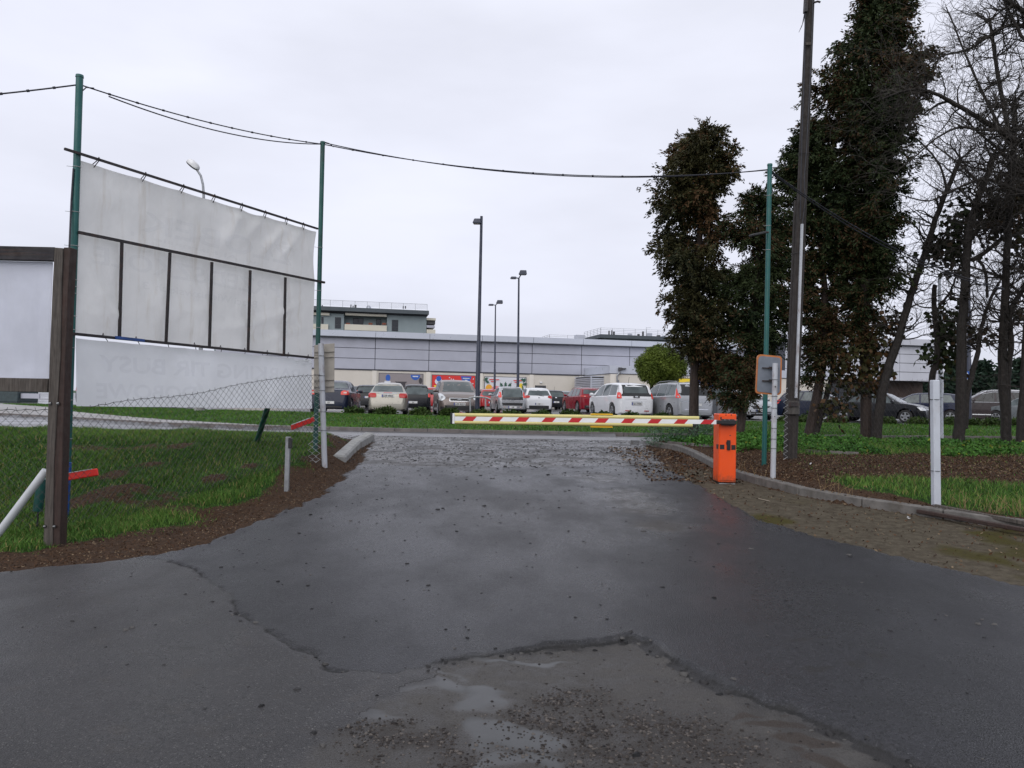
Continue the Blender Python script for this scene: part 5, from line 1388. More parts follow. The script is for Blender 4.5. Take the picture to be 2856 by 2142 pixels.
# hoop by the first lamp
t = thing('hoop_rail', 'grey metal hoop rail with a bowed top around the tallest lamp post', 'rail', at(1333, 1150, 31.4))
MB().tube([at(1304, 1113, 31.3), at(1312, 1109, 31.3), at(1333, 1107, 31.3), at(1356, 1109, 31.3), at(1369, 1115, 31.3)], .035, 6).build('top_bar', M_GALV, t, smooth=True)
for px in (1311.5, 1354): MB().beam(at(px, 1155, 31.3), at(px, 1111, 31.3), .06, .05, up=(0, 1, 0)).build('leg', M_GALV, t)
# low dark container, far left
t = thing('container', 'low dark green container far behind the hoarding at the left edge', 'container', at(30, 1112, 46))
a = at(-120, 1112, 46); mb = MB(); MB().frame8(Vector((a.x, 46, PARK_Z)), Vector((at(50, 1100, 46).x - a.x, 0, 0)), Vector((0, 2, 0)), Vector((0, 0, .8))).build('body', mat('container green', (.03, .05, .055), .5), t, bevel=.03)
MB().frame8(Vector((at(52, 1100, 46).x, 46.2, PARK_Z + .25)), Vector((at(104, 1100, 46).x - at(52, 1100, 46).x, 0, 0)), Vector((0, .1, 0)), Vector((0, 0, .3))).build('side_rail', M_CLAD, t)

# ================================================================ CARS
M_TYRE = mat('tyre rubber', (.012, .012, .013), .75, var=.2)
M_RIM = mat('alloy rim', (.34, .35, .37), .35, metal=.7, var=.1)
M_CHROME = mat('chrome', (.62, .63, .66), .18, metal=.9, var=.05, rvar=.04)
M_TRIM = mat('black trim', (.014, .014, .016), .5, var=.2)
M_PLATE = mat('white number plate', (.62, .62, .62), .45, var=.03)
M_PTEXT = mat('plate text', (.02, .02, .025), .5)
M_EU = mat('plate blue band', (.01, .03, .25), .45)
M_TAIL = mat('red tail lamp', (.38, .012, .010), .15, var=.1, rvar=.05)
M_TAILB = mat('bright red tail lamp', (.65, .05, .035), .15, var=.1, rvar=.05)
M_HEAD = mat('clear headlamp', (.55, .57, .60), .10, metal=.2, var=.15, scale=20, rvar=.05)
M_REV = mat('pale lamp insert', (.60, .45, .42), .15, rvar=.05)
def car_glass():
    t = NT('car glass'); a = t.noise(1.2, 3, .5)
    t.set(col=t.mix(t.rng(a, .35, .65), (.035, .048, .052), (.085, .108, .112)), rough=.04, spec=.6); return t.m
M_CGL = car_glass()
M_CGLD = mat('tinted car glass', (.010, .012, .014), .04, var=.3, rvar=.02)
def paint(n, c, metal=.3, rough=.28): return mat('car paint ' + n, c, rough, metal=metal if sum(c) > .3 else 0, var=.03, scale=1, coat=.6 if sum(c) > .3 else .15, spec=.5 if sum(c) > .3 else .3, rvar=.03)
# profiles: rear at 0, front at 1 (fraction of length), height fraction
PROF = dict(
    hatch=[(0, .30), (.004, .40), (.008, .50), (.014, .58), (.025, .64), (.045, .70), (.10, .90), (.13, .955), (.20, .985), (.36, 1.0), (.50, .985), (.56, .95), (.62, .86), (.735, .665), (.76, .645), (.86, .60), (.94, .535), (.975, .47), (.992, .40), (1, .30)],
    mpv=[(0, .28), (.004, .38), (.008, .48), (.012, .56), (.02, .62), (.035, .70), (.07, .88), (.10, .945), (.16, .975), (.34, 1.0), (.55, .985), (.62, .945), (.70, .84), (.82, .655), (.84, .635), (.91, .585), (.96, .52), (.985, .45), (.995, .38), (1, .28)],
    sedan=[(0, .34), (.005, .44), (.010, .56), (.018, .66), (.03, .70), (.08, .725), (.15, .74), (.20, .80), (.27, .92), (.32, .965), (.42, 1.0), (.54, .985), (.60, .94), (.73, .70), (.76, .665), (.88, .61), (.95, .54), (.98, .47), (.994, .40), (1, .30)],
    suv=[(0, .36), (.004, .44), (.008, .52), (.014, .60), (.025, .66), (.045, .72), (.09, .89), (.12, .95), (.18, .98), (.36, 1.0), (.52, .985), (.58, .955), (.64, .87), (.745, .695), (.77, .675), (.88, .635), (.955, .57), (.98, .5), (.994, .44), (1, .34)],
    coupe=[(0, .34), (.005, .42), (.010, .52), (.016, .60), (.03, .655), (.06, .685), (.10, .72), (.20, .91), (.25, .965), (.34, .995), (.46, .985), (.54, .93), (.70, .68), (.73, .645), (.86, .585), (.94, .52), (.975, .46), (.992, .40), (1, .30)],
)
class Car:
    def __init__(s, name, label, kind, L, W, H, paint_m, pos, phi, anchor='mid', belt=.62, wheel_r=.31, group='cars parked in the supermarket car park', lights=M_TAIL, glass=M_CGL):
        s.wrap = .20; s.L, s.W, s.H = L, W, H; s.kind = kind; s.pm = paint_m; s.glass = glass
        d = Vector((math.cos(phi), math.sin(phi), 0))
        px, py, Yd = pos
        p = at(px, py, Yd)
        if anchor == 'rear': c = p + d * L / 2
        elif anchor == 'front': c = p - d * L / 2
        else: c = p
        s.t = thing(name, label, 'car', (c.x, c.y, PARK_Z), group, phi)
        pr = np.array(PROF[kind]); s.px = (pr[:, 0] - .5) * L; s.pz = pr[:, 1] * H
        s.belt = belt * H; s.wr = wheel_r; s.xw = (-L * .5 + L * .185, L * .5 - L * .19)
        s.body()
        s.lm = lights
    def zt(s, x): return float(np.interp(x, s.px, s.pz))
    def w(s, x):
        u = x / s.L + .5
        return s.W / 2 * float(np.interp(u, [0, .008, .03, .08, .2, .5, .8, .92, .97, .992, 1], [.76, .84, .91, .955, .99, 1, .985, .945, .87, .78, .70]))
    def be(s, x):
        return min(s.belt + .05 * s.H * max(0, -x / s.L), s.zt(x) - .035)
    def wrf(s, x):
        return s.w(x) * .965 - dict(coupe=.60, sedan=.55, hatch=.44, suv=.42, mpv=.36)[s.kind] * max(0, s.zt(x) - s.be(x) - .05)
    def zb(s, x):
        z = .19 if abs(x) < s.L * .47 else .24
        for xc in s.xw:
            r = s.wr + .055; dx = abs(x - xc)
            if dx < r: z = max(z, s.wr + math.sqrt(r * r - dx * dx) * 1.0)
        return z
    def ring(s, x):
        w, zt, be, zb, wr = s.w(x), s.zt(x), s.be(x), s.zb(x), s.wrf(x)
        zb = min(zb, be - .05)
        zm = max(zb + .03, min(.52 * s.H * .8, be - .04))
        g = [(0, zb), (w * .90, zb), (w * .975, zb + .02), (w * 1.0, max(zm * .75 + .02, zb + .025)), (w * 1.0, max(zm, zb + .028)), (w * .99, be - .015 if be - .015 > zm else zm + .002), (w * .965, max(be, zm + .006))]
        for f in (.33, .66):
            g.append((w * .965 + (wr - w * .965) * f, g[6][1] + (zt - .05 - g[6][1]) * f if zt - .05 > g[6][1] else g[6][1] + .002 * f))
        g += [(wr, max(zt - .055, g[6][1] + .003)), (wr * .90, max(zt - .022, g[6][1] + .005)), (wr * .55, max(zt - .005, g[6][1] + .007)), (0, max(zt, g[6][1] + .009))]
        return g
    def body(s):
        xs = sorted(set(list(np.linspace(s.px[0], s.px[-1], 72)) + list(s.px)))
        mb = MB(); n = 13; N = 2 * n - 2
        for x in xs:
            g = s.ring(x); full = [(x, -y, z) for y, z in g] + [(x, y, z) for y, z in reversed(g[1:-1])]
            mb.v += full
        for i in range(len(xs) - 1):
            for k in range(N):
                a = i * N + k; b = i * N + (k + 1) % N; mb.f.append((a, b, b + N, a + N))
        mb.f.append(tuple(range(N))); mb.f.append(tuple((len(xs) - 1) * N + k for k in range(N)))
        s.b = mb.build('body', s.pm, s.t, smooth=True)
        MB().box((0, 0, .34), (s.L * .86, s.W * .74, .3)).build('underbody', M_TRIM, s.t)
        for xc in s.xw:
            for sg in (-1, 1):
                r = s.wr; y = sg * (s.W / 2 - .115)
                wm = MB(); prof = [(.0, -.1), (r * .9, -.1), (r, -.07), (r, .07), (r * .9, .1), (r * .66, .1), (r * .62, .06), (0, .06)]
                nn = 20
                for k in range(nn):
                    a = 2 * math.pi * k / nn
                    for rr, yy in prof: wm.v.append((xc + rr * math.cos(a), y + sg * yy, r + rr * math.sin(a)))
                m = len(prof)
                for k in range(nn):
                    for j in range(m - 1):
                        a = k * m + j; b = ((k + 1) % nn) * m + j; wm.f.append((a, a + 1, b + 1, b))
                wo_ = wm.build('wheel', M_TYRE, s.t, smooth=True)
                rm = MB()
                for k in range(5):
                    a = 2 * math.pi * k / 5 + .3
                    c0 = Vector((xc, y + sg * .085, r)); c1 = c0 + Vector((math.cos(a), 0, math.sin(a))) * r * .62
                    rm.beam(c0, c1, .035, .075, up=(-math.sin(a), 0, math.cos(a)))
                nn = 18
                ri = [Vector((xc + r * .64 * math.cos(2 * math.pi * k / nn), y + sg * .09, r + r * .64 * math.sin(2 * math.pi * k / nn))) for k in range(nn + 1)]
                rm.tube(ri, .018, 4)
                rm.build('rim', M_RIM, wo_)
    # ---- patches on the ends
    def gw(s, x, z):
        """half width of the surface at station x, height z"""
        g = s.ring(x); ys = [q[0] for q in g[1:]]; zs = [q[1] for q in g[1:]]
        best = 0
        for (y0, z0), (y1, z1) in zip(g[1:], g[2:]):
            if min(z0, z1) - 1e-6 <= z <= max(z0, z1) + 1e-6:
                f = 0 if abs(z1 - z0) < 1e-9 else (z - z0) / (z1 - z0); best = max(best, y0 + (y1 - y0) * f)
        return best
    def ex(s, y, z, end):
        """x of the outer surface on an end at lateral y and height z, found by marching inwards"""
        sgn = -1 if end == 'rear' else 1
        x = sgn * s.L / 2; n = 0; free = 0
        while n < 170:
            if s.zt(x) >= z:
                if s.gw(x, z) >= abs(y) or free * .012 > s.wrap: return x
                free += 1
            x -= sgn * .012; n += 1
        return x
    def patch(s, end, rows, m, name, off=.012, n=6, parent=None, th=0.0):
        sgn = -1 if end == 'rear' else 1; mb = MB(); R_ = len(rows)
        for (z, y0, y1) in rows:
            for k in range(n + 1):
                y = y0 + (y1 - y0) * k / n; x = s.ex(y, z, end); g_ = s.gw(x, z) + off * .8; y = max(-g_, min(g_, y * (1 + off * .6))); mb.v.append((x + sgn * off, y, z))
        for i in range(R_ - 1):
            for k in range(n):
                a = i * (n + 1) + k; mb.f.append((a, a + 1, a + n + 2, a + n + 1))
        return mb.build(name, m, parent or s.t, smooth=True)
    def rect(s, end, z0, z1, y0, y1, m, name, off=.012, n=6, parent=None, rows=5):
        return s.patch(end, [(z0 + (z1 - z0) * k / rows, y0, y1) for k in range(rows + 1)], m, name, off, n, parent)
    def pair(s, end, rows, m, name, off=.028, n=10):
        out = []
        for sg in (-1, 1): out.append(s.patch(end, [(z, sg * a, sg * b) for z, a, b in rows], m, name, off, n))
        return out
    def side(s, quads, m=None, name='side_window', off=.010):
        """quads: (x0b,x1b,x0t,x1t) along length fractions from the rear, z fractions from belt to roof"""
        m = m or s.glass
        for sg in (-1, 1):
            for (a, b, c, d, f0, f1) in quads:
                mb = MB(); nu, nv = 6, 3
                for i in range(nv + 1):
                    v = i / nv
                    for k in range(nu + 1):
                        u = k / nu; x = ((a + (b - a) * u) * (1 - v) + (c + (d - c) * u) * v - .5) * s.L
                        zb_, zt_ = s.be(x), s.zt(x) - .05
                        z = zb_ + (zt_ - zb_) * (f0 + (f1 - f0) * v)
                        mb.v.append((x, sg * (s.gw(x, z) + off), z))
                for i in range(nv):
                    for k in range(nu):
                        q = i * (nu + 1) + k; mb.f.append((q, q + 1, q + nu + 2, q + nu + 1))
                mb.build(name, m, s.t, smooth=True)
    def plate(s, end, z, text, y=0, w_=.50, frame=None, zoff=0):
        x = s.ex(y, z, end); sgn = -1 if end == 'rear' else 1
        x = max(abs(s.ex(y, z - .05, end)), abs(s.ex(y, z + .05, end)), abs(x)) * sgn
        o = MB().box((x + sgn * .022, y, z), (.02, w_, .115)).build('number_plate', M_PLATE, s.t)
        MB().box((x + sgn * .0345, y + sgn * w_ * -.45, z), (.004, w_ * .09, .11)).build('blue_band', M_EU, o)
        rt = Vector((0, -sgn * -1, 0)) if False else Vector((0, (1 if end == 'front' else -1), 0))
        mb = MB(); put_text(mb, text, Vector((x + sgn * .036, y, z)) + rt * .02, rt, Vector((0, 0, 1)), width=w_ * .80 * min(1, len(text) / 8), height=.075, bold=.03)
        mb.build('lettering', M_PTEXT, o)['kind'] = 'stuff'
        return o
    def mirrors(s, xf=.69):
        for sg in (-1, 1):
            x = (xf - .5) * s.L; MB().tube([(x, sg * (s.W / 2 - .06), s.be(x) + .06), (x, sg * (s.W / 2 + .06), s.be(x) + .09), (x, sg * (s.W / 2 + .17), s.be(x) + .09)], [.03, .085, .07], 8).build('mirror', s.pm, s.t, smooth=True)
    def roofrails(s, m=M_CHROME, a=.16, b=.62):
        for sg in (-1, 1):
            pts = []
            for k in range(9):
                x = (a + (b - a) * k / 8 - .5) * s.L; pts.append((x, sg * (s.wrf(x) - .05), s.zt(x) + (.045 if 0 < k < 8 else 0)))
            MB().tube(pts, .018, 5).build('roof_rail', m, s.t, smooth=True)
    def aerial(s, x=.2):
        x = (x - .5) * s.L; MB().tube([(x, 0, s.zt(x)), (x - .12, 0, s.zt(x) + .28)], .008, 4).build('aerial', M_TRIM, s.t)
H3 = [(.30, .47, .34, .47, .08, .93), (.49, .71, .49, .61, .08, .93), (.14, .285, .18, .32, .12, .9)]
S3 = [(.33, .49, .345, .49, .08, .93), (.51, .72, .51, .62, .08, .93), (.235, .32, .30, .33, .1, .85)]
MP3 = [(.30, .49, .32, .49, .06, .93), (.51, .76, .51, .66, .06, .93), (.10, .285, .13, .305, .08, .92)]
C2 = [(.22, .47, .30, .47, .08, .9), (.49, .70, .49, .58, .08, .92)]
def rearwin(c, z0=.66, z1=.93, k=.80, m=None, k1=None, off=.012):
    H = c.H; k1 = k1 or k * .9
    return c.patch('rear', [(H * (z0 + (z1 - z0) * i / 5), -c.W / 2 * (k + (k1 - k) * i / 5), c.W / 2 * (k + (k1 - k) * i / 5)) for i in range(6)], m or c.glass, 'rear_window', off, 10)
def windscreen(c, z0=.66, z1=.93, k=.84, k1=None):
    H = c.H; k1 = k1 or k * .88
    o = c.patch('front', [(H * (z0 + (z1 - z0) * i / 5), -c.W / 2 * (k + (k1 - k) * i / 5), c.W / 2 * (k + (k1 - k) * i / 5)) for i in range(6)], c.glass, 'windscreen', .012, 10)
    return o
def wiper(c, z=.67, front=False, y0=-.1, y1=.3):
    end = 'front' if front else 'rear'; sg = 1 if front else -1
    a = Vector((c.ex(y0, c.H * z, end) + sg * .02, y0, c.H * z)); b = Vector((c.ex(y1, c.H * (z + .03), end) + sg * .02, y1, c.H * (z + .03)))
    MB().tube([a, b], .010, 4).build('wiper', M_TRIM, c.t)
D = R
P_BLK = paint('black', (.006, .007, .010), .2, .22); P_NVY = paint('navy', (.007, .012, .032), .3, .25); P_SIL = paint('silver', (.34, .35, .37), .5, .3)
P_CHA = paint('champagne', (.33, .31, .265), .5, .3); P_TAU = paint('taupe', (.155, .125, .115), .5, .3); P_WHT = paint('white', (.66, .67, .70), .0, .3)
P_RD = paint('red', (.34, .010, .012), .1, .25); P_DRD = paint('dark red', (.20, .006, .016), .3, .25); P_GRY = paint('grey', (.09, .097, .11), .5, .3)
P_BLU = paint('dark blue', (.006, .011, .038), .3, .25); P_BRN = paint('dark brown', (.022, .014, .017), .4, .25); P_GRY2 = paint('blue grey', (.19, .21, .22), .4, .3)

# row 1, left to right
c = Car('parked_car', 'dark navy saloon seen from behind at the far left beside the beige sign', 'sedan', 4.55, 1.80, 1.47, P_NVY, (915, 1150, 33.0), D(94), 'rear', lights=M_TAILB)
rearwin(c, .76, .94, .78, k1=.64); c.side(S3); c.pair('rear', [(.56 * 1.46, .52, .90), (.60 * 1.46, .50, .90), (.66 * 1.46, .52, .89), (.69 * 1.46, .60, .87)], M_TAILB, 'tail_lamp')
c.pair('rear', [(.60 * 1.46, .62, .74), (.65 * 1.46, .62, .74)], M_REV, 'lamp_insert', .038); c.plate('rear', .48, 'LU'); c.rect('rear', .26, .34, -.7, .7, M_TRIM, 'lower_trim'); c.mirrors()
c = Car('parked_car', 'champagne coupe with round red lamps seen squarely from behind in the front row', 'coupe', 4.0, 1.70, 1.40, P_CHA, (1080, 1155, 32.4), D(97), 'rear')
rearwin(c, .70, .93, .76, k1=.64); c.side(C2); c.pair('rear', [(.735, .52, .80), (.75, .48, .83), (.82, .46, .845), (.89, .47, .84), (.93, .52, .82)], M_TAIL, 'tail_lamp')
c.rect('rear', .735, .90, -.36, .36, P_SIL, 'plate_recess', .006); c.plate('rear', .815, 'LUB 44353'); c.rect('rear', .55, .57, -.72, .72, M_TRIM, 'bumper_line', .006, rows=1)
c.rect('rear', .90, .925, -.38, .38, M_CHROME, 'boot_handle', .02, rows=1); wiper(c, .72, y0=-.1, y1=.42); c.rect('rear', .93, .955, -.18, .18, M_TAIL, 'high_brake_lamp', .02, rows=1)
c = Car('parked_car', 'small black hatchback with a tall rear window between the champagne coupe and the taupe car', 'hatch', 3.6, 1.60, 1.48, P_BLK, (1161, 1147, 41), D(99), 'rear')
rearwin(c, .62, .92, .84); c.side(H3); c.pair('rear', [(.78, .62, .79), (.85, .60, .80), (.98, .62, .79)], M_TAILB, 'tail_lamp'); c.plate('rear', .50, 'LU', y=.2); c.mirrors()
c = Car('parked_car', 'taupe compact people carrier facing the camera left of the tallest lamp post', 'mpv', 4.07, 1.77, 1.60, P_TAU, (1281, 1157, 32.6), D(-80), 'front')
windscreen(c, .655, .93, .86); c.side(MP3); c.pair('front', [(.66, .72, .84), (.72, .60, .86), (.80, .58, .87), (.90, .66, .865), (.96, .74, .85)], M_HEAD, 'headlamp')
c.pair('front', [(.76, .68, .76), (.84, .68, .76)], M_TRIM, 'lamp_bulb', .038)
c.rect('front', .63, .78, -.42, .42, M_CHROME, 'grille_rim', .012, 8); c.rect('front', .655, .755, -.39, .39, M_TRIM, 'grille', .022, 8); c.rect('front', .695, .73, -.08, .08, M_CHROME, 'badge', .03, 2)
c.rect('front', .27, .46, -.62, .62, M_TRIM, 'lower_intake', .012); c.rect('front', .20, .235, -.5, .5, M_CHROME, 'lower_lip', .012, rows=1); c.plate('front', .52, 'LUB 4U513'); c.mirrors(.74)
c.pair('front', [(.30, .68, .80), (.40, .66, .82)], M_TRIM, 'fog_lamp')
c = Car('parked_car', 'small silver city hatchback with a black glass tailgate beside the hoop rail', 'hatch', 3.44, 1.63, 1.47, P_SIL, (1429, 1156, 41.5), D(100), 'rear')
rearwin(c, .50, .93, .70, M_CGLD, .68); rearwin(c, .60, .90, .66, off=.022); c.side(C2); c.pair('rear', [(.84, .60, .74), (.92, .59, .76), (1.10, .60, .74), (1.15, .62, .70)], M_TAILB, 'tail_lamp', .016)
c.rect('rear', .42, .56, -.70, .70, M_TRIM, 'bumper_insert', .012, 8); c.plate('rear', .33, 'LUB', w_=.46); c.pair('rear', [(.31, .40, .48), (.37, .40, .48)], M_REV, 'fog_lamp'); c.mirrors(.66); c.aerial(.2); c.rect('rear', .68, .72, -.07, .07, M_CHROME, 'badge', .03, 2)
c = Car('parked_car', 'white rounded hatchback with a black lower bumper, right of the small silver one', 'hatch', 3.9, 1.70, 1.475, P_WHT, (1503, 1152, 44.5), D(97), 'rear')
rearwin(c, .68, .92, .78, k1=.60); c.side(H3); c.pair('rear', [(.84, .66, .78), (.90, .52, .82), (.98, .52, .82), (1.01, .66, .78)], M_TAIL, 'tail_lamp'); c.rect('rear', .24, .42, -.74, .74, M_TRIM, 'lower_bumper', .012, 8)
c.plate('rear', .52, 'LU', w_=.46); wiper(c, .66, y0=-.3, y1=.1); c.mirrors(); c.rect('rear', .86, .90, -.06, .06, M_CHROME, 'badge', .02, 2)
c = Car('parked_car', 'red hatchback half hidden behind the tallest lamp post and the hoop rail', 'hatch', 3.95, 1.70, 1.46, P_RD, (1371, 1146, 54), D(101), 'rear')
rearwin(c, .66, .92, .78); c.side(H3); c.pair('rear', [(.80, .56, .80), (.98, .58, .80)], M_TAILB, 'tail_lamp'); c.plate('rear', .50, 'LU'); c.mirrors()
c = Car('parked_car', 'black hatchback with tall red lamps between the white hatchback and the dark red crossover', 'hatch', 3.85, 1.70, 1.52, P_BLK, (1551, 1145, 58), D(100), 'rear')
rearwin(c, .66, .92, .80); c.side(H3); c.pair('rear', [(.86, .68, .82), (1.34, .60, .70)], M_TAIL, 'tail_lamp'); c.plate('rear', .60, 'LU', w_=.46); c.aerial(.2); c.rect('rear', .90, .98, -.06, .06, M_CHROME, 'badge', .02, 2)
c = Car('parked_car', 'distant grey green car half hidden between the black hatchback and the dark red one', 'mpv', 4.1, 1.75, 1.55, P_GRY2, (1592, 1143, 63), D(-75), 'front')
windscreen(c); c.side(MP3); c.pair('front', [(.66, .6, .84), (.84, .6, .84)], M_HEAD, 'headlamp'); c.plate('front', .5, 'LU'); c.mirrors()
c = Car('parked_car', 'dark red crossover with pale roof rails left of the white people carrier', 'suv', 4.48, 1.84, 1.60, P_DRD, (1658, 1153, 48.5), D(103), 'rear', wheel_r=.35)
rearwin(c, .74, .92, .74); c.side(H3); c.pair('rear', [(.98, .46, .88), (1.06, .44, .89), (1.10, .62, .88)], M_TAIL, 'tail_lamp'); c.pair('rear', [(1.02, .56, .68), (1.05, .56, .68)], M_REV, 'lamp_insert', .038)
c.rect('rear', .26, .46, -.86, .86, M_TRIM, 'lower_bumper', .012, 8); c.rect('rear', .40, .43, -.55, .55, M_CHROME, 'bumper_trim', .02, rows=1); c.plate('rear', .76, 'WI'); c.roofrails(); c.mirrors()
c = Car('parked_car', 'large white people carrier with a dark tailgate window and upright red lamps', 'mpv', 4.53, 1.84, 1.64, P_WHT, (1776, 1166, 34.6), D(102.5), 'rear', belt=.60, wheel_r=.33)
rearwin(c, .615, .93, .86, M_CGLD, .80); c.side(MP3); c.pair('rear', [(.90, .72, .88), (.94, .70, .90), (1.12, .70, .90), (1.18, .74, .86)], M_TAILB, 'tail_lamp')
rearwin(c, .70, .88, .62, off=.02); c.rect('rear', .86, .875, -.66, .66, P_SIL, 'tailgate_crease', .006, rows=1); c.rect('rear', .735, .765, -.26, .26, M_CHROME, 'plate_bar', .03, rows=1)
c.plate('rear', .665, 'GA 17729U'); c.rect('rear', .46, .475, -.78, .78, M_GALV, 'bumper_line', .010, rows=1); c.pair('rear', [(.33, .34, .56), (.37, .34, .56)], M_TAIL, 'rear_reflector'); c.mirrors(.76); c.aerial(.25)
c.rect('rear', .955, 1.02, -.07, .07, M_CHROME, 'badge', .03, 2); c.rect('rear', .93, 1.03, -.15, .15, M_TRIM, 'badge_surround', .018, 4)
c = Car('parked_car', 'silver people carrier with tall red lamps, partly behind the single bare trunk', 'mpv', 4.59, 1.83, 1.68, P_SIL, (1942, 1176, 33.2), D(103), 'rear', belt=.60, wheel_r=.33)
rearwin(c, .64, .93, .84, M_CGLD, .78); c.side(MP3); c.pair('rear', [(.96, .70, .88), (1.10, .73, .90), (1.40, .76, .86), (1.53, .72, .78)], M_TAILB, 'tail_lamp')
c.rect('rear', .80, .83, -.76, .76, M_CHROME, 'tailgate_trim', .014, rows=1); c.plate('rear', .68, 'LU'); c.rect('rear', .46, .49, -.80, .80, M_CHROME, 'bumper_trim', .014, rows=1); c.roofrails(M_GALV, .1, .62); c.mirrors(.76)
# far pieces of the left side
c = Car('parked_car', 'small black hatchback seen from behind left of the champagne coupe', 'hatch', 3.95, 1.72, 1.48, P_BLK, (1024, 1141, 46), D(97), 'rear')
rearwin(c, .68, .92, .78, k1=.6); c.side(H3); c.pair('rear', [(.86, .62, .80), (1.12, .60, .76)], M_TAILB, 'tail_lamp'); c.plate('rear', .72, 'LU', y=-.05); c.mirrors()
c = Car('parked_car', 'dark car facing the camera in the gap behind the navy saloon', 'hatch', 4.1, 1.74, 1.47, P_BLK, (988, 1142, 52), D(-84), 'front')
windscreen(c); c.side(H3); c.pair('front', [(.62, .5, .82), (.80, .56, .82)], M_HEAD, 'headlamp'); c.plate('front', .45, 'LU'); c.mirrors()
c = Car('parked_car', 'red car glimpsed behind the small black hatchback and the taupe car', 'hatch', 4.0, 1.70, 1.46, P_RD, (1206, 1143, 50), D(97), 'rear')
rearwin(c); c.side(H3); c.pair('rear', [(.80, .58, .80), (1.0, .6, .80)], M_TAILB, 'tail_lamp'); c.mirrors()
c = Car('parked_car', 'dark car almost hidden behind the tallest lamp post', 'hatch', 4.0, 1.70, 1.48, P_BLK, (1327, 1140, 60), D(97), 'rear')
rearwin(c); c.side(H3); c.pair('rear', [(.80, .58, .80), (1.0, .6, .80)], M_TAILB, 'tail_lamp')
for px, pm, lb, kk in ((255, P_BLK, 'dark car whose wheels show under the left end of the white banner', 'sedan'), (345, P_GRY, 'grey car whose lower edge shows under the white banner', 'hatch'), (425, P_BLK, 'third dark car under the white banner, nearest the banner middle', 'hatch')):
    c = Car('parked_car', lb, kk, 4.3, 1.76, 1.46, pm, (px, 1140, 37.5), D(97), 'rear'); rearwin(c); c.side(H3); c.pair('rear', [(.76, .58, .80), (.95, .6, .80)], M_TAIL, 'tail_lamp')
# right of the cabinet
c = Car('parked_car', 'grey people carrier showing its side windows behind the dark conifer, right of the silver one', 'mpv', 4.3, 1.80, 1.62, P_GRY, (2006, 1166, 41), D(-52), 'mid')
windscreen(c); c.side(MP3); c.pair('front', [(.68, .6, .84), (.86, .6, .84)], M_HEAD, 'headlamp'); c.mirrors(.74)
c = Car('parked_car', 'silver white car facing the camera with a wide black grille behind the right green pole', 'sedan', 4.6, 1.78, 1.44, P_SIL, (2122, 1176, 36.8), D(-84), 'front')
windscreen(c, .67, .93); c.side(S3); c.pair('front', [(.62, .56, .80), (.67, .50, .82), (.74, .60, .84), (.78, .72, .83)], M_HEAD, 'headlamp')
c.patch('front', [(.52, -.26, .26), (.60, -.40, .40), (.66, -.50, .50), (.675, -.52, .52)], M_TRIM, 'grille', .014, 8); c.rect('front', .60, .655, -.06, .06, M_CHROME, 'badge', .03, 2); c.plate('front', .45, 'LU 8444'); c.rect('front', .24, .38, -.7, .7, M_TRIM, 'lower_intake'); c.rect('front', .30, .32, -.72, .72, M_CHROME, 'intake_trim', .022, rows=1); c.mirrors()
c = Car('parked_car', 'dark navy hatchback turned to the right behind the leaning timber pole', 'hatch', 4.3, 1.78, 1.50, P_NVY, (2288, 1178, 39.5), D(-28), 'mid', lights=M_TAILB, wheel_r=.32)
windscreen(c, .66, .93); rearwin(c); c.side(H3, M_CGL); c.pair('front', [(.66, .56, .80), (.72, .52, .84), (.80, .66, .86), (.84, .74, .86)], M_HEAD, 'headlamp'); c.pair('rear', [(.80, .58, .82), (1.0, .6, .82)], M_TAILB, 'tail_lamp')
c.rect('front', .44, .62, -.45, .45, M_TRIM, 'grille'); c.rect('front', .61, .63, -.47, .47, M_CHROME, 'grille_trim', .022, rows=1); c.plate('front', .44, 'LU'); c.mirrors()
c = Car('parked_car', 'black car with a silver-lit bonnet turned to the right, left of the dark blue estate', 'sedan', 4.5, 1.78, 1.46, P_BLK, (2452, 1182, 37.5), D(-42), 'mid')
windscreen(c, .67, .93); c.side(S3); c.pair('front', [(.60, .56, .80), (.66, .50, .84), (.76, .64, .86)], M_HEAD, 'headlamp'); c.rect('front', .52, .64, -.42, .42, M_TRIM, 'grille'); c.rect('front', .63, .66, -.44, .44, M_CHROME, 'grille_trim', .022, rows=1); c.rect('front', .575, .625, -.06, .06, M_CHROME, 'badge', .03, 2); c.plate('front', .42, 'LU'); c.mirrors()
c = Car('parked_car', 'dark blue estate seen from the side and back behind the clean white post', 'hatch', 4.6, 1.78, 1.52, P_BLU, (2560, 1182, 40.5), D(152), 'mid', lights=M_TAIL)
rearwin(c, .64, .92, .80); c.side(H3); c.pair('rear', [(.70, .66, .82), (.96, .62, .80), (1.02, .66, .78)], M_TAIL, 'tail_lamp'); c.plate('rear', .56, 'LU'); c.mirrors()
c = Car('parked_car', 'dark brown sport utility with a chrome window line at the right, behind the bare trunks', 'suv', 4.95, 1.93, 1.74, P_BRN, (2762, 1180, 42.5), D(157), 'mid', wheel_r=.37, glass=M_CGLD)
rearwin(c, .70, .92, .78); c.side(H3); c.pair('rear', [(.95, .52, .90), (1.10, .56, .90)], M_REV, 'tail_lamp'); c.plate('rear', .70, 'LU'); c.roofrails(M_CHROME, .12, .62); c.mirrors()
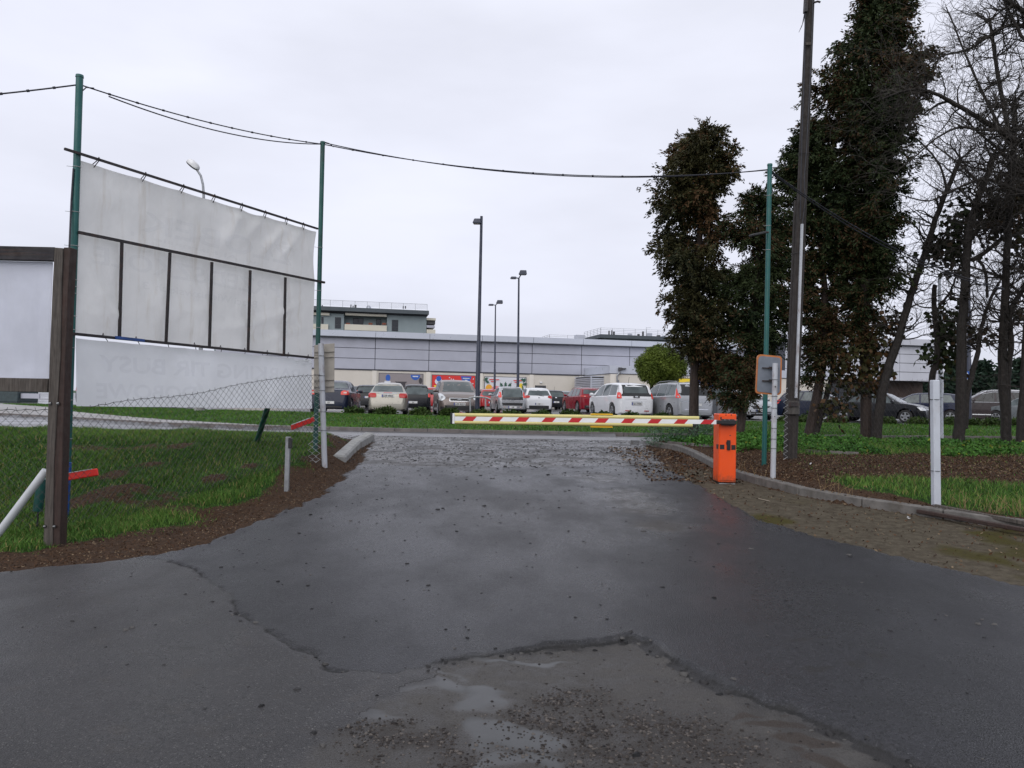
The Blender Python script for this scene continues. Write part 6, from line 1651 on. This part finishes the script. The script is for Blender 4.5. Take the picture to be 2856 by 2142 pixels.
for sg in (-1, 1):
    pts = [];
    for u in (.12, .2, .3, .45, .6, .72): x = (u - .5) * c.L; z = c.be(x) + .01; pts.append((x, sg * (c.gw(x, z) + .012), z))
    MB().tube(pts, .016, 4).build('window_trim', M_CHROME, c.t)
    pts = []
    for u in (.12, .17, .24, .36, .5, .6): x = (u - .5) * c.L; z = c.zt(x) - .075; pts.append((x, sg * (c.gw(x, z) + .012), z))
    MB().tube(pts, .016, 4).build('window_trim', M_CHROME, c.t)
    MB().box((0, sg * (c.W / 2 + .01), .42), (2.0, .03, .05)).build('sill_trim', M_CHROME, c.t)
c = Car('parked_car', 'teal grey car just showing at the right edge behind the last trunks', 'hatch', 4.1, 1.75, 1.48, P_GRY2, (2868, 1182, 41), D(128), 'mid')
rearwin(c); c.side(H3); c.pair('rear', [(.80, .58, .80), (1.0, .6, .80)], M_TAIL, 'tail_lamp'); c.plate('rear', .56, 'LU')
c = Car('parked_car', 'small dark car far behind, above the bonnet of the black car', 'sedan', 4.3, 1.75, 1.46, P_GRY, (2484, 1160, 58), D(150), 'mid')
windscreen(c); rearwin(c, .76, .94, .76); c.side(S3)
c = Car('parked_car', 'maroon car between the dark blue estate and the dark brown sport utility', 'hatch', 4.2, 1.75, 1.50, P_DRD, (2668, 1165, 52), D(150), 'mid')
rearwin(c); c.side(H3); c.pair('rear', [(.80, .58, .80), (1.0, .6, .80)], M_TAIL, 'tail_lamp')

# ================================================================ TREES AND SHRUBS
M_BARK = mat('dark wet bark', (.015, .0115, .010), .85, var=.5, scale=8, dirt=(.034, .027, .022), dirt_amt=.6, dscale=6, bump=.7, bscale=22, stretch=(6, 6, .8))
M_BARKB = mat('brown conifer bark', (.032, .021, .017), .85, var=.45, scale=8, dirt=(.055, .038, .03), dirt_amt=.5, dscale=6, bump=.7, bscale=22, stretch=(6, 6, .8))
M_TWIG = mat('bare twigs', (.026, .021, .017), .8, var=.35, scale=3)
M_THUJA = leafmat('dark conifer sprays', (.011, .021, .010), (.032, .044, .017), (.060, .036, .018), rough=.6)
M_THUJA2 = leafmat('brown tinged conifer sprays', (.015, .020, .010), (.046, .043, .017), (.080, .045, .022), rough=.6)
M_WILLOW = leafmat('willow leaves', (.055, .085, .014), (.125, .165, .028), (.20, .23, .06), rough=.5)
M_JUN = leafmat('juniper sprays', (.020, .040, .012), (.050, .080, .020), (.10, .075, .025))
M_SPRUCE = leafmat('far spruce needles', (.010, .022, .016), (.022, .040, .026), (.045, .045, .022))
M_WEED = leafmat('weed leaves', (.022, .075, .014), (.055, .140, .024), (.19, .22, .03))
def sprays(C, size, seed, droop=.5, per=5, spread=.13, asp=.38, rust=None, dirs=None):
    """C (n,3) clump centres -> many small leaf sprays around each"""
    rs = np.random.RandomState(seed); n = len(C)
    P = np.repeat(C, per, 0) + rs.normal(0, spread, (n * per, 3)); m = len(P)
    u = rs.normal(0, 1, (m, 3)); u[:, 2] = u[:, 2] * .5 - droop
    if dirs is not None: u = u * .55 + np.repeat(dirs, per, 0) * 1.1
    u /= np.linalg.norm(u, axis=1)[:, None]
    v = rs.normal(0, 1, (m, 3)); v -= u * (u * v).sum(1)[:, None]; v /= np.linalg.norm(v, axis=1)[:, None]
    s = (rs.uniform(.6, 1.4, m) * size)[:, None]
    V = np.stack([P, P + u * s * .45 + v * s * asp, P + u * s, P + u * s * .45 - v * s * asp], 1).reshape(-1, 3)
    F = np.arange(m * 4).reshape(-1, 4)
    base = np.repeat(fbm(C[:, 0] * 1.0 + C[:, 2] * 1.3, C[:, 1] + C[:, 2] * .9, 1.1, 3, seed), per)
    t = np.clip(.05 + .75 * base + rs.normal(0, .13, m), 0, 1)
    if rust is not None: t = np.where(rs.rand(m) < np.repeat(rust(C), per), .92, np.minimum(t, .70))
    return V, F, t
def conifer(name, label, Yd, prof, trunk, n, size, m, seed, rust, bark=M_BARKB, r0=.13, per=6, spread=.075, bough=True):
    """prof: (py, xl, xr) silhouette rows read at depth Yd; trunk: px path"""
    rs = np.random.RandomState(seed)
    rows = []
    for py, a, b in prof:
        p = at(a, py, Yd); q = at(b, py, Yd); rows.append(((p.z + q.z) / 2, (p.x + q.x) / 2, (q.x - p.x) / 2))
    rows.sort(); zz = np.array([r[0] for r in rows]); cx = np.array([r[1] for r in rows]); rr = np.array([r[2] for r in rows])
    tp = [at(a, b, Yd) for a, b in trunk]
    t = thing(name, label, 'tree', tp[0], 'evergreens by the drive')
    k = len(tp); MB().tube(tp, [r0 * (1 - .75 * i / (k - 1)) for i in range(k)], 9).build('trunk', bark, t, smooth=True)
    # boughs
    bm_ = MB(); C = []
    DR = []; tz = np.array([p.z for p in tp]); tx = np.array([p.x for p in tp]); ty = np.array([p.y for p in tp])
    zlo, zhi = zz[0], zz[-1]
    nb = int(n * .068)
    for i in range(nb):
        z = zlo + (zhi - zlo) * rs.rand() ** .85
        r = float(np.interp(z, zz, rr)); c = float(np.interp(z, zz, cx)); th = rs.uniform(0, 2 * np.pi)
        lob = .46 + .46 * float(vnoise(np.array([th * 1.1 + seed]), np.array([z * .9]), 1.0, seed)[0]) + .42 * float(vnoise(np.array([th * 2.3 + seed]), np.array([z * 2.6]), 1.0, seed + 5)[0]) + rs.uniform(-.16, .14)
        R_ = max(r * lob * .91 * rs.choice([.75, .95, 1.05, 1.22]), .12)
        if float(vnoise(np.array([th * 1.6 + seed * 2]), np.array([z * 1.5]), 1.0, seed + 9)[0]) < .20: continue
        o = np.array([np.interp(z - R_ * .25, tz, tx), np.interp(z - R_ * .25, tz, ty), z - R_ * .25])
        e = np.array([c + math.cos(th) * R_, Yd + math.sin(th) * min(R_, 1.3), z + R_ * .10 + rs.uniform(-.1, .15)])
        mid = (o + e) / 2 + np.array([0, 0, .06 * R_])
        bm_.tube([o, mid, e], [.018, .011, .004], 4, cap=False)
        bd = (e - o) / np.linalg.norm(e - o)
        for _ in range(int(5 + R_ * 5)):
            f = rs.uniform(.12, 1.0) ** .8
            q0 = (1 - f) ** 2 * o + 2 * f * (1 - f) * mid + f ** 2 * e
            sd_ = bd * .8 + rs.normal(0, .55, 3) + np.array([0, 0, -.45]); sd_ /= np.linalg.norm(sd_)
            ln = rs.uniform(.16, .42); k_n = 12
            tt_ = rs.rand(k_n)[:, None]
            C.append(q0 + sd_ * ln * tt_ + rs.normal(0, .022, (k_n, 3)) - np.array([0, 0, .10]) * tt_ ** 2); DR.append(np.repeat((sd_ + np.array([0, 0, -.25]))[None], k_n, 0))
    bm_.build('branches', M_TWIG, t)['kind'] = 'stuff'
    C = np.concatenate(C)
    V, F, tt = sprays(C, size * .50, seed, per=3, spread=.028, rust=rust, asp=.20, droop=.2, dirs=np.concatenate(DR))
    mesh_np('crown', V, F, m, tt, parent=t, off=np.array(ORIG[t.name]))['kind'] = 'stuff'
    return t
rs_ = np.random.RandomState(5)
def rust_fn(base, zf):
    def f(C):
        nzv = fbm(C[:, 0] * .9 + C[:, 2] * .5, C[:, 2] * 1.1 + C[:, 1], 1.0, 3, 66)
        return np.clip((nzv - .46) * 2.4 + base + (C[:, 2] - zf) * .05, .02, .75)
    return f
conifer('conifer', 'narrow brown tinged conifer left of the teal green pole, standing on a clear trunk', 19.8,
        [(352, 1965, 1988), (375, 1950, 2000), (398, 1895, 2010), (412, 1865, 2018), (425, 1835, 2055), (500, 1822, 2050), (540, 1835, 2030), (570, 1830, 1995), (590, 1812, 2010), (640, 1825, 2050), (700, 1838, 2055), (800, 1840, 2060), (900, 1850, 2065), (960, 1880, 2060), (1000, 1925, 2045), (1040, 1965, 2060), (1075, 1995, 2050)],
        [(1934, 1216), (1936, 1080), (1938, 950), (1945, 800), (1955, 600), (1968, 420), (1975, 350)], 5600, .17, M_THUJA2, 101, rust_fn(.08, 5), r0=.135)
conifer('conifer', 'dark rounded conifer directly behind the teal green pole', 19.0,
        [(540, 2095, 2150), (575, 2060, 2180), (640, 2045, 2210), (720, 2040, 2225), (820, 2035, 2240), (920, 2030, 2225), (980, 2020, 2170), (1040, 2005, 2140), (1090, 2015, 2110), (1120, 2030, 2080)],
        [(2052, 1300), (2062, 1220), (2078, 1100), (2092, 980), (2110, 800), (2120, 600)], 4600, .16, M_THUJA, 102, rust_fn(.06, 5), r0=.13)
conifer('conifer', 'broad dark conifer with two slanting trunks behind the leaning utility pole', 19.3,
        [(350, 2255, 2290), (385, 2210, 2320), (440, 2170, 2340), (500, 2150, 2360), (600, 2165, 2380), (720, 2200, 2380), (820, 2215, 2360), (880, 2235, 2340), (950, 2245, 2340), (1010, 2245, 2320), (1060, 2250, 2290)],
        [(2255, 1225), (2280, 1100), (2300, 980), (2300, 800), (2280, 600), (2270, 400)], 4600, .16, M_THUJA, 103, rust_fn(.04, 5), r0=.14)
conifer('conifer', 'tallest dark conifer, its top leaving the frame right of the utility pole', 19.0,
        [(-60, 2430, 2460), (-20, 2405, 2490), (40, 2385, 2530), (100, 2360, 2555), (150, 2345, 2565), (210, 2310, 2580), (270, 2290, 2580), (330, 2280, 2565), (400, 2270, 2550), (480, 2270, 2535), (560, 2270, 2525), (640, 2290, 2510), (720, 2330, 2500), (770, 2345, 2520), (820, 2355, 2480), (860, 2370, 2450), (920, 2385, 2430), (960, 2395, 2425)],
        [(2417, 1222), (2415, 1100), (2410, 900), (2415, 700), (2430, 400), (2444, 100), (2448, -40)], 9500, .17, M_THUJA, 104, rust_fn(.05, 6), r0=.15)
t = thing('tree_trunk', 'thin slanting trunk leaning right from the foot of the broad dark conifer', 'tree trunk', at(2275, 1225, 19.2))
MB().tube([at(2272, 1222, 19.2), at(2290, 1160, 19.2), (at(2318, 1060, 19.2)), at(2330, 960, 19.3), at(2332, 860, 19.3)], [.085, .075, .065, .055, .03], 8).build('trunk', M_BARK, t, smooth=True)

# bare trees: traced limbs get twigs grown by rule
class Bare:
    def __init__(s, name, label, Yd, root_px, seed):
        s.Y = Yd; s.t = thing(name, label, 'tree', at(root_px[0], root_px[1], Yd), 'bare trees on the right verge'); s.rs = random.Random(seed); s.br = MB(); s.tw = MB(); s.nt = 0; s.leaf = []
    def path(s, px, r0, r1, dy=0, name='limb', n=9, part=True):
        pts = [at(a, b, s.Y + dy * i / max(1, len(px) - 1)) for i, (a, b) in enumerate(px)]
        # smooth
        out = []
        for i in range(len(pts) - 1):
            p0 = pts[max(i - 1, 0)]; p1 = pts[i]; p2 = pts[i + 1]; p3 = pts[min(i + 2, len(pts) - 1)]
            for k in range(4):
                u = k / 4; out.append(.5 * ((2 * p1) + (p2 - p0) * u + (2 * p0 - 5 * p1 + 4 * p2 - p3) * u * u + (3 * p1 - p0 - 3 * p2 + p3) * u ** 3))
        out.append(pts[-1]); m = len(out)
        out = [p + Vector((s.rs.uniform(-1, 1), s.rs.uniform(-1, 1), 0)) * .012 for p in out]
        rr = [r0 + (r1 - r0) * i / (m - 1) for i in range(m)]
        (MB() if part else s.br).tube(out, rr, n).build(name, M_BARK, s.t, smooth=True) if part else s.br.tube(out, rr, 6)
        return out, rr
    def grow(s, p, d, L, r, depth, droop):
        n = max(3, int(L / .10)); pts = [p.copy()]; q = p.copy(); dd = d.normalized()
        wob = .16 + .05 * depth
        for i in range(n):
            dd = (dd + Vector((s.rs.gauss(0, wob), s.rs.gauss(0, wob), s.rs.gauss(0, wob) + droop * .05))).normalized()
            q = q + dd * (L / n); pts.append(q.copy())
        rr = [max(r * (1 - .8 * i / n), .0026) for i in range(n + 1)]
        (s.br if r > .012 else s.tw).tube(pts, rr, 5 if r > .012 else 3, cap=False); s.nt += 1
        if depth > 0 and s.nt < 3600:
            for k in range(2 + int(L * 3.4)):
                i = s.rs.randint(1, n); f = i / n
                dir2 = (pts[i] - pts[i - 1]).normalized(); a = Vector((s.rs.gauss(0, 1), s.rs.gauss(0, 1), s.rs.gauss(0, 1)))
                a = (a - dir2 * a.dot(dir2)).normalized()
                nd = (dir2 * .65 + a * .8).normalized()
                s.grow(pts[i], nd, L * s.rs.uniform(.32, .62), rr[i] * .62, depth - 1, droop)
    def twigs(s, out, rr, every, L, depth, droop=-.4, start=.15, up=.2):
        m = len(out); tot = sum((a - b).length for a, b in zip(out, out[1:])); n = int(tot / every)
        for k in range(n):
            f = start + (1 - start) * s.rs.random(); i = min(int(f * (m - 1)) + 1, m - 1)
            dir2 = (out[i] - out[i - 1]).normalized(); a = Vector((s.rs.gauss(0, 1), s.rs.gauss(0, .7), s.rs.gauss(0, 1) + up))
            a = (a - dir2 * a.dot(dir2)).normalized()
            s.grow(out[i], (dir2 * .5 + a).normalized(), L * s.rs.uniform(.5, 1.15), max(min(rr[i] * .45, .022), .006), depth, droop)
    def done(s):
        if s.br.v: s.br.build('branches', M_BARK, s.t, smooth=True)['kind'] = 'stuff'
        if s.tw.v: o = s.tw.build('twigs', M_TWIG, s.t); o['kind'] = 'stuff'
t = Bare('bare_tree', 'long bare trunk leaning to the right beside the tallest conifer', 18.6, (2446, 1232), 1)
a, r = t.path([(2442, 1236), (2450, 1160), (2462, 1090), (2480, 1020), (2500, 965), (2512, 920), (2535, 840), (2560, 765), (2585, 690), (2610, 610), (2645, 520), (2680, 440)], .125, .05, name='trunk')
t.twigs(a, r, .11, 1.2, 2, start=.4); b, r = t.path([(2640, 530), (2620, 460), (2570, 400), (2510, 360), (2440, 350)], .03, .01, .3); t.twigs(b, r, .14, .7, 2); t.done()
t = Bare('bare_tree', 'broken-topped bare trunk right behind the clean white post', 18.8, (2598, 1245), 2)
a, r = t.path([(2600, 1248), (2600, 1150), (2598, 1060), (2611, 1010), (2614, 960), (2609, 900), (2605, 850), (2607, 795)], .085, .055, name='trunk')
b, r = t.path([(2605, 858), (2580, 858), (2560, 852), (2548, 840), (2545, 815)], .022, .008); t.twigs(b, r, .16, .6, 2, droop=-1)
b, r = t.path([(2618, 850), (2640, 830), (2660, 790), (2675, 750), (2690, 700)], .035, .015); t.twigs(b, r, .16, .7, 2); t.done()
t = Bare('bare_tree', 'thick straight bare trunk with a hollow knot, forking low, behind the parking sign', 17.8, (2676, 1238), 3)
a, r = t.path([(2672, 1246), (2676, 1200), (2680, 1120), (2681, 1020), (2683, 920), (2690, 810), (2696, 720), (2704, 640), (2722, 570), (2750, 500), (2770, 430)], .135, .06, name='trunk')
t.twigs(a, r, .10, 1.3, 2, start=.35)
b, r = t.path([(2690, 1195), (2697, 1100), (2712, 1040), (2727, 980), (2735, 920), (2750, 870), (2768, 820), (2788, 785)], .075, .025); t.twigs(b, r, .2, .8, 2, start=.4)
b, r = t.path([(2712, 725), (2745, 705), (2790, 670), (2830, 655), (2870, 640)], .055, .035); t.twigs(b, r, .2, 1.0, 2)
b, r = t.path([(2728, 722), (2745, 750), (2752, 790), (2753, 830)], .035, .03, name='broken_limb')
t.done()
t = Bare('bare_tree', 'bare trunk splitting into two near the right edge', 17.6, (2806, 1246), 4)
a, r = t.path([(2808, 1250), (2804, 1150), (2797, 1050), (2797, 950), (2802, 850), (2806, 750), (2812, 640), (2820, 520), (2828, 400), (2830, 280)], .115, .05, name='trunk')
t.twigs(a, r, .10, 1.3, 2, start=.3)
b, r = t.path([(2812, 1180), (2812, 1040), (2820, 960), (2816, 890), (2822, 860), (2845, 820), (2870, 780)], .07, .05); t.twigs(b, r, .2, .8, 2); t.done()
t = Bare('bare_tree', 'last bare trunk cut by the right edge of the view', 17.2, (2848, 1250), 5)
a, r = t.path([(2845, 1252), (2852, 1120), (2862, 960), (2880, 700), (2900, 400)], .10, .06, name='trunk'); t.twigs(a, r, .25, 1.0, 2, start=.3); t.done()
# big tree just outside the frame whose limbs arch in
t = Bare('bare_tree', 'large bare tree rooted beyond the right edge whose long limbs arch into the sky', 16.0, (3010, 1260), 6)
a, r = t.path([(3010, 1275), (3005, 1000), (2990, 700), (2985, 500), (2990, 250), (2990, 0), (2980, -250)], .20, .10, name='trunk')
L1, r1 = t.path([(2990, 560), (2920, 470), (2855, 408), (2800, 372), (2740, 335), (2680, 300), (2620, 266), (2570, 250), (2520, 254), (2460, 276)], .085, .012, -.4, 'limb')
L2, r2 = t.path([(2985, 560), (2900, 500), (2855, 482), (2815, 452), (2780, 410), (2740, 380), (2690, 330), (2650, 300)], .055, .012, .4, 'limb')
L3, r3 = t.path([(2990, 150), (2900, 90), (2855, 74), (2810, 72), (2760, 100), (2700, 138), (2625, 158), (2560, 200)], .06, .01, .2, 'limb')
L4, r4 = t.path([(2990, 60), (2880, 40), (2820, 10), (2780, -20)], .07, .03, -.3, 'limb')
L5, r5 = t.path([(2990, 420), (2900, 365), (2820, 360), (2740, 362), (2680, 355), (2620, 380), (2560, 430), (2500, 480)], .045, .010, -.5, 'limb')
L6, r6 = t.path([(2990, 640), (2900, 560), (2820, 525), (2740, 500), (2660, 530), (2590, 560), (2500, 540)], .05, .010, .5, 'limb')
L7, r7 = t.path([(2990, 330), (2920, 200), (2870, 60), (2850, -60)], .05, .02, -.2, 'limb')
L8, r8 = t.path([(2790, -60), (2800, 0), (2830, 60), (2856, 110), (2900, 140)], .02, .04, -.2, 'limb')
for L_, rr_ in ((L1, r1), (L2, r2), (L3, r3), (L4, r4), (L5, r5), (L6, r6), (L7, r7)): t.twigs(L_, rr_, .105, 1.35, 2, start=.12, up=.3)
t.done()
t = Bare('bare_tree', 'finely twigged bare tree further back filling the gap right of the tallest conifer', 22.5, (2930, 1240), 7)
a, r = t.path([(2930, 1240), (2900, 900), (2860, 600), (2800, 300), (2760, 60)], .13, .04, name='trunk'); t.twigs(a, r, .10, 1.8, 2, start=.3)
b, r = t.path([(2870, 700), (2780, 560), (2690, 470), (2600, 400)], .06, .015); t.twigs(b, r, .10, 1.4, 2)
b, r = t.path([(2890, 860), (2800, 780), (2700, 740), (2600, 700)], .05, .015); t.twigs(b, r, .10, 1.2, 2)
b, r = t.path([(2830, 430), (2740, 260), (2680, 120), (2640, 20)], .05, .015); t.twigs(b, r, .12, 1.2, 2); t.done()
# wisps of evergreen hanging among the bare trees
def wisps(label, Yd, spots, n, size, m, seed, rust):
    rs = np.random.RandomState(seed); C = []
    t = thing('evergreen_branch', label, 'tree branch', at(spots[0][0], spots[0][1], Yd), 'evergreen sprays among the bare trees'); mb = MB()
    for (px, py, rx, ry) in spots:
        k = int(n * rx * ry / 4200)
        c = rs.normal(0, 1, (k, 3)) * np.array([rx, 30, ry]) * Yd / FPX * .5; p = at(px, py, Yd); C.append(c + np.array(p))
        for _ in range(3):
            mb.tube([p + Vector((rs.normal() * rx * Yd / FPX * .5, 0, ry * Yd / FPX * .5)), p, p + Vector((rs.normal() * rx * Yd / FPX * .6, rs.normal() * .1, -ry * Yd / FPX * .6))], [.012, .008, .003], 4)
    V, F, tt = sprays(np.concatenate(C), size, seed, per=4, spread=.09, droop=.9, rust=rust)
    mesh_np('foliage', V, F, m, tt, parent=t, off=np.array(ORIG[t.name]))['kind'] = 'stuff'; mb.build('stem', M_TWIG, t)['kind'] = 'stuff'
wisps('ragged dark evergreen sprays hanging between the two thick bare trunks', 18.9, [(2650, 690, 60, 70), (2640, 900, 40, 60), (2650, 960, 45, 60), (2600, 995, 30, 18), (2690, 620, 50, 60), (2630, 1010, 30, 30)], 120, .14, M_THUJA, 201, lambda C: np.full(len(C), .12))
wisps('rusty evergreen sprays at the right edge above the parked cars', 18.3, [(2820, 560, 60, 70), (2850, 680, 30, 60), (2770, 610, 50, 50), (2840, 870, 25, 30), (2780, 940, 25, 20), (2720, 930, 25, 20), (2850, 470, 30, 60)], 110, .14, M_THUJA2, 202, lambda C: np.full(len(C), .45))
wisps('thin brownish evergreen sprays between the tallest conifer and the leaning trunk', 18.9, [(2370, 1060, 60, 50), (2430, 1040, 45, 60), (2400, 960, 50, 50), (2450, 960, 40, 40), (2340, 1000, 40, 50), (2480, 900, 30, 40), (2330, 1130, 40, 30)], 120, .13, M_THUJA2, 203, lambda C: np.full(len(C), .3))

# round willow
t = thing('round_tree', 'round clipped yellow green tree behind the white people carrier', 'tree', at(1816, 1150, 42))
p = at(1817, 1150, 42); p.z = PARK_Z - .05; q = at(1818, 1062, 42)
MB().tube([p, q, q + Vector((.05, 0, .6))], [.13, .10, .06], 8).build('trunk', M_BARK, t, smooth=True)
rs = np.random.RandomState(9); cc = np.array(at(1843, 1020, 42)); n = 9000
u = rs.normal(0, 1, (n, 3)); u /= np.linalg.norm(u, axis=1)[:, None]
rad = (rs.rand(n) ** .30) * (.74 + .46 * fbm(u[:, 0] * 2 + 5, u[:, 2] * 2 + u[:, 1] + 3, 1.6, 3, 8))
C = cc + u * rad[:, None] * np.array([1.38, 1.3, 1.05])
V, F, tt = sprays(C, .12, 10, droop=.55, per=5, spread=.05, asp=.16)
mesh_np('crown', V, F, M_WILLOW, tt * .85, parent=t, off=np.array(ORIG[t.name]))['kind'] = 'stuff'
bmx = MB()
for k in range(16):
    a = rs.uniform(0, 6.28); e = Vector(cc) + Vector((math.cos(a) * 1.0, math.sin(a) * 1.0, rs.uniform(-.3, .7))); bmx.tube([q, q.lerp(e, .5) + Vector((0, 0, .2)), e], [.04, .02, .006], 4)
bmx.build('branches', M_BARK, t)['kind'] = 'stuff'
# yellow blossom twig cluster by the sign is weeds; juniper shrubs along the car park edge
jp = [(989, 1142), (1076, 1146), (1173, 1149), (1254, 1151), (1341, 1151), (1430, 1153), (1511, 1154), (1590, 1155), (1680, 1156), (1760, 1158), (1850, 1160), (2200, 1176), (2250, 1178), (2330, 1180), (2470, 1184), (2562, 1184), (2650, 1186), (2715, 1184), (2765, 1184), (2835, 1186)]
names = ['left of the champagne coupe', 'under the champagne coupe', 'before the small black hatchback', 'before the taupe car', 'at the foot of the tallest lamp post', 'before the small silver hatchback', 'before the white rounded hatchback', 'before the gap left of the dark red crossover',
         'before the dark red crossover', 'before the white people carrier', 'before the silver people carrier', 'right of the white wired post', 'left of the slanting conifer trunks', 'between the slanting conifer trunks and the tallest conifer', 'before the black car with the lit bonnet', 'before the dark blue estate', 'right of the clean white post',
         'before the dark brown car, front wheel', 'before the dark brown car, rear wheel', 'at the right edge before the teal grey car']
for i, ((px, py), nm) in enumerate(zip(jp, names)):
    Yj = float(Yp(at(px, py, 31.5).x)) - .1; p = at(px, py, Yj); g0 = float(G(p.x, p.y)); rs = np.random.RandomState(300 + i)
    t = thing('juniper', 'low shrub on the car park edge, ' + nm, 'shrub', (p.x, p.y, g0), 'low shrubs along the car park edge')
    n = 170; a = rs.uniform(0, 6.28, n); rr_ = rs.rand(n) ** .5 * rs.uniform(.34, .46)
    hh_ = rs.uniform(.20, .30)
    C = np.stack([p.x + np.cos(a) * rr_, p.y + np.sin(a) * rr_ * .7, g0 + .03 + hh_ * (1 - (rr_ / .5) ** 2) * rs.rand(n) ** .6], -1)
    V, F, tt = sprays(C, .11, 400 + i, droop=-.5, per=5, spread=.045, asp=.3)
    mesh_np('foliage', V, F, M_JUN, tt, parent=t, off=np.array(ORIG[t.name]))['kind'] = 'stuff'
    MB().tube([(p.x, p.y, g0 - .05), (p.x, p.y, g0 + .12)], .02, 5).build('stem', M_BARK, t)
# far spruces on the right
fx = [(2665, 1020, 46), (2700, 1040, 40), (2745, 1012, 44), (2775, 1040, 36), (2800, 1025, 40), (2848, 1005, 34), (2880, 1030, 44), (2920, 1000, 40), (2640, 1052, 34), (2725, 1050, 40), (2826, 1050, 40), (2600, 1060, 36), (2560, 1066, 34)]
fl = ['left', 'second', 'tall middle', 'short middle', 'narrow', 'pointed', 'edge', 'outermost', 'low left', 'low middle', 'low right', 'half hidden', 'hidden']
for i, (px, py, wd) in enumerate(fx):
    Yf = 118 + (i % 4) * 5; top = at(px, py, Yf); base_z = .8; H_ = top.z - base_z; rs = np.random.RandomState(500 + i)
    t = thing('spruce', '%s dark spruce in the far belt beyond the car park on the right' % fl[i], 'tree', (top.x, Yf, base_z), 'far spruces beyond the car park')
    n = 700; f = rs.rand(n) ** .75; z = base_z + H_ * f; r_ = wd * Yf / FPX * (1.06 - f) * (.55 + .5 * rs.rand(n)); a = rs.uniform(0, 6.28, n)
    C = np.stack([top.x + np.cos(a) * r_, Yf + np.sin(a) * r_, z - r_ * .2], -1)
    V, F, tt = sprays(C, .85, 600 + i, droop=.5, per=4, spread=.3, asp=.3)
    mesh_np('crown', V, F, M_SPRUCE, tt, parent=t, off=np.array(ORIG[t.name]))['kind'] = 'stuff'
    MB().tube([(top.x, Yf, base_z - .3), (top.x, Yf, base_z + H_ * .95)], [.25, .05], 6).build('trunk', M_BARK, t)
# weeds on the near verge (right): leafy ground cover
rs = np.random.RandomState(77)
n = 15000; x = rs.uniform(3.4, 15, n); y = rs.uniform(15.2, 19.2, n)
kx = np.interp(y, [15, 17, 18.4, 19.2], [4.3, 4.2, 3.7, 3.4]); dn = fbm(x, y, 1.1, 3, 71)
keep = (x > kx + rs.rand(n) * .3) & (dn > .36); x = x[keep]; y = y[keep]; dn = dn[keep]
hgt = rs.rand(len(x)) * (.03 + .26 * np.clip(dn - .36, 0, 1)) * (1 + .5 * (x < 5.6))
C = np.stack([x, y, G(x, y) + .02 + hgt], -1)
V, F, tt = sprays(C, .055, 78, droop=-.3, per=3, spread=.03, asp=.42)
tt = np.where(rs.rand(len(tt)) < .015, .95, np.minimum(tt, .70))
tag(mesh_np('weeds', V, F, M_WEED, tt), 'thick low green weeds along the verge behind the orange cabinet and under the trees', 'weeds', kind='stuff')
n = 500; x = rs.uniform(3.3, 4.9, n); y = rs.uniform(18.2, 19.2, n); C = np.stack([x, y, G(x, y) + .05 + rs.rand(n) * .4], -1)
V, F, tt = sprays(C, .10, 79, droop=-.6, per=3, spread=.05, asp=.10)
tag(mesh_np('tall_weeds', V, F, leafmat('grey green weeds', (.04, .075, .045), (.075, .12, .08)), tt), 'taller grey green weeds at the corner where the verge meets the road', 'weeds', kind='stuff')
# dry stalks at the right kerb
rs2 = random.Random(4); mb = MB()
for k in range(70):
    px = rs2.choice([2690, 2790, 2840, 2080, 2310]) + rs2.gauss(0, 28); p = hit(px, 1405 + (px - 2500) * .1 if px > 2500 else 1330 + (px - 2080) * .2); p.z = float(G(p.x, p.y)); q = p + Vector((rs2.gauss(0, .08), rs2.gauss(0, .05), rs2.uniform(.08, .24)))
    mb.tube([p, p.lerp(q, .5) + Vector((0, 0, .02)), q], .0022, 3)
tag(mb.build('dry_stalks', mat('dry straw', (.22, .15, .07), .8)), 'dry straw stalks poking up behind the right kerb', 'dry grass', kind='stuff')
